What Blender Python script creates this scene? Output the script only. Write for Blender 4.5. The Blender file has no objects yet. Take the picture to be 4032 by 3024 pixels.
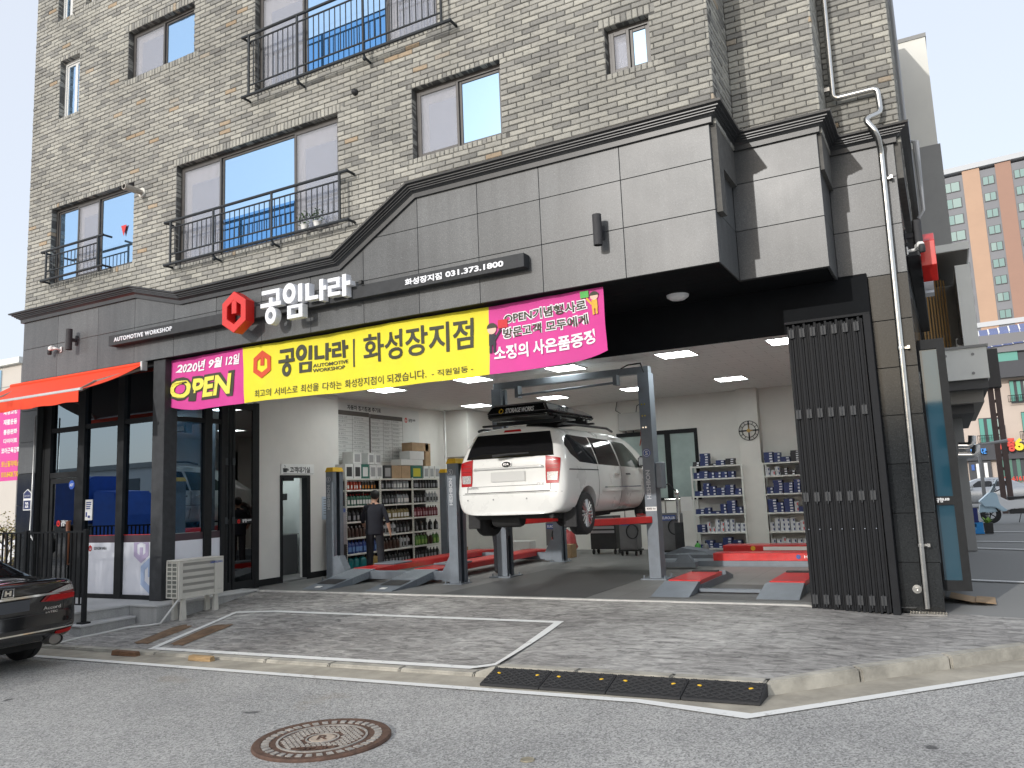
import bpy, bmesh, math, random
from mathutils import Vector, Matrix
from mathutils.bvhtree import BVHTree
random.seed(11)
PI = math.pi
SC = bpy.context.scene
COL = SC.collection
# ------------------------------------------------------------------ camera
def cam_axes(yaw, pitch, roll):
    cy, sy, cp, sp = math.cos(yaw), math.sin(yaw), math.cos(pitch), math.sin(pitch)
    fwd = Vector((-sy*cp, cy*cp, sp)); right = Vector((cy, sy, 0)); up = right.cross(fwd)
    return right*math.cos(roll)+up*math.sin(roll), -right*math.sin(roll)+up*math.cos(roll), fwd
CR, CU, CF = cam_axes(math.radians(28.2337), math.radians(7.8683), math.radians(-2.3724))
CP = Vector((0, 0, 1.5))
cam = bpy.data.cameras.new('camera'); camo = bpy.data.objects.new('camera', cam); COL.objects.link(camo)
cam.sensor_width = 36; cam.lens = 3150/4032*36; cam.clip_end = 2000; cam.clip_start = .05
m = Matrix.Identity(4)
for i in range(3):
    m[i][0] = CR[i]; m[i][1] = CU[i]; m[i][2] = -CF[i]; m[i][3] = CP[i]
camo.matrix_world = m
SC.camera = camo
# ------------------------------------------------------------------ sky, sun, exposure
SUN = Vector((.21, 1, -.40)).normalized()
w = bpy.data.worlds.new('World'); SC.world = w; w.use_nodes = True
nt = w.node_tree; nt.nodes.clear()
wo = nt.nodes.new('ShaderNodeOutputWorld'); bg = nt.nodes.new('ShaderNodeBackground'); sk = nt.nodes.new('ShaderNodeTexSky')
sk.sky_type = 'NISHITA'; sk.sun_disc = False
sk.sun_elevation = math.asin(-SUN.z); sk.sun_rotation = math.atan2(-SUN.x, -SUN.y)
sk.air_density = 1.0; sk.dust_density = 3.0; sk.ozone_density = 1.6; sk.altitude = 60
bg.inputs[1].default_value = .15
hz = nt.nodes.new('ShaderNodeMix'); hz.data_type = 'RGBA'; hz.inputs[0].default_value = .68   # thin white veil over the whole sky
hz.inputs[7].default_value = (5.0, 5.25, 5.7, 1); nt.links.new(sk.outputs[0], hz.inputs[6])
nt.links.new(hz.outputs[2], bg.inputs[0]); nt.links.new(bg.outputs[0], wo.inputs[0])
sl = bpy.data.lights.new('sun', 'SUN'); so = bpy.data.objects.new('sun', sl); COL.objects.link(so)
sl.energy = 1.7; sl.angle = math.radians(.8); sl.color = (1, .975, .94)
so.rotation_euler = SUN.to_track_quat('-Z', 'Y').to_euler(); so.location = (-5, -20, 20)
SC.view_settings.view_transform = 'Standard'; SC.view_settings.look = 'None'
SC.view_settings.exposure = .46; SC.view_settings.gamma = 1; SC.view_settings.use_curve_mapping = False
SC.render.engine = 'CYCLES'
SC.cycles.max_bounces = 8; SC.cycles.transparent_max_bounces = 12
SC.cycles.use_denoising = True
# ------------------------------------------------------------------ helpers
def ray(u, v):            # photo pixel (2212 wide) -> direction
    s = 4032/2212
    return CR*((u*s-2016)/3150) - CU*((v*s-1512)/3150) + CF
def PY(u, v, y):          # point on plane Y = y
    d = ray(u, v); return CP + d*((y-CP.y)/d.y)
def PXX(u, v, x):
    d = ray(u, v); return CP + d*((x-CP.x)/d.x)
def wloc(o):
    p = Vector((0, 0, 0))
    while o is not None:
        p = p + o.location; o = o.parent
    return p
def tag(o, label, cat, group=None, kind=None):
    o['label'] = label; o['category'] = cat
    if group: o['group'] = group
    if kind: o['kind'] = kind
    return o
def thing(name, label, cat, loc=(0, 0, 0), group=None):
    o = bpy.data.objects.new(name, None); COL.objects.link(o); o.location = loc; o.empty_display_size = .1
    return tag(o, label, cat, group)
def link(name, me, parent=None):
    o = bpy.data.objects.new(name, me); COL.objects.link(o)
    if parent is not None: o.parent = parent
    return o
def copy_tree(o, parent=None):
    c = o.copy(); COL.objects.link(c); c.parent = parent
    for ch in list(o.children): copy_tree(ch, c)
    return c
class MB:
    def __init__(s): s.v = []; s.f = []; s.m = []; s.xf = None
    def add(s, vs, fs, mi=0):
        n = len(s.v)
        if s.xf is not None: vs = [tuple(s.xf @ Vector(p)) for p in vs]
        s.v += [tuple(p) for p in vs]; s.f += [tuple(n+i for i in f) for f in fs]; s.m += [mi]*len(fs)
        return s
    def box(s, x0, x1, y0, y1, z0, z1, mi=0):
        if x0 > x1: x0, x1 = x1, x0
        if y0 > y1: y0, y1 = y1, y0
        if z0 > z1: z0, z1 = z1, z0
        return s.add([(x0,y0,z0),(x1,y0,z0),(x1,y1,z0),(x0,y1,z0),(x0,y0,z1),(x1,y0,z1),(x1,y1,z1),(x0,y1,z1)],
              [(0,3,2,1),(4,5,6,7),(0,1,5,4),(1,2,6,5),(2,3,7,6),(3,0,4,7)], mi)
    def hexa(s, bot, top, mi=0):   # four bottom points, four top points
        return s.add(list(bot)+list(top), [(0,3,2,1),(4,5,6,7),(0,1,5,4),(1,2,6,5),(2,3,7,6),(3,0,4,7)], mi)
    def prism(s, poly, axis, a, b, mi=0):
        P = {'x': lambda p, t: (t, p[0], p[1]), 'y': lambda p, t: (p[0], t, p[1]), 'z': lambda p, t: (p[0], p[1], t)}[axis]
        n = len(poly); vs = [P(p, a) for p in poly]+[P(p, b) for p in poly]
        fs = [tuple(range(n)), tuple(range(2*n-1, n-1, -1))]+[(i, i+n, (i+1) % n+n, (i+1) % n) for i in range(n)]
        return s.add(vs, fs, mi)
    def ring(s, outer, inner, axis, a, b, mi=0):
        P = {'x': lambda p, t: (t, p[0], p[1]), 'y': lambda p, t: (p[0], t, p[1]), 'z': lambda p, t: (p[0], p[1], t)}[axis]
        n = len(outer); vs = [P(p, a) for p in outer]+[P(p, a) for p in inner]+[P(p, b) for p in outer]+[P(p, b) for p in inner]; fs = []
        for i in range(n):
            j = (i+1) % n
            fs += [(i, j, n+j, n+i), (2*n+i, 3*n+i, 3*n+j, 2*n+j), (i, 2*n+i, 2*n+j, j), (n+i, n+j, 3*n+j, 3*n+i)]
        return s.add(vs, fs, mi)
    def tube(s, pts, r, n=8, mi=0, cap=True):
        pts = [Vector(p) for p in pts]; k = len(pts); rs = r if isinstance(r, (list, tuple)) else [r]*k
        ref = None; vs = []; fs = []
        for i, p in enumerate(pts):
            d = (pts[min(i+1, k-1)]-pts[max(i-1, 0)]).normalized()
            if ref is None: ref = Vector((0, 0, 1)) if abs(d.z) < .9 else Vector((1, 0, 0))
            a = d.cross(ref).normalized(); b = a.cross(d).normalized(); ref = b
            sc = 1.
            if 0 < i < k-1:
                c = (pts[i]-pts[i-1]).normalized().dot(d); sc = 1/max(c, .5)
            for j in range(n):
                t = 2*PI*j/n; vs.append(p+(a*math.cos(t)+b*math.sin(t))*rs[i]*(sc if n > 4 else sc))
        for i in range(k-1):
            for j in range(n):
                fs.append((i*n+j, i*n+(j+1) % n, (i+1)*n+(j+1) % n, (i+1)*n+j))
        if cap: fs += [tuple(range(n-1, -1, -1)), tuple((k-1)*n+j for j in range(n))]
        return s.add(vs, fs, mi)
    def cyl(s, p0, p1, r0, r1=None, n=16, mi=0):
        return s.tube([p0, p1], [r0, r0 if r1 is None else r1], n, mi)
    def lathe(s, prof, o=(0, 0, 0), axis='z', n=16, mi=0, cap=True):
        vs = []; fs = []; k = len(prof)
        for r, h in prof:
            for j in range(n):
                t = 2*PI*j/n; c, q = r*math.cos(t), r*math.sin(t)
                p = {'z': (c, q, h), 'y': (c, h, q), 'x': (h, c, q)}[axis]
                vs.append((o[0]+p[0], o[1]+p[1], o[2]+p[2]))
        for i in range(k-1):
            for j in range(n): fs.append((i*n+j, i*n+(j+1) % n, (i+1)*n+(j+1) % n, (i+1)*n+j))
        if cap: fs += [tuple(range(n-1, -1, -1)), tuple((k-1)*n+j for j in range(n))]
        return s.add(vs, fs, mi)
    def sphere(s, o, r, sq=(1, 1, 1), n=12, mi=0):
        h = n//2; return s.add(*_uv(o, r, sq, n, h), mi)
    def mesh(s, me, xf=None, mi=0):
        vs = [v.co.copy() for v in me.vertices]
        if xf is not None: vs = [xf @ v for v in vs]
        return s.add(vs, [tuple(p.vertices) for p in me.polygons], mi)
    def build(s, name, mat, parent=None, bevel=0, smooth=False, kind=None, seg=1, autos=None):
        me = bpy.data.meshes.new(name)
        if parent is not None: o0 = wloc(parent)
        else:
            xs = [p[0] for p in s.v]; ys = [p[1] for p in s.v]; zs = [p[2] for p in s.v]
            o0 = Vector(((min(xs)+max(xs))/2, (min(ys)+max(ys))/2, min(zs)))
        me.from_pydata([(p[0]-o0[0], p[1]-o0[1], p[2]-o0[2]) for p in s.v], [], s.f)
        for mm in (mat if isinstance(mat, (list, tuple)) else [mat]): me.materials.append(mm)
        if isinstance(mat, (list, tuple)): me.polygons.foreach_set('material_index', s.m)
        bm = bmesh.new(); bm.from_mesh(me)
        bmesh.ops.recalc_face_normals(bm, faces=bm.faces)
        if bevel:
            es = [e for e in bm.edges if len(e.link_faces) == 2 and e.calc_face_angle(0) > .5]
            bmesh.ops.bevel(bm, geom=es, offset=bevel, segments=seg, affect='EDGES', clamp_overlap=True)
        bm.to_mesh(me); bm.free()
        if smooth:
            me.polygons.foreach_set('use_smooth', [True]*len(me.polygons))
            if autos is not None: me.set_sharp_from_angle(angle=math.radians(autos))
        me.update()
        o = link(name, me, parent)
        if parent is None: o.location = o0
        if kind: o['kind'] = kind
        return o
def _uv(o, r, sq, n, h):
    vs = [(o[0], o[1], o[2]-r*sq[2])]; fs = []
    for i in range(1, h):
        t = -PI/2+PI*i/h
        for j in range(n):
            a = 2*PI*j/n; vs.append((o[0]+r*sq[0]*math.cos(t)*math.cos(a), o[1]+r*sq[1]*math.cos(t)*math.sin(a), o[2]+r*sq[2]*math.sin(t)))
    vs.append((o[0], o[1], o[2]+r*sq[2])); top = len(vs)-1
    for j in range(n): fs.append((0, 1+(j+1) % n, 1+j)); fs.append((top, 1+(h-2)*n+j, 1+(h-2)*n+(j+1) % n))
    for i in range(h-2):
        for j in range(n): fs.append((1+i*n+j, 1+i*n+(j+1) % n, 1+(i+1)*n+(j+1) % n, 1+(i+1)*n+j))
    return vs, fs
def ngon(cx, cy, r, n, a0=0, sx=1, sy=1): return [(cx+sx*r*math.cos(a0+2*PI*i/n), cy+sy*r*math.sin(a0+2*PI*i/n)) for i in range(n)]
# text -> flat mesh fitted in a rectangle; facing -Y unless a matrix is given
_tc = {}
def text_mesh(body, bold=0., ext=0., shear=0., space=1.):
    k = (body, bold, ext, shear, space)
    if k not in _tc:
        cu = bpy.data.curves.new('t', 'FONT'); cu.body = body; cu.size = 1; cu.offset = bold; cu.extrude = ext; cu.shear = shear
        cu.space_character = space; cu.resolution_u = 3; cu.align_x = 'LEFT'
        ob = bpy.data.objects.new('t', cu); COL.objects.link(ob)
        dg = bpy.context.evaluated_depsgraph_get()
        me = bpy.data.meshes.new_from_object(ob.evaluated_get(dg)); bpy.data.objects.remove(ob); bpy.data.curves.remove(cu)
        xs = [v.co.x for v in me.vertices] or [0, 1]; ys = [v.co.y for v in me.vertices] or [0, 1]
        _tc[k] = (me, min(xs), max(xs), min(ys), max(ys))
    return _tc[k]
def put_text(mb, body, x0, x1, z0, z1, y, bold=0., depth=0., shear=0., mi=0, fn=None, face='-y', space=1.):
    me, a, b, c, d = text_mesh(body, bold, .5 if depth else 0, shear, space)
    vs = []
    for v in me.vertices:
        px = x0+(v.co.x-a)/(b-a)*(x1-x0); pz = z0+(v.co.y-c)/(d-c)*(z1-z0); pd = (v.co.z-.5)*depth if depth else 0
        if face == '-y': p = (px, y+(-pd-depth) if depth else y, pz)
        elif face == '+x': p = (y+pd+depth if depth else y, px, pz)
        elif face == 'z': p = (px, pz, y+(pd+depth if depth else 0))
        else: p = face(px, pz, pd)
        vs.append(fn(*p) if fn else p)
    return mb.add(vs, [tuple(p.vertices) for p in me.polygons], mi)
# the four-syllable sign word drawn from strokes (unit box 4.2 x 1)
def word(mb, x0, z0, wd, ht, y0, y1, mi=0, fn=None):
    k = wd/4.18
    X = lambda u: x0+u*k
    Z = lambda v: z0+v*ht
    def B(a, b, c, d): mb.box(X(a), X(b), y0, y1, Z(c), Z(d), mi)
    def O(cx, cz, R, r):
        mb.ring(ngon(X(cx), Z(cz), 1, 20, 0, R*k, R*ht), ngon(X(cx), Z(cz), 1, 20, 0, r*k, r*ht), 'y', y0, y1, mi)
    n0 = len(mb.v)
    B(.06, .94, .87, 1.); B(.77, .94, .62, .87); B(.42, .6, .61, .76); B(0, 1.0, .48, .61); O(.5, .21, .27, .11)
    O(1.4, .77, .31, .13); B(1.82, 2.02, .46, 1.0)
    B(1.3, 2.02, .3, .4); B(1.3, 2.02, 0, .11); B(1.3, 1.48, .11, .3); B(1.84, 2.02, .11, .3)
    B(2.16, 2.34, .55, .96); B(2.16, 2.74, .44, .56); B(2.8, 2.98, .36, 1.0); B(2.98, 3.12, .66, .79)
    B(3.18, 3.72, .85, .96); B(3.56, 3.72, .75, .85); B(3.18, 3.72, .65, .75); B(3.18, 3.35, .54, .65); B(3.18, 3.74, .43, .54); B(3.82, 4.0, .36, 1.0); B(4.0, 4.18, .66, .79)
    if fn:
        for i in range(n0, len(mb.v)): mb.v[i] = fn(*mb.v[i])
def hexlogo(mb, cx, cz, R, y0, y1, mi=0, fn=None, sx=.87):
    n0 = len(mb.v); o = ngon(cx, cz, R, 6, PI/2, sx*1.03, 1); i_ = ngon(cx, cz, R*.58, 6, PI/2, sx*1.03, 1)
    mb.ring(o, i_, 'y', y0, y1, mi)
    mb.box(cx-.16*R, cx+.16*R, y0+(y1-y0)*.02, y1-(y1-y0)*.02, cz-.08*R, cz+.62*R, mi)
    if fn:
        for i in range(n0, len(mb.v)): mb.v[i] = fn(*mb.v[i])
# ------------------------------------------------------------------ materials
MT = {}
def NT(mat): return mat.node_tree.nodes, mat.node_tree.links
def M(name, col, rough=.5, metal=0., var=.0, scale=6., bump=0., spec=.5, coat=0., detail=4, bscale=None, emit=None, stretch=None):
    if name in MT: return MT[name]
    mt = bpy.data.materials.new(name); mt.use_nodes = True; N, L = NT(mt); b = N['Principled BSDF']
    b.inputs['Base Color'].default_value = (*col, 1); b.inputs['Roughness'].default_value = rough; b.inputs['Metallic'].default_value = metal
    b.inputs['Specular IOR Level'].default_value = spec; b.inputs['Coat Weight'].default_value = coat; b.inputs['Coat Roughness'].default_value = .05
    if emit: b.inputs['Emission Color'].default_value = (*emit[:3], 1); b.inputs['Emission Strength'].default_value = emit[3]
    if var or bump:
        tc = N.new('ShaderNodeTexCoord'); src = tc.outputs['Object']
        if stretch:
            mp = N.new('ShaderNodeMapping'); mp.inputs['Scale'].default_value = stretch; L.new(src, mp.inputs[0]); src = mp.outputs[0]
    if var:
        nz = N.new('ShaderNodeTexNoise'); nz.inputs['Scale'].default_value = scale; nz.inputs['Detail'].default_value = detail; nz.inputs['Roughness'].default_value = .65
        L.new(src, nz.inputs['Vector'])
        rp = N.new('ShaderNodeValToRGB'); e = rp.color_ramp.elements
        e[0].position = .3; e[1].position = .7
        e[0].color = (*[c*(1-var) for c in col], 1); e[1].color = (*[min(1, c*(1+var)) for c in col], 1)
        L.new(nz.outputs[0], rp.inputs[0]); L.new(rp.outputs[0], b.inputs['Base Color'])
        mr = N.new('ShaderNodeMapRange'); mr.inputs[3].default_value = max(.02, rough-.08); mr.inputs[4].default_value = min(1, rough+.1)
        L.new(nz.outputs[0], mr.inputs[0]); L.new(mr.outputs[0], b.inputs['Roughness'])
    if bump:
        n2 = N.new('ShaderNodeTexNoise'); n2.inputs['Scale'].default_value = bscale or scale*6; n2.inputs['Detail'].default_value = 5
        L.new(src, n2.inputs['Vector']); bp = N.new('ShaderNodeBump'); bp.inputs['Strength'].default_value = bump; bp.inputs['Distance'].default_value = .01
        L.new(n2.outputs[0], bp.inputs['Height']); L.new(bp.outputs[0], b.inputs['Normal'])
    MT[name] = mt; return mt
def glass(name, tint, refl=.12, rough=.0, gcol=(1, 1, 1)):
    if name in MT: return MT[name]
    mt = bpy.data.materials.new(name); mt.use_nodes = True; N, L = NT(mt); N.remove(N['Principled BSDF']); out = N['Material Output']
    t = N.new('ShaderNodeBsdfTransparent'); t.inputs[0].default_value = (*tint, 1)
    g = N.new('ShaderNodeBsdfGlossy'); g.inputs['Color'].default_value = (*gcol, 1); g.inputs['Roughness'].default_value = rough
    lw = N.new('ShaderNodeLayerWeight'); lw.inputs[0].default_value = .35
    mr = N.new('ShaderNodeMapRange'); mr.inputs[3].default_value = refl; mr.inputs[4].default_value = 1.; L.new(lw.outputs['Fresnel'], mr.inputs[0])
    mx = N.new('ShaderNodeMixShader'); L.new(mr.outputs[0], mx.inputs[0]); L.new(t.outputs[0], mx.inputs[1]); L.new(g.outputs[0], mx.inputs[2]); L.new(mx.outputs[0], out.inputs[0])
    MT[name] = mt; return mt
def granite(name, lo, hi, fleck, rough, spec=.5):
    mt = M(name, lo, rough, spec=spec); N, L = NT(mt); b = N['Principled BSDF']
    tc = N.new('ShaderNodeTexCoord'); src = tc.outputs['Object']
    big = N.new('ShaderNodeTexNoise'); big.inputs['Scale'].default_value = .9; big.inputs['Detail'].default_value = 5
    fine = N.new('ShaderNodeTexNoise'); fine.inputs['Scale'].default_value = 75; fine.inputs['Detail'].default_value = 3; fine.inputs['Roughness'].default_value = .8
    for n in (big, fine): L.new(src, n.inputs['Vector'])
    rp = N.new('ShaderNodeValToRGB'); e = rp.color_ramp.elements; e[0].position = .32; e[0].color = (*lo, 1); e[1].position = .62; e[1].color = (*hi, 1)
    x = e.new(.74); x.color = (*fleck, 1); L.new(fine.outputs[0], rp.inputs[0])
    mx = N.new('ShaderNodeMix'); mx.data_type = 'RGBA'; mx.blend_type = 'MULTIPLY'; mx.inputs[0].default_value = .6
    r2 = N.new('ShaderNodeValToRGB'); r2.color_ramp.elements[0].position = .3; r2.color_ramp.elements[0].color = (.6, .6, .6, 1); r2.color_ramp.elements[1].position = .7; r2.color_ramp.elements[1].color = (1.15, 1.15, 1.12, 1)
    L.new(big.outputs[0], r2.inputs[0]); L.new(rp.outputs[0], mx.inputs[6]); L.new(r2.outputs[0], mx.inputs[7])
    oi = N.new('ShaderNodeObjectInfo'); pr = N.new('ShaderNodeMapRange'); pr.inputs[3].default_value = .86; pr.inputs[4].default_value = 1.12; L.new(oi.outputs['Random'], pr.inputs[0])   # slab-to-slab tone
    mp = N.new('ShaderNodeMapping'); mp.inputs['Scale'].default_value = (7, 7, .35); L.new(src, mp.inputs[0]); sn = N.new('ShaderNodeTexNoise'); sn.inputs['Scale'].default_value = 1.3; sn.inputs['Detail'].default_value = 5; L.new(mp.outputs[0], sn.inputs['Vector'])
    sr = N.new('ShaderNodeMapRange'); sr.inputs[1].default_value = .35; sr.inputs[2].default_value = .7; sr.inputs[3].default_value = 1.06; sr.inputs[4].default_value = .86; L.new(sn.outputs[0], sr.inputs[0])   # rain streaks
    mu = N.new('ShaderNodeMath'); mu.operation = 'MULTIPLY'; L.new(pr.outputs[0], mu.inputs[0]); L.new(sr.outputs[0], mu.inputs[1])
    m3 = N.new('ShaderNodeVectorMath'); m3.operation = 'SCALE'; L.new(mx.outputs[2], m3.inputs[0]); L.new(mu.outputs[0], m3.inputs['Scale']); L.new(m3.outputs[0], b.inputs['Base Color'])
    mr = N.new('ShaderNodeMapRange'); mr.inputs[3].default_value = rough*.75; mr.inputs[4].default_value = rough*1.3; L.new(big.outputs[0], mr.inputs[0]); L.new(mr.outputs[0], b.inputs['Roughness'])
    bp = N.new('ShaderNodeBump'); bp.inputs['Strength'].default_value = .15; bp.inputs['Distance'].default_value = .003; L.new(fine.outputs[0], bp.inputs['Height']); L.new(bp.outputs[0], b.inputs['Normal'])
    return mt
BLACK = M('black_metal', (.016, .017, .018), .62, .0, .25, 9, .05, spec=.22)
BLACKP = M('black_plastic', (.02, .02, .021), .5, 0, .2, 12)
RAILM = M('rail_paint', (.035, .04, .045), .55, .1, .2, 14, .05, spec=.3)
DGREY = M('dark_grey_paint', (.045, .047, .05), .62, 0, .2, 8, spec=.25)
WHITE = M('white_paint', (.78, .78, .76), .5, 0, .06, 4)
WALLW = M('plaster_white', (.72, .70, .66), .85, 0, .05, 1.2, .08, bscale=60)
CEIL = M('ceiling_tile_white', (.66, .65, .63), .9, 0, .04, 2)
STEEL = M('stainless', (.62, .61, .58), .22, 1., .12, 5)
CHROME = M('chrome', (.8, .8, .8), .08, 1.)
RUBBER = M('rubber', (.022, .022, .023), .75, 0, .3, 25, .3)
LIFTG = M('lift_grey', (.17, .195, .225), .5, .1, .12, 5, .05)
LIFTR = M('lift_red', (.55, .02, .02), .35, 0, .15, 5, .05, coat=.2)
YELP = M('yellow_plastic', (.75, .45, .02), .5, 0, .1, 9)
CARD = M('cardboard', (.38, .26, .15), .85, 0, .15, 8, .1)
REDS = M('red_sign', (.62, .02, .015), .35, 0, .08, 5, coat=.2)
SIGNW = M('sign_white', (.82, .83, .86), .4, 0, .04, 5)
GRAN = granite('granite_grey', (.066, .069, .072), (.124, .129, .133), (.28, .285, .29), .38)
GRAND = granite('granite_dark_polished', (.010, .0115, .0125), (.030, .033, .035), (.085, .09, .09), .1, .45)
CORN = granite('granite_cornice', (.03, .032, .035), (.06, .062, .066), (.13, .13, .13), .35)
STEPM = granite('granite_step', (.28, .28, .28), (.42, .42, .41), (.6, .6, .58), .6)
FRAME = M('window_frame_brown', (.075, .07, .066), .4, .1, .15, 6)
# ------------------------------------------------------------------ ground
def roadz(x): return -.22+.013*(max(-32, min(1.5, x))+1.5)
def lerp(a, b, t): return a+(b-a)*max(0., min(1., t))
def kerbh(x):
    if x < -11.2: return lerp(.1, .03, (x+11.9)/.5)
    return lerp(.035, .11, (x+4.3)/.25)
def kerby(x): return 6.95 if x < -1.5 else 6.95+(x+1.5)*1.04
def fcz(x, y):
    yf = kerby(x)+.15; t = (y-yf)/max(.3, 10.55-yf)
    tt = max(0., min(1., t)); dip = .075*4*tt*(1-tt)*max(0., min(1., (-9.2-x)/1.5))
    return lerp(roadz(x)+kerbh(x), lerp(0, -.06, (x+1.6)/.9), t)-dip
def sheet(name, mat, xs, ysf, zf, kind='structure', ny=12):
    mb = MB(); cols = []
    for x in xs:
        a, b = ysf(x); cols.append([(x, a+(b-a)*j/ny) for j in range(ny+1)])
    vs = [(x, y, zf(x, y)) for c in cols for x, y in c]; n = ny+1
    fs = [(i*n+j, (i+1)*n+j, (i+1)*n+j+1, i*n+j+1) for i in range(len(xs)-1) for j in range(ny)]
    mb.add(vs, fs); o = mb.build(name, mat, smooth=True); o['kind'] = kind; return o
def frange(a, b, n): return [a+(b-a)*i/n for i in range(n+1)]
# asphalt
def asphalt():
    mt = M('asphalt', (.14, .14, .138), .9); N, L = NT(mt); b = N['Principled BSDF']
    tc = N.new('ShaderNodeTexCoord'); s = tc.outputs['Object']
    def noise(sc, d=4, r=.6):
        n = N.new('ShaderNodeTexNoise'); n.inputs['Scale'].default_value = sc; n.inputs['Detail'].default_value = d; n.inputs['Roughness'].default_value = r; L.new(s, n.inputs['Vector']); return n.outputs[0]
    def ramp(i, p0, c0, p1, c1):
        r = N.new('ShaderNodeValToRGB'); e = r.color_ramp.elements; e[0].position = p0; e[0].color = (*c0, 1); e[1].position = p1; e[1].color = (*c1, 1); L.new(i, r.inputs[0]); return r.outputs[0]
    def mix(f, a, c, mode='MIX'):
        x = N.new('ShaderNodeMix'); x.data_type = 'RGBA'; x.blend_type = mode
        if isinstance(f, float): x.inputs[0].default_value = f
        else: L.new(f, x.inputs[0])
        for i, q in ((6, a), (7, c)):
            if isinstance(q, tuple): x.inputs[i].default_value = (*q, 1)
            else: L.new(q, x.inputs[i])
        return x.outputs[2]
    vor = N.new('ShaderNodeTexVoronoi'); vor.inputs['Scale'].default_value = 85; L.new(s, vor.inputs['Vector'])
    ag = ramp(vor.outputs['Color'], .1, (.18, .178, .172), .85, (.53, .525, .505))
    c = mix(ramp(noise(.7, 5), .35, (.8, .8, .8), .7, (1.1, 1.1, 1.09)), ag, ag)
    c = mix(.8, ag, ramp(noise(.55, 6, .7), .3, (.68, .68, .68), .72, (1.12, 1.11, 1.09)), 'MULTIPLY')
    c = mix(ramp(noise(2.6, 2, .4), .715, (0, 0, 0), .745, (.8, .8, .8)), c, (.045, .045, .047))
    c = mix(ramp(noise(.9, 3, .5), .70, (0, 0, 0), .80, (.45, .45, .45)), c, (.25, .19, .11))
    L.new(c, b.inputs['Base Color'])
    bp = N.new('ShaderNodeBump'); bp.inputs['Strength'].default_value = .6; bp.inputs['Distance'].default_value = .006; L.new(vor.outputs['Distance'], bp.inputs['Height']); L.new(bp.outputs[0], b.inputs['Normal'])
    return mt
xs = [-260, -120, -60, -32]+frange(-30, 1.5, 21)+[10, 40, 120, 260]
sheet('road', asphalt(), xs, lambda x: (-160, 420), lambda x, y: roadz(x), ny=10)
# concrete gutter between the white line and the kerb
CONC = M('concrete_tan', (.36, .33, .27), .9, 0, .28, 2.2, .35, bscale=45)
KERBM = M('kerb_concrete', (.37, .35, .30), .88, 0, .32, 3.5, .35, bscale=30)
def off(x, d):            # a line parallel to the kerb, d in front of it
    return kerby(x)-d*(1 if x < -1.5 else 1.44)
gx = frange(-26, -1.5, 26)+frange(-1.2, 5.4, 16)
sheet('gutter', CONC, gx, lambda x: (off(x, .42), off(x, -.02)), lambda x, y: roadz(x)+.004, ny=2)
LINE = M('road_paint', (.74, .74, .72), .75, 0, .12, 3, .3, bscale=70)
def paint_worn():
    mt = M('road_paint_worn', (.72, .72, .7), .8); N, L = NT(mt); b = N['Principled BSDF']; tc = N.new('ShaderNodeTexCoord')
    n = N.new('ShaderNodeTexNoise'); n.inputs['Scale'].default_value = 9; n.inputs['Detail'].default_value = 6; n.inputs['Roughness'].default_value = .75; L.new(tc.outputs['Object'], n.inputs['Vector'])
    r = N.new('ShaderNodeValToRGB'); e = r.color_ramp.elements; e[0].position = .3; e[0].color = (.3, .29, .27, 1); e[1].position = .42; e[1].color = (.74, .74, .71, 1); L.new(n.outputs[0], r.inputs[0]); L.new(r.outputs[0], b.inputs['Base Color'])
    return mt
sheet('edge_line', paint_worn(), gx, lambda x: (off(x, .49), off(x, .385)), lambda x, y: roadz(x)+.009, ny=1)
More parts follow.
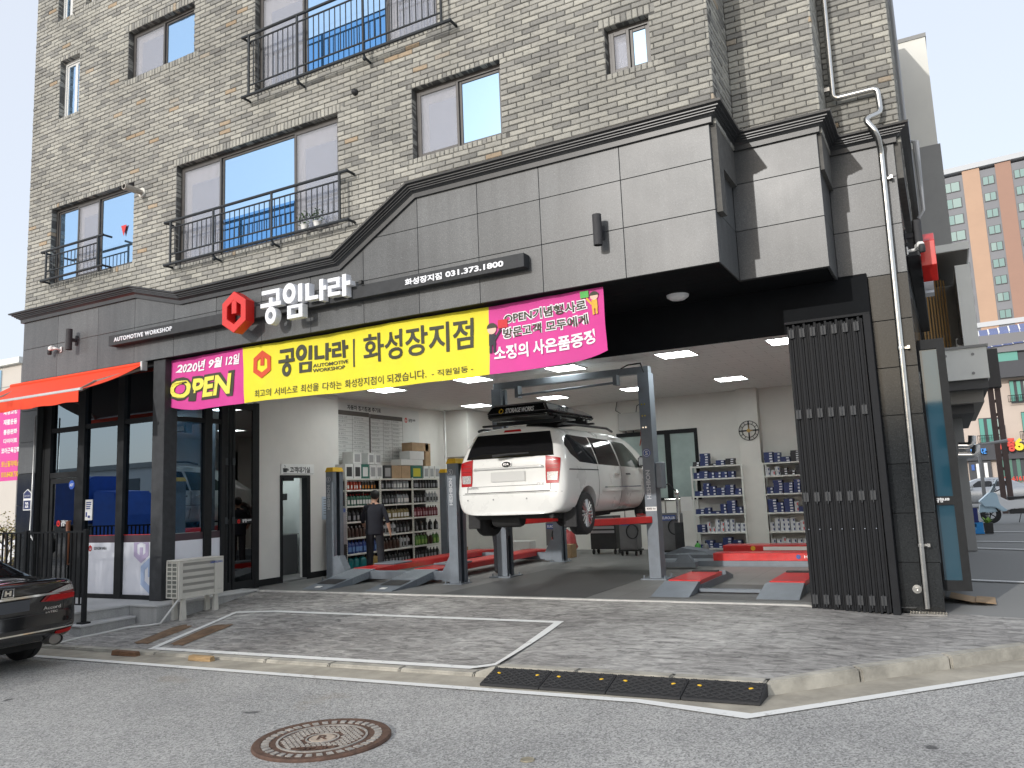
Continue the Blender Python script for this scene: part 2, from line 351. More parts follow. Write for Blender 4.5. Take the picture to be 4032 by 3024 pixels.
# stamped concrete forecourt
def stamped():
    mt = M('stamped_concrete', (.2, .19, .18), .8); N, L = NT(mt); b = N['Principled BSDF']; tc = N.new('ShaderNodeTexCoord'); s = tc.outputs['Object']
    mp = N.new('ShaderNodeMapping'); mp.inputs['Scale'].default_value = (2.2, 5.2, 1); mp.inputs['Rotation'].default_value = (0, 0, .12); L.new(s, mp.inputs[0])
    n1 = N.new('ShaderNodeTexNoise'); n1.inputs['Scale'].default_value = 2.1; n1.inputs['Detail'].default_value = 7; n1.inputs['Roughness'].default_value = .72; n1.inputs['Distortion'].default_value = .8; L.new(mp.outputs[0], n1.inputs['Vector'])
    n2 = N.new('ShaderNodeTexNoise'); n2.inputs['Scale'].default_value = .55; n2.inputs['Detail'].default_value = 4; L.new(s, n2.inputs['Vector'])
    bk = N.new('ShaderNodeTexBrick'); bk.inputs['Scale'].default_value = 1; bk.inputs['Mortar Size'].default_value = .012; bk.inputs['Brick Width'].default_value = .62; bk.inputs['Row Height'].default_value = .31
    bk.inputs['Color1'].default_value = (1, 1, 1, 1); bk.inputs['Color2'].default_value = (.78, .78, .78, 1); bk.inputs['Mortar'].default_value = (.55, .55, .55, 1); L.new(s, bk.inputs['Vector'])
    r = N.new('ShaderNodeValToRGB'); e = r.color_ramp.elements; e[0].position = .34; e[0].color = (.115, .112, .108, 1); e[1].position = .68; e[1].color = (.46, .45, .43, 1); x = e.new(.5); x.color = (.285, .278, .268, 1); L.new(n1.outputs[0], r.inputs[0])
    m1 = N.new('ShaderNodeMix'); m1.data_type = 'RGBA'; m1.blend_type = 'MULTIPLY'; m1.inputs[0].default_value = .28; L.new(r.outputs[0], m1.inputs[6]); L.new(bk.outputs[0], m1.inputs[7])
    r2 = N.new('ShaderNodeValToRGB'); r2.color_ramp.elements[0].position = .35; r2.color_ramp.elements[0].color = (.8, .78, .76, 1); r2.color_ramp.elements[1].position = .68; r2.color_ramp.elements[1].color = (1.35, 1.34, 1.3, 1); L.new(n2.outputs[0], r2.inputs[0])
    m2 = N.new('ShaderNodeMix'); m2.data_type = 'RGBA'; m2.blend_type = 'MULTIPLY'; m2.inputs[0].default_value = 1; L.new(m1.outputs[2], m2.inputs[6]); L.new(r2.outputs[0], m2.inputs[7]); L.new(m2.outputs[2], b.inputs['Base Color'])
    ad = N.new('ShaderNodeMath'); ad.operation = 'MULTIPLY_ADD'; ad.inputs[1].default_value = .5; L.new(bk.outputs['Fac'], ad.inputs[0]); ad.inputs[1].default_value = -.3; L.new(n1.outputs[0], ad.inputs[2])
    bp = N.new('ShaderNodeBump'); bp.inputs['Strength'].default_value = .8; bp.inputs['Distance'].default_value = .015; L.new(ad.outputs[0], bp.inputs['Height']); L.new(bp.outputs[0], b.inputs['Normal'])
    return mt
STAMP = stamped()
sheet('forecourt', STAMP, frange(-11.9, -1.5, 26)+frange(-1.2, 1.45, 9), lambda x: (kerby(x)+.14, 10.62 if x < -.15 else 10.75-(x+.2)*.3), fcz)
# kerb stones
kerb = bpy.data.objects.new('kerb', None); COL.objects.link(kerb); kerb['kind'] = 'structure'
def kerb_piece(x0, x1):
    mb = MB(); g = .006; x0 += g; x1 -= g; d = .15
    def pt(x, e, z): return (x+(e*-.72 if x > -1.49 else 0), kerby(x)+(e*.72 if x > -1.49 else e), z)
    b = [pt(x0, 0, roadz(x0)-.1), pt(x1, 0, roadz(x1)-.1), pt(x1, d, roadz(x1)-.1), pt(x0, d, roadz(x0)-.1)]
    t = [pt(x0, .015, roadz(x0)+kerbh(x0)+.003), pt(x1, .015, roadz(x1)+kerbh(x1)+.003), pt(x1, d, roadz(x1)+kerbh(x1)+.006), pt(x0, d, roadz(x0)+kerbh(x0)+.006)]
    mb.hexa(b, t).build('kerb_stone', KERBM, kerb, bevel=.014, seg=2)
kx = [-26+i for i in range(14)]+[-11.9, -11.4, -10.6, -9.8, -9, -8.05, -7.1, -6.15, -5.2, -4.3, -4.05, -3.2, -2.3, -1.5, -.83, -.15, .53, 1.2, 1.88, 2.56, 3.24, 3.92, 4.6, 5.28]
for a, b_ in zip(kx, kx[1:]): kerb_piece(a, b_)
# painted parking box on the ramp
def strip(mb, pts, wd, dz, zf):
    P = []
    for (a, b_) in zip(pts, pts[1:]):
        n = max(2, int((Vector(b_)-Vector(a)).length/.3))
        for i in range(n): P.append(Vector(a).lerp(Vector(b_), i/n))
    P.append(Vector(pts[-1])); vs = []
    for i, p in enumerate(P):
        d = (P[min(i+1, len(P)-1)]-P[max(i-1, 0)]).normalized(); nn = Vector((-d.y, d.x))
        for sgn in (-.5, .5):
            q = p+nn*wd*sgn; vs.append((q.x, q.y, zf(q.x, q.y)+dz))
    mb.add(vs, [(2*i, 2*i+1, 2*i+3, 2*i+2) for i in range(len(P)-1)])
pk = bpy.data.objects.new('parking_marking', None); COL.objects.link(pk); pk['kind'] = 'structure'
c4 = [(-10.03, 9.23), (-4.42, 9.2), (-4.18, 7.16), (-9.27, 7.16)]
for i in range(4):
    mb = MB(); a, b_ = Vector(c4[i]), Vector(c4[(i+1) % 4]); d = (b_-a).normalized()*.05
    strip(mb, [a-d*(1 if i % 2 == 0 else -1), b_+d*(1 if i % 2 == 0 else -1)], .1, .007+.0015*(i % 2), fcz); mb.build('painted_line', paint_worn() if 'road_paint_worn' not in MT else MT['road_paint_worn'], pk)
# torn-up brown patches where the surface is gone
DIRT = M('bare_dirt', (.17, .105, .06), .95, 0, .45, 7, .8, bscale=30)
pt_ = bpy.data.objects.new('bare_patches', None); COL.objects.link(pt_); pt_['kind'] = 'structure'
for q in ([(-9.95, 7.35), (-9.6, 7.32), (-10.0, 8.45), (-10.4, 8.5)], [(-9.2, 7.3), (-8.9, 7.28), (-9.2, 8.45), (-9.6, 8.43)]):
    mb = MB(); n = 22; c = Vector((sum(p[0] for p in q)/4, sum(p[1] for p in q)/4)); vs = [(c.x, c.y, fcz(c.x, c.y)+.01)]
    ol = []
    for i in range(4):
        for t in (0, .2, .4, .6, .8): ol.append(Vector(q[i]).lerp(Vector(q[(i+1) % 4]), t))
    for p in ol:
        p = c+(p-c)*random.uniform(.86, 1.06); vs.append((p.x, p.y, fcz(p.x, p.y)+.006))
    mb.add(vs, [(0, 1+i, 1+(i+1) % len(ol)) for i in range(len(ol))]); mb.build('dirt_patch', DIRT, pt_)
# paved yard beside the building
PAV = M('paver', (.13, .13, .135), .85, 0, .25, 3, .25, bscale=40)
PAVJ = M('paver_joint', (.23, .23, .22), .95)
yard = sheet('yard', PAVJ, [-.2, .3, 1, 1.45, 2, 3, 4, 5.2, 10, 40], lambda x: (max(10.75-(x+.2)*.3+.01, kerby(x)+.13), 90), lambda x, y: -.075, ny=20)
mbs = []
for k in range(3):
    mb = MB(); s_ = .012
    mb.hexa([(-.197, -.147, -.03), (.197, -.147, -.03), (.197, .147, -.03), (-.197, .147, -.03)], [(-.188, -.138, random.uniform(-.002, .002)) for _ in (0,)]+[(.188, -.138, random.uniform(-.002, .002)), (.188, .138, random.uniform(-.002, .002)), (-.188, .138, 0)])
    o = mb.build('paver', PAV, yard); mbs.append(o.data); bpy.data.objects.remove(o)
for j in range(34):
    for i in range(9):
        x = .05+.4*i+(.2 if j % 2 else 0); y = 10.95+.3*j
        if x > .25+(y-9)*.13+.6 or y < 10.95-(x+.2)*.3+.1 and j == 0: continue
        o = link('paver', random.choice(mbs), yard); o.location = Vector((x, y, -.058))-wloc(yard); o.rotation_euler.z = random.choice((0, PI))
yl = bpy.data.objects.new('yard_marking', None); COL.objects.link(yl); yl['kind'] = 'structure'
for (x0, y0, x1, y1, wd) in ((.02, 14.15, 2.4, 13.4, .12), (.1, 20.4, 3.5, 18.6, .13), (.1, 22.4, 4.5, 21.0, .12), (.15, 26.2, 5, 24.6, .14), (1.95, 27, 3.9, 33, .15)):
    mb = MB(); strip(mb, [(x0, y0), (x1, y1)], wd, .008, lambda x, y: -.058); mb.build('painted_line', LINE, yl)
# shop floor
def floorm():
    mt = M('shop_floor_tile', (.1, .1, .1), .5); N, L = NT(mt); b = N['Principled BSDF']; tc = N.new('ShaderNodeTexCoord'); s = tc.outputs['Object']
    bk = N.new('ShaderNodeTexBrick'); bk.offset = 0; bk.inputs['Scale'].default_value = 1; bk.inputs['Mortar Size'].default_value = .006; bk.inputs['Brick Width'].default_value = .45; bk.inputs['Row Height'].default_value = .45
    bk.inputs['Color1'].default_value = (.19, .19, .186, 1); bk.inputs['Color2'].default_value = (.17, .17, .166, 1); bk.inputs['Mortar'].default_value = (.12, .12, .12, 1); L.new(s, bk.inputs['Vector'])
    n = N.new('ShaderNodeTexNoise'); n.inputs['Scale'].default_value = 1.3; n.inputs['Detail'].default_value = 6; L.new(s, n.inputs['Vector'])
    r = N.new('ShaderNodeValToRGB'); r.color_ramp.elements[0].color = (.7, .7, .7, 1); r.color_ramp.elements[1].color = (1.2, 1.2, 1.18, 1); L.new(n.outputs[0], r.inputs[0])
    m1 = N.new('ShaderNodeMix'); m1.data_type = 'RGBA'; m1.blend_type = 'MULTIPLY'; m1.inputs[0].default_value = 1; L.new(bk.outputs[0], m1.inputs[6]); L.new(r.outputs[0], m1.inputs[7]); L.new(m1.outputs[2], b.inputs['Base Color'])
    return mt
fl = sheet('shop_floor', floorm(), frange(-11.7, -.5, 8), lambda x: (10.62, 19.8), lambda x, y: 0, ny=8)
FDK = M('floor_dark_tile', (.085, .085, .085), .5, 0, .25, 2)
for (a, b_, c, d) in ((-7.2, -4.75, 10.75, 14.6), (-3.85, -.8, 10.9, 12.6)):
    MB().box(a, b_, c, d, -.01, .004).build('floor_tile_panel', FDK, fl)
MB().hexa([(-11.35, 10.55, -.03), (-.7, 10.55, -.09), (-.7, 10.64, -.09), (-11.35, 10.64, -.03)], [(-11.35, 10.56, .012), (-1.7, 10.56, .012), (-1.7, 10.64, .012), (-11.35, 10.64, .012)]).build('threshold', M('threshold_pale', (.5, .49, .46), .7, 0, .2, 8), fl)
# rubber kerb ramps
def ramp_mesh():
    L_, D_, h0, h1 = .63, .31, .022, .105
    mb = MB(); mb.hexa([(-L_/2, 0, 0), (L_/2, 0, 0), (L_/2, D_, 0), (-L_/2, D_, 0)], [(-L_/2, .005, h0), (L_/2, .005, h0), (L_/2, D_, h1), (-L_/2, D_, h1)])
    rb = MB(); S = lambda u, v: Vector((u, v, h0+(h1-h0)*v/D_))
    for sg in (-1, 1):
        for k in range(-9, 10):
            c = k*.09; pts = []
            for t in frange(-.6, .6, 240):
                u = c+t*sg*.86; v = D_/2+t*.62
                if -L_/2+.012 < u < L_/2-.012 and .02 < v < D_-.015: pts.append((u, v))
            if len(pts) > 8:
                a, b_ = S(*pts[0]), S(*pts[-1]); d = (b_-a).normalized(); nn = d.cross(Vector((0, 0, 1))).normalized()*.009; up = Vector((0, 0, .010))
                rb.add([a-nn, a+nn, a+up+nn*.4, a+up-nn*.4, b_-nn, b_+nn, b_+up+nn*.4, b_+up-nn*.4], [(0, 1, 2, 3), (4, 7, 6, 5), (3, 2, 6, 7), (0, 3, 7, 4), (1, 5, 6, 2)])
    return mb, rb, S
rx = [-4.04, -3.42, -2.78, -2.12, -1.475]
words = ['leftmost black rubber kerb ramp, beside the painted parking box', 'second black rubber kerb ramp from the left, a dry leaf on it', 'third black rubber kerb ramp from the left', 'rightmost black rubber kerb ramp with its open end at the kerb corner']
for i in range(4):
    cx = (rx[i]+rx[i+1])/2; z = roadz(cx)+.006; t = thing('kerb_ramp', words[i], 'ramp', (0, 0, 0), 'rubber ramps along the kerb')
    mb, rb, S = ramp_mesh(); mb.build('base', RUBBER, t, bevel=.004); rb.build('tread_ribs', RUBBER, t)
    for u in (-.21, .21):
        p = S(u, .2); r = MB(); r.sphere((p.x, p.y, p.z+.004), .022, (1, .8, .4), 10); r.build('reflector', YELP, t, smooth=True)
    t.location = (cx, 6.632, z); t.rotation_euler = (0, -.013, 0); t.scale = ((rx[i+1]-rx[i])/.637, 1, 1)
# manhole cover
RUST = M('rusty_iron', (.12, .07, .05), .7, .3, .4, 9, .3); WORN = M('worn_iron', (.36, .34, .31), .65, .2, .3, 14, .3)
t = thing('manhole_cover', 'round rusty iron manhole cover in the asphalt', 'manhole', (0, 0, 0))
mb = MB(); mb.lathe([(.001, .004), (.44, .004), (.45, .010), (.5, .012), (.51, .0), (.51, -.02)], n=56, cap=False); mb.build('lid', RUST, t)
for k in range(36):
    a = 2*PI*k/36; mb = MB(); pts = []
    for r, da in ((.385, -.058), (.385, .045), (.44, .062), (.44, -.04)): pts.append((r*math.cos(a+da), r*math.sin(a+da)))
    mb.prism(pts, 'z', .003, .011); mb.build('rim_block', WORN, t)
mb = MB(); mb.ring(ngon(0, 0, .335, 48), ngon(0, 0, .318, 48), 'z', .003, .011)
mb.ring(ngon(0, 0, .125, 36), ngon(0, 0, .112, 36), 'z', .003, .010)
for i in range(-8, 9):
    for j in range(-8, 9):
        x, y = i*.038+(.019 if j % 2 else 0), j*.038; r = math.hypot(x, y)
        if .15 < r < .30 and not (y < -.2 and abs(x) < .17):
            mb.box(x-.015, x+.015, y-.005, y+.005, .003, .011); mb.box(x-.004, x+.004, y+.005, y+.022, .003, .011)
o = mb.build('tread_pattern', WORN, t); o['kind'] = 'stuff'
mb = MB(); mb.lathe([(.001, .009), (.09, .009), (.1, .003)], n=32, cap=False); mb.build('boss', M('boss_tan', (.4, .33, .26), .8, 0, .2, 20), t)
mb = MB(); put_text(mb, 'OPEN', -.15, .15, -.275, -.215, .006, .03, .006, face='z'); put_text(mb, 'R', -.035, .045, -.05, .055, .009, .02, .003, face='z'); mb.build('cast_lettering', RUST, t)
t.location = (-4.305, 4.8, roadz(-4.3)+.012); t.rotation_euler = (0, -.013, .5)
t = thing('valve_cover', 'tiny round brass drain cap in the asphalt', 'drain cover', (-2.626, 4.89, roadz(-2.6)+.002))
mb = MB(); mb.lathe([(.001, .006), (.035, .006), (.045, .008), (.05, 0)], (-2.626, 4.89, roadz(-2.6)+.002), n=24, cap=False); mb.build('lid', M('dull_brass', (.3, .27, .2), .6, .4, .3, 30), t)
# two offcuts of timber in the gutter
WOODD = M('old_timber', (.16, .085, .045), .85, 0, .4, 6, .4, stretch=(1, 8, 8)); WOODL = M('pale_timber', (.42, .28, .14), .8, 0, .3, 6, .4, stretch=(1, 8, 8))
for (x0, x1, y, mt, lb) in ((-9.62, -9.18, 6.86, WOODD, 'dark brown timber block lying in the gutter nearer the black car'), (-8.2, -7.84, 6.86, WOODL, 'pale yellowish timber block lying in the gutter below the parking box')):
    mb = MB(); mb.xf = Matrix.Translation(((x0+x1)/2, y, roadz((x0+x1)/2)+.004)) @ Matrix.Rotation(.04, 4, 'Z'); h = (x1-x0)/2
    mb.hexa([(-h, -.045, 0), (h, -.04, 0), (h, .045, 0), (-h, .04, 0)], [(-h+.01, -.042, .06), (h, -.04, .055), (h-.015, .04, .058), (-h, .04, .06)]); tag(mb.build('timber_block', mt, bevel=.005), lb, 'wood block', 'timber offcuts in the gutter')
# granite steps and platform in front of the office
pl = thing('granite_steps', 'pale granite platform with two steps before the office', 'steps', (-13, 8.2, -.4))
zg = -.45
MB().prism([(-16.4, 7.62), (-11.68, 7.62), (-11.62, 8.52), (-10.97, 8.52), (-10.97, 10.6), (-16.4, 10.6)], 'z', zg, .0).build('platform_base', STEPM, pl)
MB().prism([(-16.42, 7.6), (-11.655, 7.6), (-11.6, 8.5), (-10.95, 8.5), (-10.95, 10.6), (-16.4, 10.6)], 'z', .0, .03).build('platform_top', M('granite_top', (.5, .5, .49), .7, 0, .1, 2, .1), pl, bevel=.004)
MB().prism([(-11.72, 7.58), (-11.38, 7.56), (-11.43, 8.5), (-11.72, 8.5)], 'z', zg, -.165).build('step_base', STEPM, pl)
MB().prism([(-11.67, 7.55), (-11.36, 7.54), (-11.41, 8.49), (-11.625, 8.49)], 'z', -.165, -.135).build('step_tread', MT['granite_top'], pl, bevel=.004)
# ------------------------------------------------------------------ the workshop building
FY = 8.85
bld = thing('workshop_building', 'brick apartment building with car workshop and grey granite ground floor', 'building', (-8, 12, 0))
HOLES = dict(A=(-14.68, -12.26, 5.82, 7.32), B=(-11.15, -7.58, 5.56, 7.34), C=(-6.21, -4.76, 6.26, 7.32), D=(-3.255, -2.67, 6.64, 7.27),
             E=(-12.52, -10.76, 9.33, 10.28), F=(-14.58, -13.97, 9.13, 10.33), G=(-14.73, -14.26, 11.23, 11.95), H=(-9.3, -5.73, 8.15, 9.9), I=(-13.83, -13.62, 11.28, 11.8))
CTOP = [(-15.42, 5.325), (-12.05, 5.325), (-10.92, 5.035), (-7.52, 5.035), (-6.16, 5.835), (-1.9, 5.835)]   # cornice top line on the front
def ctop(x):
    for (a, za), (b, zb) in zip(CTOP, CTOP[1:]):
        if a <= x <= b: return za+(zb-za)*(x-a)/(b-a)
    return CTOP[0][1] if x < CTOP[0][0] else CTOP[-1][1]
TOP = 12.4
# brick material driven by a per-brick value
def brickmat():
    mt = M('brick', (.4, .36, .27), .9); N, L = NT(mt); b = N['Principled BSDF']
    at = N.new('ShaderNodeAttribute'); at.attribute_name = 'bv'; tc = N.new('ShaderNodeTexCoord')
    r = N.new('ShaderNodeValToRGB'); e = r.color_ramp.elements
    e[0].position = 0; e[0].color = (.20, .197, .185, 1); e[1].position = 1; e[1].color = (.36, .27, .18, 1)
    for p, c in ((.16, (.235, .231, .217)), (.34, (.29, .284, .262)), (.62, (.345, .337, .304)), (.88, (.41, .40, .357)), (.965, (.35, .34, .308)), (.98, (.38, .31, .23))):
        x = e.new(p); x.color = (*c, 1)
    L.new(at.outputs['Fac'], r.inputs[0])
    n = N.new('ShaderNodeTexNoise'); n.inputs['Scale'].default_value = 24; n.inputs['Detail'].default_value = 6; n.inputs['Roughness'].default_value = .7; L.new(tc.outputs['Object'], n.inputs['Vector'])
    g = N.new('ShaderNodeTexNoise'); g.inputs['Scale'].default_value = .8; g.inputs['Detail'].default_value = 3; L.new(N.new('ShaderNodeNewGeometry').outputs['Position'], g.inputs['Vector'])
    r2 = N.new('ShaderNodeValToRGB'); r2.color_ramp.elements[0].position = .25; r2.color_ramp.elements[0].color = (.66, .66, .66, 1); r2.color_ramp.elements[1].position = .5; r2.color_ramp.elements[1].color = (1.06, 1.06, 1.05, 1); L.new(n.outputs[0], r2.inputs[0])
    r3 = N.new('ShaderNodeValToRGB'); r3.color_ramp.elements[0].position = .35; r3.color_ramp.elements[0].color = (.8, .8, .8, 1); r3.color_ramp.elements[1].position = .65; r3.color_ramp.elements[1].color = (1.08, 1.08, 1.08, 1); L.new(g.outputs[0], r3.inputs[0])
    c = r.outputs[0]
    for q in (r2, r3):
        m_ = N.new('ShaderNodeMix'); m_.data_type = 'RGBA'; m_.blend_type = 'MULTIPLY'; m_.inputs[0].default_value = 1; L.new(c, m_.inputs[6]); L.new(q.outputs[0], m_.inputs[7]); c = m_.outputs[2]
    L.new(c, b.inputs['Base Color'])
    bp = N.new('ShaderNodeBump'); bp.inputs['Strength'].default_value = .6; bp.inputs['Distance'].default_value = .006; L.new(n.outputs[0], bp.inputs['Height']); L.new(bp.outputs[0], b.inputs['Normal'])
    return mt
BRICK = brickmat(); MORTAR = M('mortar', (.11, .107, .10), .95, 0, .2, 9, .4, bscale=50)
RH, BL, BH = .0757, .2535, .0645
def bval():
    r = random.random()
    if r < .016: return random.uniform(.97, 1.0)
    if r < .13: return random.uniform(.02, .28)
    return min(.95, max(.2, random.gauss(.6, .2)))
def brick_geo(u0, u1, z0, z1, depth, jit=1.):
    j = lambda: random.uniform(-.003, .003)*jit
    c = .007; f = random.uniform(-.004, .003)*jit
    bk = [(u0, depth, z0), (u1, depth, z0), (u1, depth, z1), (u0, depth, z1)]
    md = [(u0+j(), f+c, z0+j()), (u1+j(), f+c, z0+j()), (u1+j(), f+c, z1+j()), (u0+j(), f+c, z1+j())]
    fr = [(md[0][0]+c, f+j()*.5, md[0][2]+c), (md[1][0]-c, f+j()*.5, md[1][2]+c), (md[2][0]-c, f+j()*.5, md[2][2]-c), (md[3][0]+c, f+j()*.5, md[3][2]-c)]
    fs = [(8, 9, 10, 11)]
    for a in range(4):
        b = (a+1) % 4; fs += [(a, b, 4+b, 4+a), (4+a, 4+b, 8+b, 8+a)]
    return bk+md+fr, fs
STUFF_V, STUFF_F, STUFF_A = [], [], []
SINGLES = []
def emit(O, U, Nn, u0, u1, z0, z1, depth=.03, single=False):
    if single: SINGLES.append((O, U, Nn, u0, z0)); return
    vs, fs = brick_geo(u0, u1, z0, z1, depth); n = len(STUFF_V); v = bval()
    for (u, d, z) in vs:
        STUFF_V.append((O[0]+U[0]*u-Nn[0]*d, O[1]+U[1]*u-Nn[1]*d, z)); STUFF_A.append(v)
    STUFF_F.extend(tuple(n+i for i in f) for f in fs)
def lay(O, U, Nn, ulen, zf, ztop, holes, main=False):
    nrow = int((ztop-4.9)/RH)
    for k in range(nrow):
        z0 = 4.9+k*RH; zc = z0+BH/2; blocks = []
        for (a, b, h0, h1) in holes:
            if h0-.085 < zc < h1+.11:
                e = .0 if h0+.01 < zc < h1-.01 else .075
                blocks.append((a-e, b+e))
        blocks.sort(); segs = []; c = 0.
        for a, b in blocks:
            if a > c: segs.append((c, a))
            c = max(c, b)
        if c < ulen: segs.append((c, ulen))
        offs = (BL/2 if k % 2 else 0)
        for (s0, s1) in segs:
            i0 = int(math.floor((s0-offs)/BL)); u = offs+i0*BL
            while u < s1-.02:
                a, b = max(u+.005, s0), min(u+BL-.005, s1); u += BL
                if b-a < .035: continue
                if zf((a+b)/2) > z0+BH: continue
                edge = (abs(a-s0) < 1e-6 and s0 > .01) or (abs(b-s1) < 1e-6 and s1 < ulen-.01)
                full = b-a > BL-.02
                emit(O, U, Nn, a, b, z0, z0+BH, .115 if edge else .03, main and full and not edge)
    for (a, b, h0, h1) in holes:
        # standing bricks over and under each opening
        kt = math.ceil((h1+.11-BH/2-4.9)/RH); zt = 4.9+kt*RH-.011
        kb = math.floor((h0-.085-BH/2-4.9)/RH); zb = 4.9+kb*RH+RH-.003
        u = a-.07
        while u < b+.06:
            emit(O, U, Nn, u, u+.065, h1, max(zt, h1+.07), .115); emit(O, U, Nn, u, u+.065, min(zb, h0-.06), h0-.004, .1); u += .0755
W1 = -1.96; XL = -15.43
fh = [(a-XL, b-XL, c, d) for (a, b, c, d) in HOLES.values()]
BY = 8.885
lay((XL, BY), (1, 0), (0, -1), W1-XL, lambda u: ctop(u+XL)-.1, TOP, fh, True)
lay((W1, BY), (0, 1), (1, 0), 9.86-BY, lambda u: 5.72, 9.3, [])
lay((W1, 9.86), (1, 0), (0, -1), -.93-W1, lambda u: 5.72, 9.3, [], True)
lay((-.93, 9.86), (0, 1), (1, 0), 10.72-9.86, lambda u: 5.72, 9.3, [])
lay((-.93, 10.72), (1, 0), (0, -1), .82, lambda u: 5.72, 9.3, [], True)
lay((-.11, 10.72), (0, 1), (1, 0), 3.5, lambda u: 5.72, 9.3, [])
# mortar backing with the openings left free
mb = MB(); xs = sorted({XL, W1}|{h[0] for h in HOLES.values()}|{h[1] for h in HOLES.values()})
for a, b in zip(xs, xs[1:]):
    zz = [4.6]
    for h in sorted(HOLES.values(), key=lambda h: h[2]):
        if h[0] <= a+1e-6 and h[1] >= b-1e-6: zz += [h[2], h[3]]
    zz.append(TOP)
    for i in range(0, len(zz), 2): mb.box(a, b, BY+.012, BY+.22, zz[i], zz[i+1])
mb.box(W1-.2, W1-.012, BY+.22, 9.86+.2, 5.2, 12.4); mb.box(W1-.012, -.942, 9.872, 10.1, 5.2, 12.4); mb.box(-1.15, -.942, 10.1, 10.9, 5.2, 12.4)
mb.box(-.942, -.122, 10.732, 10.9, 5.2, 12.4); mb.box(-.35, -.122, 10.9, 20, 5.2, 12.4); mb.box(XL, XL+.2, BY+.22, 20, 4.6, 12.4); mb.box(XL, -.2, 19.8, 20, -.3, 12.4); mb.box(XL, -.2, BY+.3, 19.9, 12.2, 12.38)
bw = mb.build('brick_wall', MORTAR, bld)
def psize(s):
    O, U, Nn, u, z = s; p = Vector((O[0]+U[0]*(u+.12), O[1]+U[1]*(u+.12), z)); d = p-CP; f = d.dot(CF)
    x, y = d.dot(CR)/f, d.dot(CU)/f
    if abs(x) > .645 or abs(y) > .485: return 0
    return abs(Vector((Nn[0], Nn[1], 0)).dot(d.normalized()))/(f*f)
SINGLES.sort(key=psize, reverse=True)
for s in SINGLES[300:]:
    O, U, Nn, u, z = s; emit(O, U, Nn, u, u+BL-.01, z, z+BH)
vm = []
for k in range(36):
    me = bpy.data.meshes.new('brick'); vs, fs = brick_geo(0, BL-.01, 0, BH, .03); me.from_pydata(vs, [], fs); me.materials.append(BRICK)
    a = me.attributes.new('bv', 'FLOAT', 'POINT'); v = bval(); a.data.foreach_set('value', [v]*len(vs)); vm.append(me)
for s in SINGLES[:300]:
    O, U, Nn, u, z = s; o = link('brick', random.choice(vm), bw); o.location = Vector((O[0]+U[0]*u, O[1]+U[1]*u, z))-wloc(bw)
me = bpy.data.meshes.new('brickwork'); o0 = wloc(bw)
me.from_pydata([(p[0]-o0.x, p[1]-o0.y, p[2]-o0.z) for p in STUFF_V], [], STUFF_F); me.materials.append(BRICK)
a = me.attributes.new('bv', 'FLOAT', 'POINT'); a.data.foreach_set('value', STUFF_A)
bm = bmesh.new(); bm.from_mesh(me); bmesh.ops.recalc_face_normals(bm, faces=bm.faces); bm.to_mesh(me); bm.free()
o = link('brickwork', me, bw); o['kind'] = 'stuff'
# granite cladding, slab by slab
JT = M('joint_dark', (.035, .035, .036), .9)
def cbot(x): return ctop(x)-.11
def slab(poly, axis, c, t, mat):   # polygon in (u,z), plane coordinate c (outer face), thickness t inward
    MB().prism(poly, axis, c, c+t).build('stone_slab', mat, bld, bevel=.003)
XS = [-15.36, -14.28, -13.1, -12.1, -11.1, -10.1, -9.1, -8.1, -7.1, -6.14, -5.17, -4.245, -3.145, -2.03]
ZS = [4.0, 4.62, 5.222, 5.8]
g = .003
br = [p[0] for p in CTOP]
for a, b in zip(XS, XS[1:]):
    for z0, z1 in zip(ZS, ZS[1:]):
        pts = sorted({a+g, b-g}|{x for x in br if a+g < x < b-g})
        cr = []
        for p, q in zip(pts, pts[1:]):
            if (cbot(p)-(z1-g))*(cbot(q)-(z1-g)) < 0:
                t_ = ((z1-g)-cbot(p))/(cbot(q)-cbot(p)); cr.append(p+(q-p)*t_)
            if (cbot(p)-(z0+g))*(cbot(q)-(z0+g)) < 0:
                t_ = ((z0+g)-cbot(p))/(cbot(q)-cbot(p)); cr.append(p+(q-p)*t_)
        pts = sorted(set(pts) | set(cr)); top = [(x, min(z1-g, cbot(x)+.02)) for x in pts]
        keep = [p for p in top if p[1] > z0+g+.004]
        if len(keep) < 2: continue
        poly = [(keep[0][0], z0+g), (keep[-1][0], z0+g)]+keep[::-1]
        slab(poly, 'y', FY, .025, GRAN)
mb = MB(); mb.box(-15.28, -2.055, FY+.018, FY+.034, 4.0, 4.9)
mb.prism([(-15.28, 4.9), (-2.05, 4.9)]+[(max(-15.28, min(-2.05, x)), z-.1) for x, z in CTOP[::-1]], 'y', FY+.018, FY+.0345)
mb.box(-2.05, -2.04, FY+.034, 9.85, 4, 5.78); mb.box(-2.045, -1.012, 9.846, 9.9, 4, 5.78); mb.box(-1.02, -1.008, 9.9, 10.72, 4, 5.78); mb.box(-1.01, -.22, 10.706, 10.76, 4, 5.78); mb.box(-.645, -.222, 10.706, 10.76, -.1, 4)
mb.box(-.23, -.218, 10.76, 24, -.1, 5.78); mb.box(-15.28, -14.835, FY+.018, FY+.06, -.1, 4)
mb.box(-15.30, -15.29, FY+.1, 20, -.3, 5.4)
mb.build('joint_backing', JT, bld)
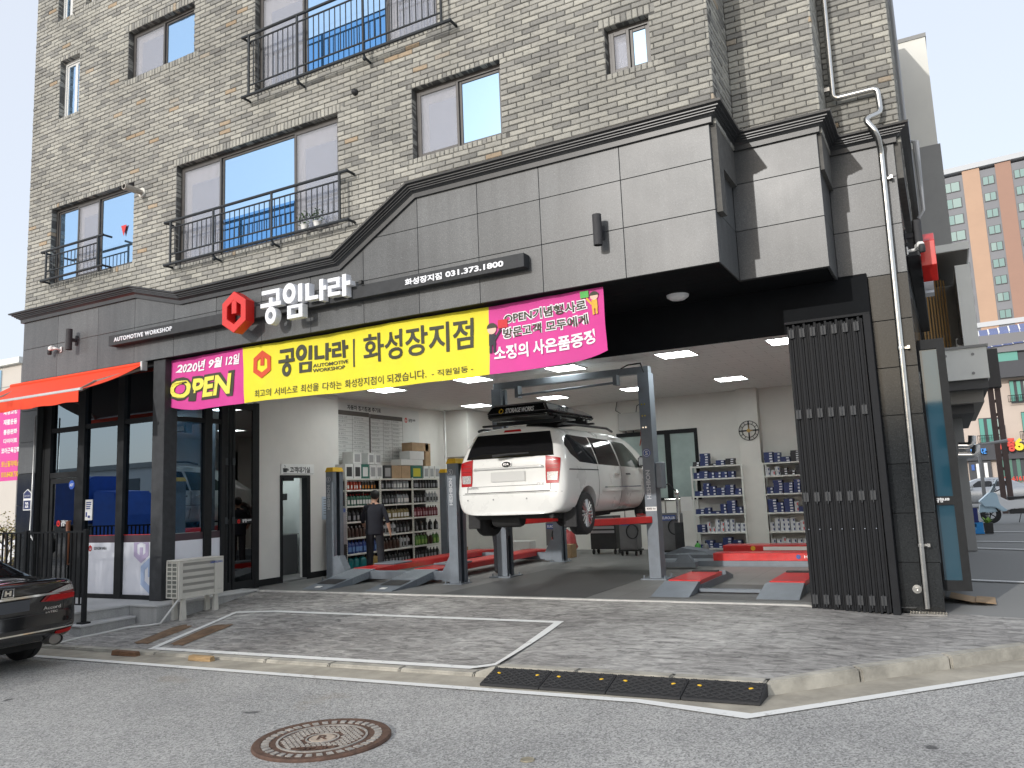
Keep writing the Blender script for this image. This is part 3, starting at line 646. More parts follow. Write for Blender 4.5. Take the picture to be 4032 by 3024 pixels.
for z0, z1 in zip(ZS, ZS[1:]):
    z1 = min(z1, 5.745)
    MB().box(-2.055+g, -2.03, FY+.027, 9.827, z0+g, z1-g).build('stone_slab', GRAN, bld, bevel=.003)
    slab([(-2.03+g, z0+g), (-.99, z0+g), (-.99, z1-g), (-2.03+g, z1-g)], 'y', 9.83, .02, GRAN)
    MB().box(-1.01, -.99, 9.852, 10.687, z0+g, z1-g).build('stone_slab', GRAN, bld, bevel=.003)
    slab([(-.99+g, z0+g), (-.2, z0+g), (-.2, z1-g), (-.99+g, z1-g)], 'y', 10.69, .02, GRAN)
    for k in range(4): MB().box(-.22, -.2, 10.712+k*1.1, 10.712+k*1.1+1.095, z0+g, z1-g).build('stone_slab', GRAND, bld, bevel=.003)
PZ = [-.1, .516, 1.09, 1.675, 2.26, 2.843, 3.43, 4.0]
for z0, z1 in zip(PZ, PZ[1:]):
    slab([(-.65, z0+g), (-.2, z0+g), (-.2, z1-g), (-.65, z1-g)], 'y', 10.69, .02, GRAND)
    for k in range(4): MB().box(-.22, -.2, 10.712+k*1.1, 10.712+k*1.1+1.095, z0+g, z1-g).build('stone_slab', GRAND, bld, bevel=.003)
    slab([(-15.36, z0+g), (-14.82, z0+g), (-14.82, z1-g), (-15.36, z1-g)], 'y', FY, .02, GRAND if z0 < 2 else GRAN)
MB().box(-15.385, -15.36, FY+.03, 14, -.3, 5.2).build('side_cladding', GRAN, bld)
MB().box(-.67, -.65, 10.71, 11.0, -.1, 3.99).build('jamb_lining', BLACK, bld)
# cornice swept along the whole front
PROF = [(0, -.03), (.035, -.03), (.04, .03), (.075, .055), (.095, .06), (.095, .078), (.12, .08), (.12, .098), (.15, .102), (.15, .122), (.19, .13), (.195, .155), (0, .165)]
path = [((-15.38, 11.5, 5.18), (-1, 0, 0), (0, 0, 1)), ((-15.38, FY, 5.18), (-1, -1, 0), (0, 0, 1))]
cz = -.155
pp = CTOP[1:-1]
for i, (x, z) in enumerate(pp):
    a = Vector((CTOP[i][0], 0, CTOP[i][1])); b = Vector((x, 0, z)); c = Vector((CTOP[i+2][0], 0, CTOP[i+2][1]))
    n1 = Vector((-(b-a).z, 0, (b-a).x)).normalized(); n2 = Vector((-(c-b).z, 0, (c-b).x)).normalized(); n = (n1+n2).normalized(); n /= n.dot(n1)
    path.append(((x, FY, z+cz), (0, -1, 0), tuple(n)))
zc = CTOP[-1][1]+cz
path += [((-2.03, FY, zc), (1, -1, 0), (0, 0, 1)), ((-2.03, 9.83, zc), (1, -1, 0), (0, 0, 1)), ((-.99, 9.83, zc), (1, -1, 0), (0, 0, 1)), ((-.99, 10.69, zc), (1, -1, 0), (0, 0, 1)), ((-.2, 10.69, zc), (1, -1, 0), (0, 0, 1)), ((-.2, 17, zc), (1, 0, 0), (0, 0, 1))]
vs = []; fs = []; n = len(PROF)
for (p, o_, u_) in path:
    for d, h in PROF: vs.append(Vector(p)+Vector(o_)*d+Vector(u_)*h)
for i in range(len(path)-1):
    for j in range(n-1): fs.append((i*n+j, i*n+j+1, (i+1)*n+j+1, (i+1)*n+j))
MB().add(vs, fs).build('cornice', CORN, bld)
# soffit, lintel
SOFF = M('soffit_black', (.008, .009, .0105), .75, 0, .2, 5, spec=.1)
mb = MB(); mb.box(-15.28, -14.0, FY+.03, 9.2, 4.0, 4.06)
for k in range(9): mb.box(-11.4, -2.06, 8.876+.19*k, 8.876+.19*k+.186, 4.002, 4.05)
mb.box(-14, -11.4, FY+.03, 9.2, 4.002, 4.05); mb.box(-2.06, -1.03, 9.855, 10.6, 4.004, 4.05); mb.box(-1.03, -.66, 10.66, 10.7, 4.004, 4.05); mb.box(-15.2, -2.07, FY+.04, 10.75, 4.07, 4.2); mb.box(-2.07, -1.03, 9.86, 10.75, 4.07, 4.2)
mb.build('soffit', SOFF, bld)
mb = MB(); mb.box(-11.42, -.652, 10.58, 10.72, 3.415, 3.998); mb.box(-11.42, -.652, 10.56, 10.6, 3.39, 3.43); mb.build('lintel', SOFF, bld)
# upper windows
SCREEN = glass('insect_screen', (.85, .85, .86), .0, .6); _n, _l = NT(SCREEN); _n['Layer Weight'].inputs[0].default_value = .1; _d = _n.new('ShaderNodeBsdfDiffuse'); _d.inputs[0].default_value = (.58, .59, .63, 1); _x = [q for q in _n if q.type == 'MIX_SHADER'][0]; _l.new(_d.outputs[0], _x.inputs[2]); [_l.remove(k) for k in list(_x.inputs[0].links)]; _x.inputs[0].default_value = .28
PALEG = M('sky_reflection_glass', (.62, .68, .78), .06, .85, spec=.8)
BLUEG = M('blue_reflective_glass', (.40, .60, .82), .02, .92, spec=.8); BLUEG2 = M('deep_blue_glass', (.12, .32, .64), .03, .85, spec=.8)
CURT = M('curtain_grey', (.72, .73, .77), .9, 0, .12, 2.5, stretch=(6, 1, 1))
WFRAME = M('white_pvc', (.7, .7, .68), .4)
def window(h, cols, fm=FRAME, lo=None):
    x0, x1, z0, z1 = h; y = 8.985; t = .05
    wn = MB(); wn.box(x0, x1, y+.01, y+.08, z0, z0+.045); wn.box(x0, x1, y+.01, y+.08, z1-.06, z1); wn.box(x0, x0+t, y+.01, y+.08, z0+.045, z1-.06); wn.box(x1-t, x1, y+.01, y+.08, z0+.045, z1-.06)
    wn.box(x0, x1, y+.12, y+.14, z0, z1)
    wo_ = wn.build('window', fm, bld)
    xa = x0+t
    for i, (frac, kind) in enumerate(cols):
        xb = xa+(x1-x0-2*t)*frac; yy = y+(.0 if kind == 's' else .03); s = .04
        sb = MB(); sb.box(xa, xa+s, yy, yy+.03, z0+.045, z1-.06); sb.box(xb-s, xb, yy, yy+.03, z0+.045, z1-.06); sb.box(xa+s, xb-s, yy, yy+.03, z0+.045, z0+.045+s); sb.box(xa+s, xb-s, yy, yy+.03, z1-.06-s, z1-.06)
        sb.build('sash', fm, wo_, bevel=.003)
        if kind == 's':
            MB().box(xa+s, xb-s, yy+.012, yy+.016, z0+.045+s, z1-.06-s).build('screen', SCREEN, wo_)
            MB().box(xa+s+.16*(xb-xa), xb-s, yy+.04, yy+.045, z0+.045+s, z1-.06-s-.14*(z1-z0)).build('sky_reflection_pane', PALEG, wo_); MB().box(xa+.01, xb-.01, yy+.052, yy+.056, z0+.05, z1-.07).build('curtain', CURT, wo_)  # inset pale sheet shaped as the sky's reflection in the sash glass
        elif kind == 'g2':
            zm = lo if lo else z0+.45*(z1-z0)
            MB().box(xa+s, xb-s, yy+.012, yy+.018, z0+.045+s, z1-.06-s).build('pane', BLUEG, wo_)
            MB().box(xa+s, xb-s, yy-.006, yy+.0, z0+.045+s, zm).build('lower_blue_pane', BLUEG2, wo_)  # deeper blue sheet over the lower part of the pane
        else: MB().box(xa+s, xb-s, yy+.012, yy+.018, z0+.045+s, z1-.06-s).build('pane', BLUEG, wo_)
        xa = xb
    return wo_
H = HOLES
window(H['B'], [(.27, 's'), (.47, 'g2'), (.26, 's')], lo=6.2); window(H['H'], [(.27, 's'), (.47, 'g2'), (.26, 's')], lo=8.8); wA = window(H['A'], [(.27, 'g'), (.28, 's'), (.45, 'g')])
window(H['C'], [(.5, 's'), (.5, 'g')]); window(H['D'], [(.5, 's'), (.5, 'g')]); window(H['E'], [(.5, 's'), (.5, 'g')]); window(H['F'], [(.55, 'g'), (.45, 'g')], WFRAME); window(H['G'], [(.5, 'g'), (.5, 'g')], WFRAME); window(H['I'], [(1, 'g')], WFRAME)
MB().prism([(-12.75, 6.62), (-12.6, 6.62), (-12.675, 6.42)], 'y', 9.001, 9.005).build('triangle_sticker', REDS, wA)
# interior shell
iw = MB()
iw.box(-11.7, -11.5, 11.0, 11.7, 0, 3.79); iw.box(-11.7, -11.5, 12.42, 13.4, 0, 3.79); iw.box(-11.7, -11.5, 11.7, 12.42, 2.03, 3.79)
iw.box(-11.95, -11.75, 13.2, 19.8, 0, 3.79); iw.box(-11.75, -11.7, 13.2, 13.4, 0, 3.79)
iw.box(-11.95, -.5, 19.6, 19.75, 0, 1.2); iw.box(-11.95, -7.5, 19.6, 19.75, 1.2, 3.79); iw.box(-5.38, -.5, 19.6, 19.75, 1.2, 3.79); iw.box(-7.5, -5.38, 19.6, 19.75, 2.95, 3.79)
iw.box(-.68, -.5, 10.98, 19.6, 0, 3.79)
iw.build('inner_wall', WALLW, bld)
MB().box(-4.3, -3.83, 19.3, 19.61, 0, 3.79).build('pillar', WALLW, bld)
MB().box(-11.74, -11.0, 17.9, 19.6, 2.55, 3.77).build('bulkhead', WALLW, bld)
for a, b in ((11.0, 11.69), (12.5, 13.41)): MB().box(-11.52, -11.49, a, b, 0, .12).build('skirting', BLACK, bld)
def ceilm():
    mt = M('ceiling_grid', (.6, .59, .57), .9); N, L = NT(mt); b = N['Principled BSDF']; tc = N.new('ShaderNodeTexCoord')
    bk = N.new('ShaderNodeTexBrick'); bk.offset = .5; bk.inputs['Scale'].default_value = 1; bk.inputs['Mortar Size'].default_value = .004; bk.inputs['Brick Width'].default_value = .6; bk.inputs['Row Height'].default_value = .3
    bk.inputs['Color1'].default_value = (.74, .73, .71, 1); bk.inputs['Color2'].default_value = (.72, .71, .69, 1); bk.inputs['Mortar'].default_value = (.42, .41, .4, 1); L.new(tc.outputs['Object'], bk.inputs['Vector']); L.new(bk.outputs[0], b.inputs['Base Color']); return mt
MB().box(-11.95, -.5, 10.722, 19.75, 3.78, 3.9).build('ceiling', ceilm(), bld)
# window in the back wall
bwn = MB(); x0, x1, z0, z1 = -7.5, -5.38, 1.2, 2.95
for (a, b, c, d) in ((x0, x1, z0, z0+.07), (x0, x1, z1-.1, z1), (x0, x0+.08, z0+.07, z1-.1), (x1-.08, x1, z0+.07, z1-.1), (-6.22, -6.08, z0+.07, z1-.1)): bwn.box(a, b, 19.57, 19.64, c, d)
b2 = bwn.build('back_window', BLACK, bld)
FROST = M('frosted_glass', (.34, .42, .40), .5, 0, .15, 1.5)
for a, b in ((x0+.08, -6.22), (-6.08, x1-.08)): MB().box(a, b, 19.6, 19.61, z0+.07, z1-.1).build('pane', FROST, b2)
# lounge and office rooms
LW = M('lounge_wall', (.62, .66, .66), .85, 0, .04, 2)
mb = MB(); mb.box(-13.6, -13.5, 11.4, 13.2, .0, 3.6); mb.box(-15.28, -11.7, 13.2, 13.35, 0, 3.7); mb.box(-15.28, -11.7, 11.28, 11.38, .03, 3.7); mb.box(-15.28, -15.18, 9.3, 13.3, .03, 3.7); mb.build('room_wall', LW, bld)
mb = MB(); mb.box(-15.28, -11.45, 9.2, 13.3, 3.7, 3.8); mb.build('room_ceiling', CEIL, bld)
MB().box(-15.28, -11.5, 9.0, 13.3, -.02, .03).build('room_floor', M('room_floor_grey', (.2, .2, .2), .6, 0, .1, 3), bld)
# ------------------------------------------------------------------ storefront of the office
sf = MB(); y0, y1 = 8.97, 9.1
def V(a, b, c=.03, d=4.0): sf.box(a, b, y0, y1, c, d)
V(-14.82, -14.57); V(-13.76, -13.57); V(-12.657, -12.485)
def Hh(a, b, c, d): sf.box(a, b, y0+.01, y1-.01, c, d)
Hh(-14.57, -13.76, 3.9, 4.0); Hh(-13.57, -12.657, 3.93, 4.0); Hh(-12.485, -11.654, 3.93, 4.0)
Hh(-14.57, -13.76, 2.98, 3.06); Hh(-13.57, -12.657, 2.99, 3.07); Hh(-12.485, -11.654, 2.99, 3.07); Hh(-14.57, -13.76, 2.14, 2.24)
for a, b in ((-13.57, -12.657), (-12.485, -11.654)): Hh(a, b, .03, .1)
store = sf.build('storefront', BLACK, bld)
MB().box(-11.654, -11.36, 8.9, 9.16, .03, 4.0).build('corner_post', DGREY, store, bevel=.006)
OG = glass('office_glass', (.16, .31, .43), .26, gcol=(.72, .88, 1))
DG = glass('door_glass', (.45, .55, .54), .1)
for (a, b, c, d) in ((-14.57, -13.76, 2.24, 2.98), (-14.57, -13.76, 3.06, 3.9), (-13.57, -12.657, 1.09, 2.99), (-13.57, -12.657, 3.07, 3.93), (-12.485, -11.654, 1.09, 2.99), (-12.485, -11.654, 3.07, 3.93)):
    MB().box(a, b, 9.03, 9.038, c, d).build('pane', OG, store)
PURP = M('maroon_band', (.07, .045, .055), .4); FILM = M('white_film', (.8, .81, .86), .75, 0, .03, 2, spec=.15)
LP = M('pale_purple', (.52, .44, .62), .4); LBL = M('pale_blue', (.42, .52, .72), .4); REDL = M('red_line', (.6, .03, .04), .4)
TXT = M('text_black', (.02, .02, .022), .5); TXTW = M('text_white', (.85, .85, .85), .5)
for a, b in ((-13.57, -12.657), (-12.485, -11.654)):
    MB().box(a, b, 9.02, 9.05, .965, 1.085).build('spandrel', PURP, store); MB().box(a, b, 9.012, 9.05, 1.085, 1.095).build('red_strip', REDL, store); MB().box(a, b, 9.02, 9.05, .1, .965).build('white_panel', FILM, store)
mb = MB(); put_text(mb, 'GONGIM NARA', -13.28, -12.93, .845, .895, 9.016, .015); mb.build('panel_lettering', TXT, store)
mb = MB(); hexlogo(mb, -13.38, .87, .055, 9.014, 9.018); mb.build('hex_emblem', REDS, store)
mb = MB(); hexlogo(mb, -12.02, .86, .24, 9.0145, 9.0185); mb.v = [(x, y, .86-(z-.86) if z <= 1.2 else z) for x, y, z in mb.v]; mb.v = [(x, y, min(z, .962)) for x, y, z in mb.v]; mb.build('hex_emblem', LP, store)
mb = MB(); hexlogo(mb, -11.79, .42, .3, 9.0145, 9.0185); mb.v = [(min(x, -11.66), y, max(.102, z)) for x, y, z in mb.v]; mb.build('hex_emblem', LBL, store)
# entrance door
od = MB(); a, b = -14.56, -13.77
for q in ((a, a+.07, .04, 2.13), (b-.07, b, .04, 2.13), (a+.07, b-.07, .04, .16), (a+.07, b-.07, 2.04, 2.13)): od.box(q[0], q[1], 8.99, 9.04, q[2], q[3])
d_ = od.build('entrance_door', BLACK, store); MB().box(a+.07, b-.07, 9.01, 9.018, .16, 2.04).build('pane', DG, d_)
MB().tube([(b-.14, 8.985, 1.35), (b-.14, 8.94, 1.35), (b-.14, 8.94, .6), (b-.14, 8.985, .6)], .02, 8).build('handle', M('door_wood', (.22, .08, .035), .5, 0, .3, 8), d_, smooth=True)
mb = MB(); word(mb, -14.2, 1.27, .2, .1, 8.988, 8.992); mb.build('door_lettering', TXTW, d_); mb = MB(); hexlogo(mb, -14.28, 1.32, .06, 8.988, 8.992); mb.build('hex_emblem', REDS, d_)
# side glazing towards the workshop
rs = MB(); xx = -11.4
rs.box(xx-.06, xx+.04, 9.74, 9.9, .03, 4.0); rs.box(xx-.06, xx+.04, 10.11, 10.2, .03, 4.0)
for q in ((9.16, 9.74), (9.9, 10.11)):
    rs.box(xx-.05, xx+.03, q[0], q[1], 2.97, 3.05); rs.box(xx-.05, xx+.03, q[0], q[1], .03, .1); rs.box(xx-.05, xx+.03, q[0], q[1], 3.9, 4.0)
rt = rs.build('side_glazing', BLACK, store)
for q in ((9.16, 9.74), (9.9, 10.11)):
    MB().box(xx-.01, xx-.002, q[0], q[1], 1.09, 2.97).build('pane', OG, rt); MB().box(xx-.01, xx-.002, q[0], q[1], 3.05, 3.9).build('pane', OG, rt)
    MB().box(xx-.02, xx+.01, q[0], q[1], .965, 1.085).build('spandrel', PURP, rt); MB().box(xx-.02, xx+.01, q[0], q[1], .1, .965).build('white_panel', FILM, rt)
jm = MB(); jm.box(-11.52, -11.36, 10.9, 11.0, 0, 3.41); jm.build('jamb', BLACK, store)
# folded glass door leaves at the left of the opening
fd = thing('folding_glass_door', 'narrow black framed glass door leaves folded at left of the workshop opening', 'door', (-11.4, 10.5, 0))
for k, (ya, yb, xo) in enumerate(((10.22, 10.36, .0), (10.37, 10.89, .02))):
    lf = MB(); xa = xx+xo
    lf.box(xa-.025, xa+.025, ya, ya+.05, .02, 3.38); lf.box(xa-.025, xa+.025, yb-.05, yb, .02, 3.38)
    for c, d in ((.02, .16), (1.18, 1.27), (3.26, 3.38)): lf.box(xa-.025, xa+.025, ya+.05, yb-.05, c, d)
    l_ = lf.build('door_leaf', BLACK, fd, bevel=.003)
    if yb-ya > .3:
        for c, d in ((.16, 1.18), (1.27, 3.26)): MB().box(xa-.004, xa+.004, ya+.05, yb-.05, c, d).build('pane', glass('dark_door_glass', (.2, .24, .26), .06), l_)
        mb = MB(); wv = MB(); word(wv, 0, 1.2, .22, .055, 0, .004); mb.add([(xa+.03+p[1]*.3, 10.58+p[0], p[2]) for p in wv.v], wv.f); mb.build('door_lettering', TXTW, l_)
        mb = MB(); wv = MB(); hexlogo(wv, 0, 1.225, .04, 0, .004); mb.add([(xa+.03+p[1]*.3, 10.5+p[0], p[2]) for p in wv.v], wv.f); mb.build('hex_emblem', REDS, l_)
    for hz in (1.25, 2.3):
        MB().box(xa+.025, xa+.037, ya-.02, ya+.04, hz-.06, hz+.06).build('hinge', RAILM, l_)
# stickers beside the entrance
mb = MB(); mb.box(-13.565, -13.36, 9.02, 9.024, 1.36, 1.72)
o = tag(mb.build('notice_sheet', WHITE), 'white notice sheet taped inside the office glass by the door', 'notice')
mb = MB()
for k in range(4): mb.box(-13.53, -13.53+random.uniform(.09, .15), 9.017, 9.019, 1.66-k*.035, 1.68-k*.035)
mb.box(-13.54, -13.5, 9.017, 9.019, 1.42, 1.5); mb.box(-13.48, -13.42, 9.017, 9.019, 1.4, 1.44); mb.build('print', M('print_navy', (.03, .05, .2), .6), o)
t = thing('security_sticker', 'small blue octagonal ADT sticker on the entrance door glass', 'sticker', (-13.9, 8.985, 1.97))
mb = MB(); mb.prism(ngon(-13.92, 2.0, .085, 8, PI/8), 'y', 8.984, 8.988); mb.build('plate', M('sticker_blue', (.02, .1, .5), .4), t); mb = MB(); put_text(mb, 'ADT', -13.975, -13.865, 1.975, 2.025, 8.982, .03); mb.build('lettering', TXTW, t)
t = thing('house_number_plate', 'navy house number plate reading 22 on the granite pier', 'sign', (-15.0, 8.84, 1.55))
mb = MB(); mb.prism([(-15.12, 1.58), (-14.88, 1.58), (-14.88, 1.9), (-15.0, 1.97), (-15.12, 1.9)], 'y', 8.835, 8.848); mb.build('plate', WHITE, t)
mb = MB(); mb.prism([(-15.105, 1.6), (-14.895, 1.6), (-14.895, 1.76), (-15.105, 1.76)], 'y', 8.831, 8.836); mb.prism([(-15.105, 1.8), (-14.895, 1.8), (-14.895, 1.89), (-15.0, 1.95), (-15.105, 1.89)], 'y', 8.831, 8.836); mb.build('blue_field', M('navy', (.02, .03, .11), .5), t)
mb = MB(); put_text(mb, '22', -15.05, -14.95, 1.63, 1.73, 8.829, .03); put_text(mb, '동탄기흥로', -15.08, -14.92, 1.83, 1.86, 8.829); mb.build('digits', TXTW, t)
# ------------------------------------------------------------------ fascia sign
sg = thing('fascia_sign', 'dark sign bar with red hexagon emblem and raised white Korean letters', 'sign', (-8.5, 8.7, 4.1))
MB().box(-12.58, -4.43, 8.7, 8.848, 4.335, 4.515).build('sign_bar', DGREY, sg, bevel=.004)
mb = MB(); hexlogo(mb, -9.345, 4.435, .325, 8.52, 8.7); mb.build('hexagon_emblem', REDS, sg, bevel=.006)
mb = MB(); word(mb, -8.85, 4.185, 1.73, .50, 8.58, 8.7); mb.build('raised_letters', SIGNW, sg, bevel=.005)
mb = MB(); put_text(mb, 'AUTOMOTIVE WORKSHOP', -12.42, -10.95, 4.39, 4.465, 8.7, .02, .012, space=1.15); mb.build('left_lettering', SIGNW, sg)
mb = MB(); put_text(mb, '화성장지점', -6.26, -5.66, 4.375, 4.47, 8.7, .03, .01); mb.build('right_lettering', SIGNW, sg); mb = MB(); put_text(mb, '031.373.1800', -5.6, -4.72, 4.385, 4.463, 8.7, .03, .01); mb.build('phone_lettering', SIGNW, sg)
mb = MB(); mb.box(-7.02, -6.97, 8.64, 8.7, 4.52, 4.57); mb.build('cable_box', BLACKP, sg)
# ------------------------------------------------------------------ banner
def cloth(x, y, z):
    u = (x+11.4)/7.9; v = (z-3.08)/.9; w_ = 1-v
    zz = z+.018*math.sin(u*7)*w_; xx_ = x; yy = y+.02*math.sin(x*2.1+z*1.5)+.012*math.sin(x*6.3+2*z)*(.3+w_)+.006*math.sin(x*13+z*9)
    e = max(0, (x+4.35)/.85); zz += .10*e*e*w_; yy += .10*e*w_*math.sin(e*3)
    l = max(0, (-10.6-x)/.8); zz += .16*l*l*w_; xx_ -= .15*l*w_; yy += .05*l*w_+.02*math.sin(x*22)*l
    return (xx_, yy, zz)
bn = thing('opening_banner', 'long magenta and yellow opening banner hung under the stone fascia', 'banner', (-7.5, 9.0, 3.1))
MAG = M('banner_magenta', (.62, .05, .28), .7, 0, .05, 3); YEL = M('banner_yellow', (.78, .68, .03), .7, 0, .05, 3); BTX = M('banner_ink', (.05, .05, .03), .7); BWH = M('banner_white', (.85, .83, .85), .7); BRED = M('banner_red', (.62, .07, .02), .7); BYL = M('banner_letter_yellow', (.8, .72, .1), .7)
def panel(x0, x1, mat, nm):
    nx, nz = int((x1-x0)*9), 12; mb = MB(); vs = []
    for i in range(nx+1):
        for j in range(nz+1): vs.append(cloth(x0+(x1-x0)*i/nx, 9.0, 3.08+.9*j/nz))
    n = nz+1; fs = [(i*n+j, (i+1)*n+j, (i+1)*n+j+1, i*n+j+1) for i in range(nx) for j in range(nz)]
    k = len(vs); vs2 = vs+[(x, y+.003, z) for x, y, z in vs]; fs += [tuple(q+k for q in f[::-1]) for f in fs]
    mb.add(vs2, fs); mb.build(nm, mat, bn, smooth=True)
panel(-11.4, -9.63, MAG, 'magenta_panel'); panel(-9.63, -5.15, YEL, 'yellow_panel'); panel(-5.15, -3.5, MAG, 'magenta_panel')
def btext(s, x0, x1, z0, z1, mat, bold=.02, off=.010, shear=0., nm='printed_text', space=1.):
    mb = MB(); put_text(mb, s, x0, x1, z0, z1, 9.0-off, bold, shear=shear, fn=cloth, space=space); mb.build(nm, mat, bn)
for (s, x0, x1, z0, z1, mt, b, sh) in (('2020년', -11.2, -10.5, 3.72, 3.9, BWH, .03, .2), ('9월', -10.42, -10.1, 3.73, 3.9, BWH, .03, .2), ('12일', -10.03, -9.7, 3.73, 3.9, BWH, .03, .2),
    ('OPEN', -11.33, -9.82, 3.22, 3.65, BTX, .085, .15), ('화성장지점', -7.24, -5.38, 3.46, 3.87, BTX, .018, 0), ('AUTOMOTIVE', -8.2, -7.53, 3.5, 3.555, BTX, .02, 0), ('WORKSHOP', -8.2, -7.6, 3.425, 3.48, BTX, .02, 0),
    ('- 직원일동 -', -6.05, -5.4, 3.15, 3.235, BTX, .003, 0)): btext(s, x0, x1, z0, z1, mt, b, shear=sh)
ws_ = '최고의 서비스로 최선을 다하는 화성장지점이 되겠습니다.'.split(); n_ = sum(len(q) for q in ws_)+.45*(len(ws_)-1); p_ = 0
for q in ws_:
    k_ = 3.25/n_; btext(q, -9.37+p_*k_, -9.37+(p_+len(q)-.08)*k_, 3.14, 3.26, BTX, .003, nm='slogan_word'); p_ += len(q)+.45
btext('OPEN', -11.27, -9.89, 3.265, 3.605, BYL, .035, .016, .15)
for (s, x0, x1, z0, z1, mt, mt2, b) in (('OPEN기념행사로', -4.92, -3.74, 3.72, 3.85, BTX, BWH, .02), ('방문고객 모두에게', -4.94, -3.74, 3.53, 3.66, BTX, BWH, .02), ('소정의 사은품증정', -5.08, -3.66, 3.25, 3.44, BWH, None, .03)):
    if mt2: btext(s, x0-.015, x1+.015, z0-.015, z1+.015, mt2, .075, .008)
    btext(s, x0, x1, z0, z1, mt, b, .013)
mb = MB(); mb.box(-7.43, -7.4, 8.99, 8.992, 3.43, 3.84); mb.v = [cloth(*p) for p in mb.v]; mb.build('divider', BTX, bn)
mb = MB(); hexlogo(mb, -9.21, 3.66, .225, 8.988, 8.992, fn=cloth); mb.build('hexagon_emblem', BRED, bn)
mb = MB(); word(mb, -8.88, 3.44, 1.36, .41, 8.988, 8.992, fn=cloth); mb.build('printed_word', BTX, bn)
# little printed gift givers
for (cx, cz, s, coat, gift, sd) in ((-5.1, 3.36, 1., (.03, .03, .04), (.6, .03, .04), 1), (-3.62, 3.62, .8, (.7, .4, .05), (.1, .45, .1), -1)):
    mb = MB(); mb.prism(ngon(cx, cz+.31*s, .065*s, 14), 'y', 8.982, 8.984); mb.v = [cloth(*p) for p in mb.v]; mb.build('printed_face', M('print_skin', (.75, .5, .38), .7), bn)
    mb = MB(); mb.prism([(cx+.075*s*math.cos(a), cz+.325*s+.07*s*math.sin(a)) for a in frange(0, PI, 8)], 'y', 8.98, 8.9815); mb.v = [cloth(*p) for p in mb.v]; mb.build('printed_hair', BTX, bn)
    mb = MB(); mb.prism([(cx-.05*s, cz+.1*s), (cx+.05*s, cz+.1*s), (cx+.045*s, cz+.25*s), (cx-.045*s, cz+.25*s)], 'y', 8.982, 8.984); mb.prism([(cx-.045*s, cz), (cx-.01*s, cz), (cx-.01*s, cz+.1*s), (cx-.045*s, cz+.1*s)], 'y', 8.982, 8.984); mb.prism([(cx+.01*s, cz), (cx+.045*s, cz), (cx+.045*s, cz+.1*s), (cx+.01*s, cz+.1*s)], 'y', 8.982, 8.984)
    mb.prism([(cx+.04*s*sd, cz+.2*s), (cx+.12*s*sd, cz+.31*s), (cx+.14*s*sd, cz+.28*s), (cx+.05*s*sd, cz+.16*s)], 'y', 8.982, 8.984); mb.v = [cloth(*p) for p in mb.v]; mb.build('printed_clothes', M('print_coat%d' % sd, coat, .7), bn)
    mb = MB(); gx_ = cx+.16*s*sd; mb.prism([(gx_-.07*s, cz+.31*s), (gx_+.07*s, cz+.31*s), (gx_+.07*s, cz+.42*s), (gx_-.07*s, cz+.42*s)], 'y', 8.982, 8.984); mb.v = [cloth(*p) for p in mb.v]; mb.build('printed_gift', M('print_gift%d' % sd, gift, .7), bn)
# ------------------------------------------------------------------ awning
aw = thing('retractable_awning', 'bright red retractable awning over the office entrance', 'awning', (-13.5, 8.4, 3.3))
RED = M('awning_red', (.82, .06, .015), .75, 0, .06, 4, .1); ALU = M('white_aluminium', (.62, .62, .6), .35, .4, .1, 6); ARM = M('arm_taupe', (.3, .24, .2), .4, .3, .1, 6)
mb = MB(); n = 10; vs = []
for i in range(n+1):
    t_ = i/n; y = 8.82-1.14*t_; z = 3.955-.55*t_-.05*math.sin(PI*t_)
    for x in (-15.6, -11.78): vs += [(x, y, z), (x, y, z-.004)]
fs = []
for i in range(n):
    a = i*4; fs += [(a, a+2, a+6, a+4), (a+1, a+5, a+7, a+3), (a, a+4, a+5, a+1), (a+2, a+3, a+7, a+6)]
mb.add(vs, fs); mb.build('fabric', RED, aw, smooth=True, autos=40)
mb = MB(); vs = []
for i in range(n+1):
    t_ = i/n; vs += [(x, 8.82-1.14*t_, 3.947-.55*t_-.05*math.sin(PI*t_)) for x in (-15.6, -11.78)]
mb.add(vs, [(2*i, 2*i+1, 2*i+3, 2*i+2) for i in range(n)]); mb.build('dark_underside', M('awning_dark_underside', (.09, .06, .05), .9), aw, smooth=True)  # dark layer added to keep red out of the glass reflections
mb = MB(); vs = []
for i in range(41):
    x = -15.6+3.82*i/40
    for z in (3.385, 3.215+.008*math.sin(i*.9)): vs += [(x, 7.665+.004*math.sin(i*1.7), z), (x, 7.672+.004*math.sin(i*1.7), z)]
fs = []
for i in range(40):
    a = i*4; fs += [(a, a+2, a+6, a+4), (a+1, a+5, a+7, a+3), (a+2, a+3, a+7, a+6), (a, a+4, a+5, a+1)]
mb.add(vs, fs); mb.build('valance', RED, aw, smooth=True, autos=40)
MB().box(-15.62, -11.74, 7.66, 7.71, 3.385, 3.43).build('front_bar', ALU, aw, bevel=.008)
MB().cyl((-15.6, 8.80, 3.95), (-11.75, 8.80, 3.95), .035, n=12).build('roller', RED, aw, smooth=True, autos=40)
mb = MB(); mb.tube([(-11.83, 8.78, 3.86), (-12.25, 8.25, 3.62), (-11.85, 7.72, 3.4)], .03, 8); mb.sphere((-12.25, 8.25, 3.62), .045, n=10); mb.build('folding_arm', ARM, aw, smooth=True, autos=40)
mb = MB(); mb.tube([(-15.3, 8.78, 3.86), (-14.9, 8.25, 3.62), (-15.3, 7.72, 3.4)], .03, 8); mb.build('folding_arm', ARM, aw, smooth=True, autos=40)
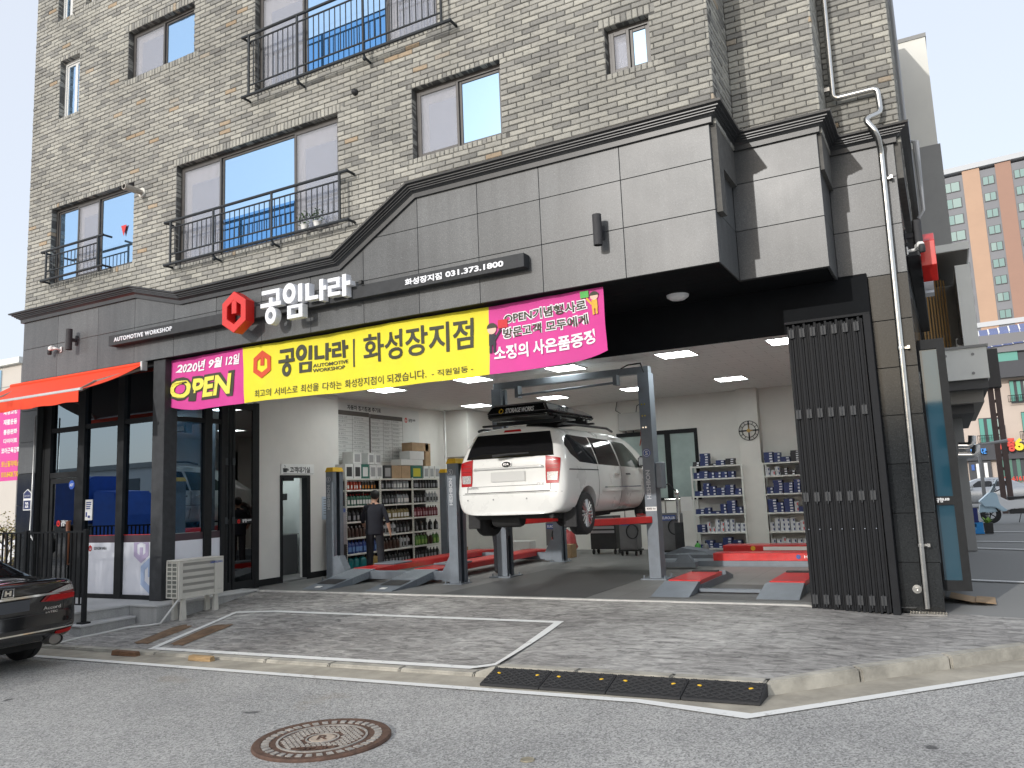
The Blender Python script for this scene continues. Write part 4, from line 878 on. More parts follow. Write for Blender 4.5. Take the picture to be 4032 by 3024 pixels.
mb = MB(); mb.box(-11.79, -11.74, 8.74, 8.849, 3.83, 3.985); mb.box(-11.84, -11.79, 8.76, 8.82, 3.83, 3.89); mb.build('wall_bracket', ALU, aw, bevel=.006)
mb = MB(); mb.tube([(-14.78, 8.8, 3.3), (-14.80, 8.8, 1.5), (-14.82, 8.8, 1.15), (-14.68, 8.8, 1.02), (-14.68, 8.8, .8)], .014, 8); mb.build('crank_handle', ALU, aw, smooth=True)
# ------------------------------------------------------------------ small things on the facade
LAMP = M('lamp_grey', (.05, .05, .053), .65, 0, .15, 20, .1, spec=.25)
def wall_lamp(x, z, label, rot=0, y=FY):
    t = thing('wall_lamp', label, 'wall lamp', (0, 0, 0), 'cylinder wall lamps')
    mb = MB(); mb.lathe([(.045, -.19), (.055, -.19), (.055, .19), (.045, .19), (.045, .16)], (0, -.15, 0), n=20, cap=False); mb.lathe([(.001, -.175), (.045, -.175)], (0, -.15, 0), n=20, cap=False); mb.lathe([(.001, .165), (.045, .165)], (0, -.15, 0), n=20, cap=False); mb.build('cylinder_body', LAMP, t, smooth=True, autos=35)
    mb = MB(); mb.box(-.035, .035, -.016, -.001, -.09, .09); mb.build('wall_plate', LAMP, t, bevel=.004); mb = MB(); mb.box(-.02, .02, -.1, -.016, -.03, .03); mb.build('arm', LAMP, t)
    t.location = (x, y, z); t.rotation_euler.z = rot; return t
wall_lamp(-3.42, 4.61, 'grey cylinder wall lamp on the granite right of the sign bar'); wall_lamp(-13.7, 4.6, 'grey cylinder wall lamp left of the AUTOMOTIVE WORKSHOP lettering')
tl = wall_lamp(-.2, 4.6, 'grey cylinder wall lamp on the side wall round the right corner', PI/2, 11.3); tl.location = (-.2, 11.3, 4.6)
def cctv(loc, yaw, label, body=WHITE):
    t = thing('security_camera', label, 'camera', (0, 0, 0), 'security cameras')
    mb = MB(); mb.box(-.035, .035, -.02, 0, -.05, .05); mb.build('wall_plate', body, t, bevel=.004)
    mb = MB(); mb.tube([(0, -.02, 0), (0, -.1, .01), (-.05, -.13, .02)], .018, 8); mb.build('bracket', body, t, smooth=True)
    mb = MB(); mb.box(-.18, -.04, -.17, -.09, -.01, .065); mb.build('housing', body, t, bevel=.012, seg=2); mb = MB(); mb.lathe([(.03, 0), (.038, -.02), (.038, -.09), (.03, -.1), (.001, -.1)], (-.2, -.13, .02), n=14); mb.build('lens_barrel', DGREY, t, smooth=True, autos=40)
    t.location = loc; t.rotation_euler.z = yaw; return t
cctv((-14.15, FY, 4.49), -.2, 'white security camera near the left end of the granite fascia'); cctv((-.2, 11.0, 4.33), PI/2+.3, 'white security camera round the right corner below the lamp')
t = thing('heater_flue', 'white heater flue with ring sticking out of the brick wall', 'flue', (-12.02, BY, 7.05))
PVC = M('pvc_cream', (.68, .66, .6), .5, 0, .1, 8)
mb = MB(); mb.lathe([(.001, -.012), (.085, -.012), (.085, .01)], (-12.02, BY-.01, 7.05), 'y', 20, cap=False); mb.build('wall_ring', PVC, t)
mb = MB(); mb.lathe([(.001, -.12), (.045, -.12), (.045, 0)], (-12.02, BY-.01, 7.05), 'y', 16, cap=False); mb.lathe([(.04, -.36), (.055, -.36), (.055, -.13), (.04, -.12)], (-12.02, BY-.01, 7.05), 'y', 16, cap=False); mb.build('pipe', M('flue_steel', (.4, .37, .33), .5, .4, .3, 60), t, smooth=True, autos=40)
t = thing('vent_cap', 'black round vent cap on the brick wall under the upper balcony', 'vent', (-7.215, BY, 7.5)); mb = MB(); mb.lathe([(.001, -.07), (.04, -.06), (.05, -.02), (.05, .01)], (-7.215, BY, 7.545), 'y', 16, cap=False); mb.build('cap', BLACKP, t, smooth=True)
t = thing('ceiling_lamp', 'white oval lamp on the black soffit right of the banner', 'lamp', (-2.87, 10.0, 3.9)); mb = MB(); mb.lathe([(.001, -.09), (.09, -.08), (.14, -.045), (.15, 0)], (-2.87, 10.0, 4.0), n=24, cap=False); mb.build('shade', M('opal_white', (.75, .75, .75), .35), t, smooth=True); mb = MB(); mb.lathe([(.155, -.02), (.16, .0)], (-2.87, 10, 4.001), n=24); mb.build('rim', BLACK, t)
# balcony rails
def balcony(x0, x1, z0, z1, label, step=.105, yo=8.72, posts=(0, .28, .63, 1)):
    t = thing('balcony_rail', label, 'railing', ((x0+x1)/2, yo, z0), 'black balcony rails')
    ins = .14
    for z, r, e in ((z1, .024, .0), (z1-.12, .014, ins), (z0+.16, .014, ins), (z0, .024, 0)): MB().tube([(x0+e, yo, z), (x1-e, yo, z)], r, 8).build('rail', RAILM, t, smooth=True, autos=40)
    n = int((x1-x0-2*ins)/step)
    for i in range(1, n): MB().tube([(x0+ins+(x1-x0-2*ins)*i/n, yo, z0+.16), (x0+ins+(x1-x0-2*ins)*i/n, yo, z1-.12)], .0085, 6).build('baluster', RAILM, t)
    for p in posts:
        x = x0+ins+(x1-x0-2*ins)*p; MB().tube([(x, yo, z0), (x, yo, z1)], .02, 8).build('post', RAILM, t, smooth=True, autos=40)
    for p in posts[1:-1]:
        x = x0+ins+(x1-x0-2*ins)*p; mb = MB(); mb.tube([(x, yo, z0-.02), (x, yo+.04, z0-.07), (x, BY+.0, z0-.09)], .018, 6); mb.sphere((x, yo+.02, z0-.09), .03, n=8); mb.build('bracket', RAILM, t)
    for x in (x0, x1):
        for z in (z0, z1): mb = MB(); mb.tube([(x, yo, z), (x, BY+.01, z)], .02, 8); mb.sphere((x, yo, z), .028, n=8); mb.build('wall_tie', RAILM, t, smooth=True)
balcony(-11.2, -7.27, 5.54, 6.28, 'wide black balcony rail below, with potted plants behind it'); balcony(-9.4, -5.42, 8.02, 9.05, 'upper black balcony rail cut off by the top of the picture'); balcony(-14.66, -12.85, 5.84, 6.4, 'short black balcony rail at the lower left window', posts=(0, 1))
t_ = [o for o in bpy.data.objects if o.name.startswith('balcony_rail')]
# potted plants on the balcony sill
LEAF = M('leaf_green', (.06, .12, .025), .6, 0, .4, 20)
for i, (x, s, lb) in enumerate(((-8.18, 1.1, 'left of the two leafy pot plants behind the balcony rail'), (-7.93, 1.0, 'right of the two leafy pot plants behind the balcony rail'))):
    t = thing('potted_plant', lb, 'plant', (x, 8.82, 5.565), 'potted plants on the balcony')
    mb = MB(); mb.lathe([(.04, 0), (.06, .09), (.066, .09), (.066, .1), (.055, .1)], (x, 8.82, 5.565), n=14); mb.build('pot', WHITE, t, smooth=True, autos=40)
    mb = MB()
    for k in range(120):
        a, r = random.uniform(0, 2*PI), random.uniform(0, .13)*s; p = Vector((x+r*math.cos(a), 8.82+r*.6*math.sin(a), 5.665+random.uniform(.0, .22)*s*(1-r*3))); d = Vector((random.uniform(-1, 1), random.uniform(-1, 1), random.uniform(-.3, 1))).normalized()*.035; q = d.cross(Vector((random.uniform(-1, 1), random.uniform(-1, 1), 1))).normalized()*.013
        mb.add([p, p+d*.5+q, p+d, p+d*.5-q], [(0, 1, 2, 3)])
    mb.build('foliage', LEAF, t)
# drain pipe with its double bend
def arc(pts, r=.07, n=5):
    P = [Vector(p) for p in pts]; out = [P[0]]
    for a, b, c in zip(P, P[1:], P[2:]):
        d1, d2 = (a-b).normalized(), (c-b).normalized(); rr = min(r, (a-b).length*.45, (c-b).length*.45); s, e = b+d1*rr, b+d2*rr
        for i in range(n+1):
            t_ = i/n; out.append((s.lerp(b, t_)).lerp(b.lerp(e, t_), t_))
    return out+[P[-1]]
dp = thing('drain_pipe', 'shiny steel drain pipe with a double bend at the right pier', 'pipe', (-.35, 10.6, -.06))
MB().tube(arc([(-.81, 10.62, 9.3), (-.83, 10.62, 6.38), (-.31, 10.62, 6.38), (-.30, 10.6, 6.05), (-.48, 10.42, 5.93), (-.36, 10.42, 5.72), (-.345, 10.6, 5.55), (-.385, 10.62, .0)]), .036, 14).build('tube', STEEL, dp, smooth=True, autos=50)
for z in (5.2, 3.06, .72): mb = MB(); x = -.345-.04*(5.55-z)/5.5; mb.lathe([(.04, -.015), (.043, -.015), (.043, .015), (.04, .015)], (x, 10.615, z), n=14); mb.box(x+.02, x+.1, 10.64, 10.69, z-.012, z+.012); mb.box(x+.07, x+.1, 10.6, 10.64, z-.02, z+.02); mb.build('clamp', STEEL, dp)
mb = MB(); mb.box(-.98, -.86, 10.6, 10.64, 6.5, 6.55); mb.build('clamp', STEEL, dp)
# folded black shutter doors at the right
sh = thing('folding_shutter', 'tall black metal folding shutter stacked at the right of the opening', 'shutter', (-1.2, 10.5, -.06))
SHM = M('shutter_black', (.013, .014, .016), .62, .0, .25, 7, .08, spec=.2); SHM2 = M('shutter_hinge', (.035, .037, .04), .6, .0, .2, 15)
n = 14
for i in range(n):
    xa = -1.625+.063*i; yo = 10.44+(.016 if i % 2 else 0); mb = MB(); zb, zt = -.055-.012*(i % 2), 3.46+.02*(i % 2)
    mb.box(xa+.003, xa+.028, yo, yo+.3, zb, zt); mb.box(xa+.028, xa+.057, yo+.022, yo+.05, zb+.03, zt-.02); mb.box(xa+.028, xa+.036, yo+.006, yo+.022, zb+.03, zt-.02)
    p_ = mb.build('shutter_panel', SHM, sh)
    if i % 2 == 0:
        for hz in (.1, 1.32, 2.34, 3.36):
            h_ = MB(); h_.box(xa+.022, xa+.082, yo-.012, yo+.002, hz-.055, hz+.055); h_.cyl((xa+.05, yo-.012, hz-.085 if hz < 2 else hz-.06), (xa+.05, yo-.012, hz+.07), .008, n=8); h_.build('hinge', SHM2, p_)
        h_ = MB(); h_.sphere((xa+.05, yo-.006, .93), .008, n=8); h_.build('rivet', CHROME, p_)
mb = MB(); mb.box(-.735, -.652, 10.45, 10.7, -.06, 3.5); mb.build('end_panel', SHM, sh, bevel=.004)
MB().box(-1.6, -.75, 10.6, 10.73, -.05, 3.4).build('added_backing', SHM, sh)  # added dark box closing gaps where the interior lights showed through
MB().box(-1.66, -.66, 10.5, 10.56, 3.5, 3.53).build('top_guide', SHM, sh)
# air conditioner
ac = thing('outdoor_unit', 'beige outdoor air conditioner unit on legs beside the office', 'air conditioner', (-10.83, 9.1, -.1))
ACM = M('ac_beige', (.6, .58, .52), .5, 0, .06, 5); x0, x1, ya, yb, z0, z1 = -10.985, -10.69, 8.7, 9.57, .1, .695
mb = MB(); mb.box(x0+.02, x1-.03, ya+.02, yb-.005, z0+.01, z1-.02); mb.build('casing', ACM, ac, bevel=.01); MB().box(x0-.005, x1+.005, ya-.005, yb+.005, z1-.022, z1).build('top_cover', ACM, ac, bevel=.008)
mb = MB()
for i in range(9): zz = z0+.02+i*(z1-z0-.06)/8; mb.box(x0, x1-.05, ya, ya+.012, zz-.008, zz+.008)
for x in (x0+.005, (x0+x1-.05)/2, x1-.055): mb.box(x-.008, x+.008, ya-.001, ya+.0115, z0+.01, z1-.025)
mb.build('end_grille', ACM, ac)
MB().box(x0+.012, x1-.05, ya+.0125, ya+.02, z0+.02, z1-.03).build('coil', M('coil_dark', (.16, .17, .15), .7, 0, .2, 60), ac)
mb = MB(); mb.box(x1-.03, x1, ya, ya+.07, z0, z1-.022); mb.box(x1-.03, x1, yb-.17, yb, z0, z1-.022); mb.box(x1-.03, x1, ya+.07, yb-.17, z0, z0+.025); mb.box(x1-.03, x1, ya+.07, yb-.17, z1-.05, z1-.022); mb.build('front_frame', ACM, ac)
for i in range(5):
    zz = z0+.03+i*.103; MB().hexa([(x1-.06, ya+.072, zz+.02), (x1-.05, ya+.072, zz+.02), (x1-.05, yb-.172, zz+.02), (x1-.06, yb-.172, zz+.02)], [(x1-.012, ya+.072, zz+.1), (x1-.002, ya+.072, zz+.1), (x1-.002, yb-.172, zz+.1), (x1-.012, yb-.172, zz+.1)]).build('louver', M('ac_louver', (.4, .39, .36), .5), ac)
mb = MB(); put_text(mb, 'SAMSUNG', yb-.27, yb-.02, z1-.1, z1-.065, x1+.002, .02, face='+x'); mb.build('lettering', M('print_blue', (.02, .08, .4), .5), ac)
mb = MB(); put_text(mb, 'INVERTER', yb-.12, yb-.04, z0+.07, z0+.085, x1+.002, .0, face='+x'); mb.build('small_lettering', M('print_grey', (.25, .25, .25), .5), ac)
for y in (ya+.12, yb-.12):
    for x in (x0+.05, x1-.05): zf = fcz(x, y)-.004; MB().hexa([(x-.032, y-.045, zf), (x+.032, y-.045, zf), (x+.032, y+.045, zf), (x-.032, y+.045, zf)], [(x-.022, y-.03, z0+.01), (x+.022, y-.03, z0+.01), (x+.022, y+.03, z0+.01), (x-.022, y+.03, z0+.01)]).build('leg', ACM, ac)
mb = MB(); gz = lambda x, y: fcz(x, y)+.016
mb.tube([(-10.72, 8.72, .1), (-10.78, 8.45, gz(-10.78, 8.45)+.02), (-10.95, 8.38, gz(-10.95, 8.38)), (-11.2, 8.2, gz(-11.2, 8.2)), (-11.27, 7.8, gz(-11.27, 7.8)), (-11.3, 7.5, gz(-11.3, 7.5)), (-11.2, 7.2, gz(-11.2, 7.2)), (-11.15, 7.0, gz(-11.15, 7.12)+.0)], .016, 8); tag(mb.build('drain_hose', M('hose_white', (.6, .6, .57), .6), smooth=True), 'white drain hose running from the air conditioner along the steps', 'hose')
# railing on the platform
rl = thing('platform_railing', 'black metal bar railing along the granite platform behind the car', 'railing', (-13.5, 7.66, .03))
yr = 7.68
MB().box(-16.3, -11.48, yr-.012, yr+.012, 1.2, 1.225).build('top_rail', BLACK, rl); MB().box(-16.3, -11.5, yr-.012, yr+.012, .13, .15).build('bottom_rail', BLACK, rl)
for x, zb in ((-11.5, -.135), (-13.0, .03), (-14.5, .03), (-16.0, .03)): mb = MB(); mb.box(x-.03, x+.03, yr-.03, yr+.03, zb, 1.25); mb.box(x-.07, x+.07, yr-.07, yr+.07, zb, zb+.025); mb.build('post', BLACK, rl, bevel=.004)
for i in range(38):
    x = -11.62-.12*i
    if min(abs(x-q) for q in (-13.0, -14.5, -16.0)) > .06: MB().box(x-.011, x+.011, yr-.011, yr+.011, .15, 1.2).build('bar', BLACK, rl)
# round the right corner: glazed bay, side sign, clutter
bay = thing('corner_glass_bay', 'tall black framed blue glass bay at the building corner', 'glazing', (0, 11.5, .17))
bf = MB(); a, b = -.195, .10
for q in ((b-.09, b, .17, 3.17), (a, a+.02, .17, 3.17), (a+.02, b-.09, .17, .29), (a+.02, b-.09, 3.05, 3.17), (a+.02, b-.09, 1.17, 1.27)): bf.box(q[0], q[1], 10.9, 10.98, q[2], q[3])
for zz in (.17, 3.09): bf.box(a, b, 10.98, 13.5, zz, zz+.08)
bf.box(b-.08, b, 12.2, 12.3, .25, 3.09); bf.box(b-.08, b, 13.4, 13.5, .25, 3.09); bf.build('frame', BLACK, bay)
BAYG = M('bay_glass', (.015, .06, .09), .04, .0, spec=1.); MB().box(a+.02, b-.09, 10.93, 10.945, .29, 1.17).build('pane', BAYG, bay); MB().box(a+.02, b-.09, 10.93, 10.945, 1.27, 3.05).build('pane', BAYG, bay)
for p, q in ((10.98, 12.2), (12.3, 13.4)): MB().box(b-.045, b-.035, p, q, .25, 3.09).build('pane', BAYG, bay)
mb = MB(); word(mb, -.17, 1.2, .14, .05, 10.894, 10.899); mb.build('lettering', TXTW, bay)
ss = thing('side_sign', 'dark sign bar with red hexagon emblem seen edge-on round the corner', 'sign', (-.1, 13, 4.2))
MB().box(-.198, -.05, 11.3, 17.5, 4.335, 4.515).build('sign_bar', DGREY, ss, bevel=.004)
wv = MB(); hexlogo(wv, 0, 4.43, .33, 0, .18); mb = MB(); mb.add([(-.045+p[1], 11.9+p[0], p[2]) for p in wv.v], wv.f); mb.build('hexagon_emblem', REDS, ss, bevel=.006)
wv = MB(); word(wv, 0, 4.18, 1.7, .5, 0, .12); mb = MB(); mb.add([(-.045+p[1], 12.5+p[0], p[2]) for p in wv.v], wv.f); mb.build('raised_letters', SIGNW, ss)
t = thing('gas_pipe', 'thin grey gas pipe running down the side wall round the corner', 'pipe', (-.1, 11.5, 5)); MB().tube([(-.05, 11.6, 9.5), (-.05, 11.6, 6.0), (.05, 11.6, 5.95), (.05, 11.6, 5.0), (-.02, 11.6, 4.9)], .022, 8).build('tube', M('pipe_grey', (.35, .36, .37), .5), t, smooth=True, autos=40)
t = thing('drain_grate', 'small steel drain grate in the concrete at the pier foot', 'grate', (-.37, 10.55, -.06)); mb = MB(); z = -.056
for y in (10.43, 10.5, 10.57, 10.64): mb.box(-.56, -.18, y, y+.012, z, z+.018)
for i in range(13): x = -.56+.0305*i; mb.box(x, x+.006, 10.442, 10.64, z, z+.016)
mb.build('bars', STEEL, t)
t = thing('hose_bib', 'round steel wall outlet low on the granite pier', 'outlet', (-.47, 10.68, .2)); mb = MB(); mb.lathe([(.05, 0), (.05, -.006), (.02, -.008), (.02, -.03), (.012, -.03), (.012, -.012), (.001, -.01)], (-.47, 10.689, .21), 'y', 18); mb.build('collar', STEEL, t, smooth=True, autos=35)
cb = thing('flattened_cardboard', 'flattened brown cardboard lying on the pavers by the corner', 'cardboard', (0, 11.9, -.05))
for (p, q, r, s_, h) in (((-.16, 11.75), (.12, 11.55), (.14, 12.1), (-.14, 12.3), .03), ((.125, 11.55), (.34, 11.5), (.35, 12.1), (.145, 12.1), .012)):
    MB().hexa([(*p, -.05+h), (*q, -.05), (*r, -.05), (*s_, -.05+h)], [(*p, -.044+h), (*q, -.044), (*r, -.044), (*s_, -.044+h)]).build('sheet', CARD, cb)
# ------------------------------------------------------------------ inside the workshop
def panel_light_mat():
    mt = M('led_panel', (.9, .95, .95), .5, emit=(.94, 1.0, .99, 17.)); return mt
LED = panel_light_mat()
spots = [(-10.1, 13.3), (-8.0, 13.3), (-6.0, 13.27), (-3.9, 13.25), (-2.05, 13.2), (-10.3, 17.25), (-8.15, 17.2), (-6.05, 17.2), (-3.9, 17.15)]
words = ['front row, leftmost below the banner', 'front row, second from the left', 'front row, third from the left', 'front row, second from the right', 'front row, rightmost by the shutter', 'back row, leftmost', 'back row, second from the left', 'back row, beside the right lift post', 'back row, rightmost above the clock']
for (x, y), wd in zip(spots, words):
    t = thing('ceiling_light', 'square white ceiling panel light, '+wd, 'ceiling light', (x, y, 3.75), 'ceiling panel lights in the workshop')
    MB().box(x-.29, x+.29, y-.29, y+.29, 3.758, 3.768).build('diffuser', LED, t); mb = MB()
    mb.ring([(x-.31, y-.31), (x+.31, y-.31), (x+.31, y+.31), (x-.31, y+.31)], [(x-.29, y-.29), (x+.29, y-.29), (x+.29, y+.29), (x-.29, y+.29)], 'z', 3.752, 3.78); mb.build('trim', WHITE, t)
for i, (x, y) in enumerate(((-13.0, 10.3), (-12.4, 12.0))):
    t = thing('ceiling_light', ('square ceiling panel light in the office behind the glass', 'square ceiling panel light in the customer lounge')[i], 'ceiling light', (x, y, 3.67))
    MB().box(x-.3, x+.3, y-.3, y+.3, 3.685, 3.698).build('diffuser', LED, t)
# ---- lounge door and what shows through it
ld = MB(); W = -11.5
for q in ((11.67, 11.73, 0, 2.06), (12.40, 12.5, 0, 2.06), (11.73, 12.4, 2.01, 2.06)): ld.box(W-.12, W+.02, q[0], q[1], q[2], q[3])
t = thing('lounge_doorway', 'black framed lounge doorway in the white wall', 'door', (W, 12.1, 0)); ld.build('frame', BLACK, t)
MB().box(W+.02, W+.05, 11.72, 12.0, 1.95, 2.01).build('door_track', BLACK, t)
t = thing('lounge_sign', 'white Korean lounge sign with a coffee cup above the doorway', 'sign', (W, 12.15, 2.07))
MB().box(W+.001, W+.012, 11.69, 12.62, 2.075, 2.285).build('plate', WHITE, t)
mb = MB(); put_text(mb, '고객대기실', 11.93, 12.5, 2.11, 2.23, W+.014, .03, face='+x'); mb.box(W+.0125, W+.0145, 11.75, 12.6, 2.088, 2.094)
mb.prism([(11.75, 2.12), (11.84, 2.12), (11.86, 2.2), (11.74, 2.2)], 'x', W+.0125, W+.015); mb.prism([(11.86, 2.14), (11.89, 2.15), (11.89, 2.19), (11.86, 2.19)], 'x', W+.0125, W+.015); mb.tube([(W+.014, 11.79, 2.21), (W+.014, 11.8, 2.235), (W+.014, 11.785, 2.26)], .005, 5); mb.build('print', TXT, t)
t = thing('lounge_cabinet', 'dark grey cabinet seen through the lounge doorway', 'cabinet', (-12.6, 12.4, 0))
mb = MB(); mb.box(-13.0, -12.4, 11.8, 13.1, 0, .85); mb.build('body', M('cabinet_grey', (.11, .11, .115), .6, 0, .05, 3), t, bevel=.005); MB().box(-13.02, -12.38, 11.78, 13.12, .85, .87).build('worktop', M('cabinet_top', (.3, .3, .31), .4), t)
t = thing('coffee_machine', 'black coffee machine with blue display on the lounge cabinet', 'coffee machine', (-12.65, 12.25, .87))
mb = MB(); mb.box(-12.8, -12.5, 12.15, 12.42, .87, 1.15); mb.build('base', BLACKP, t, bevel=.01); mb = MB(); mb.box(-12.8, -12.48, 12.18, 12.42, 1.17, 1.58); mb.build('body', DGREY, t, bevel=.02, seg=2); MB().box(-12.479, -12.474, 12.25, 12.36, 1.35, 1.55).build('display', M('display_blue', (.02, .05, .5), .3, emit=(.05, .12, 1, 2.)), t)
mb = MB(); mb.box(-12.7, -12.5, 12.2, 12.4, 1.149, 1.171); mb.build('tray', BLACKP, t)
t = thing('water_purifier', 'white water purifier beside the coffee machine', 'water dispenser', (-12.6, 12.6, .87))
mb = MB(); mb.box(-12.75, -12.45, 12.47, 12.75, .87, 1.58); mb.build('body', WHITE, t, bevel=.03, seg=3); MB().box(-12.452, -12.44, 12.5, 12.72, 1.25, 1.45).build('tap_panel', STEEL, t); mb = MB(); mb.cyl((-12.43, 12.57, 1.2), (-12.43, 12.57, 1.26), .012); mb.cyl((-12.43, 12.66, 1.2), (-12.43, 12.66, 1.26), .012); mb.build('tap', CHROME, t)
MB().box(-12.9, -12.5, 12.55, 12.9, 1.58, 1.72).build('basket', BLACKP, t)
# ---- wall chart
ch = thing('service_chart', 'large white car service chart on the left wall', 'poster', (-11.74, 15.2, 2.4)); XW = -11.735
PAPER = M('chart_paper', (.66, .66, .64), .7, 0, .05, 2); MB().box(XW-.01, XW, 13.55, 16.75, 2.4, 3.7).build('sheet', PAPER, ch)
GR = M('chart_brown', (.12, .105, .095), .7); GT = M('chart_text', (.2, .2, .2), .7); xo = XW+.002
mb = MB(); mb.box(XW, xo, 13.58, 14.75, 3.42, 3.52); mb.box(XW, xo, 14.8, 16.05, 3.40, 3.5); mb.build('header_bar', GR, ch)
mb = MB(); put_text(mb, '자동차 정기점검 주기표', 13.98, 15.2, 3.55, 3.66, xo, .03, face='+x'); mb.build('title', TXT, ch)
mb = MB(); rows = 11
for r in range(rows+1):
    z = 3.42-.093*r; mb.box(XW, xo, 13.58, 14.75, z-.002, z+.002); mb.box(XW, xo, 14.8, 16.05, z-.022, z-.018)
for y in (13.58, 14.15, 14.75, 14.8, 15.28, 15.62, 16.05): mb.box(XW, xo+.0005, y-.003, y+.003, 2.42, 3.42)
mb.box(XW, xo+.001, 14.757, 14.793, 2.45, 3.5); mb.build('table_rules', GR, ch)
mb = MB(); ws = ['매 5,000km', '엔진오일 교환', '매10,000km', '수시 점검', '10,000km', '브레이크 점검', '매40,000km', '점화 플러그', '2만km 교환', '상태 확인 교환']
for r in range(rows):
    z = 3.42-.093*r
    for y0, y1 in ((13.62, 14.0), (14.2, 14.65), (14.84, 15.15), (15.32, 15.56), (15.66, 15.95)):
        put_text(mb, random.choice(ws), y0, y0+(y1-y0)*random.uniform(.7, 1), z-.07, z-.028, xo, face='+x')
for y, s in ((13.75, '교환'), (14.35, '점검조건'), (15.0, '항목'), (15.4, '교환'), (15.75, '점검조건')): pass
mb.build('table_text', GT, ch)
mb = MB(); wv = MB(); word(wv, 16.3, 3.4, .3, .08, 0, .002); mb.add([(xo-.001+p[1], p[0], p[2]) for p in wv.v], wv.f); mb.build('small_word', TXT, ch); mb = MB(); wv = MB(); hexlogo(wv, 16.2, 3.44, .07, 0, .002); mb.add([(xo-.001+p[1], p[0], p[2]) for p in wv.v], wv.f); mb.build('hex_emblem', REDS, ch)
# ---- shelving along the left wall
SHW = M('shelf_ivory', (.6, .59, .53), .5, 0, .06, 5); SXF, SXB = -11.2, -11.7; BAYS = [13.28, 14.45, 15.68, 16.92]; LV = [.06, .40, .735, 1.07, 1.40, 1.74, 1.98]
sv = thing('bottle_rack', 'long ivory metal shelving full of oil bottles along the left wall', 'shelf', (-11.45, 15.1, 0))
for y in BAYS:
    for x in (SXF, SXB): MB().box(x-.03, x, y-.02, y+.02, 0, 2.0).build('upright', SHW, sv)
    hb = MB()
    for k in range(48): hb.box(SXF-.0005, SXF+.001, y-.007, y+.007, .06+k*.04, .075+k*.04)
    hb.build('slot_holes', JT, sv)
for a, b in zip(BAYS, BAYS[1:]):
    for z in LV: MB().box(SXB, SXF-.002, a+.02, b-.02, z-.035, z).build('shelf_board', SHW, sv, bevel=.003)
for a, b in zip(BAYS, BAYS[1:]): MB().box(SXB+.002, SXB+.012, a+.02, b-.02, .06, 1.96).build('added_backing', M('rack_shade', (.05, .045, .045), .8), sv)  # dark sheets put in for the shade behind the bottles
def bottle_mesh(nm, w_, d_, h, body, cap, label=None, neck=.3):
    mb = MB(); a, b = w_/2, d_/2
    def rr(s, z): return [(a*s*math.copysign(abs(math.cos(t))**.5, math.cos(t)), b*s*math.copysign(abs(math.sin(t))**.5, math.sin(t)), z) for t in [2*PI*i/10 for i in range(10)]]
    L_ = [rr(.92, 0), rr(1, .02*h), rr(1, .62*h), rr(.85, .74*h), rr(neck, .87*h)]; vs = [p for r in L_ for p in r]; fs = []
    for i in range(4):
        for j in range(10): fs.append((i*10+j, i*10+(j+1) % 10, (i+1)*10+(j+1) % 10, (i+1)*10+j))
    fs += [tuple(range(9, -1, -1)), tuple(range(40, 50))]; mb.add(vs, fs, 0); mb.lathe([(neck*a*1.1, .87*h), (neck*a*1.1, h)], n=8, mi=1)
    if label: mb.box(a*.99, a+.003, -b*.75, b*.75, h*.15, h*.5, 2)
    o = mb.build(nm, [body, cap]+([label] if label else []), smooth=True, autos=40); me = o.data; bpy.data.objects.remove(o)
    return me
def mm(n, c, r=.35): return M(n, tuple(q*.72 for q in c), r, 0, .08, 10)  # scales colours down, put in for the shade inside the bottle rack
BT = {
 'red can': bottle_mesh('can', .062, .062, .2, mm('can_red', (.6, .06, .02)), mm('cap_white', (.7, .7, .7)), mm('lab_w', (.75, .75, .72)), .75),
 'black can': bottle_mesh('can', .062, .062, .2, mm('can_black', (.03, .03, .03)), mm('cap_white', (.7, .7, .7)), mm('lab_o', (.7, .25, .03)), .75),
 'green': bottle_mesh('bottle', .09, .1, .25, mm('b_green', (.02, .11, .07)), mm('cap_red', (.5, .02, .03)), mm('lab_w', (.6, .6, .5))),
 'black': bottle_mesh('bottle', .09, .1, .25, mm('b_black', (.02, .02, .022)), mm('cap_dark', (.04, .04, .04)), mm('lab_g', (.3, .3, .32))),
 'grey': bottle_mesh('bottle', .09, .1, .25, mm('b_grey', (.28, .29, .3)), mm('cap_dark', (.04, .04, .04)), mm('lab_w', (.6, .6, .5))),
 'gold': bottle_mesh('bottle', .09, .1, .25, mm('b_gold', (.24, .18, .07)), mm('cap_dark', (.04, .04, .04)), mm('lab_w', (.6, .6, .5))),
 'red': bottle_mesh('bottle', .09, .1, .25, mm('b_red', (.2, .02, .035)), mm('cap_dark', (.04, .04, .04)), mm('lab_p', (.5, .3, .33))),
 'blue': bottle_mesh('bottle', .1, .12, .28, mm('b_blue', (.03, .07, .28)), mm('cap_blue', (.02, .04, .2)), mm('lab_b', (.15, .3, .6))),
 'brown': bottle_mesh('bottle', .09, .09, .24, mm('b_brown', (.07, .035, .025)), mm('cap_white', (.7, .7, .7)), None),
 'silver': bottle_mesh('bottle', .1, .11, .26, mm('b_silver', (.5, .51, .52)), mm('cap_white', (.7, .7, .7)), mm('lab_k', (.03, .03, .03))),
 'lime': bottle_mesh('bottle', .1, .1, .27, mm('b_lime', (.12, .28, .06)), mm('cap_white', (.7, .7, .7)), mm('lab_lime', (.3, .45, .1))),
 'teal jug': bottle_mesh('jug', .14, .18, .3, mm('b_teal', (.0, .16, .17)), mm('cap_dark', (.04, .04, .04)), None),
 'gold jug': bottle_mesh('jug', .14, .18, .3, mm('b_goldj', (.35, .24, .07)), mm('cap_dark', (.04, .04, .04)), None),
}
RN = ['bottom', 'second', 'third', 'fourth', 'fifth', 'top']; BN = ['near', 'middle', 'far']
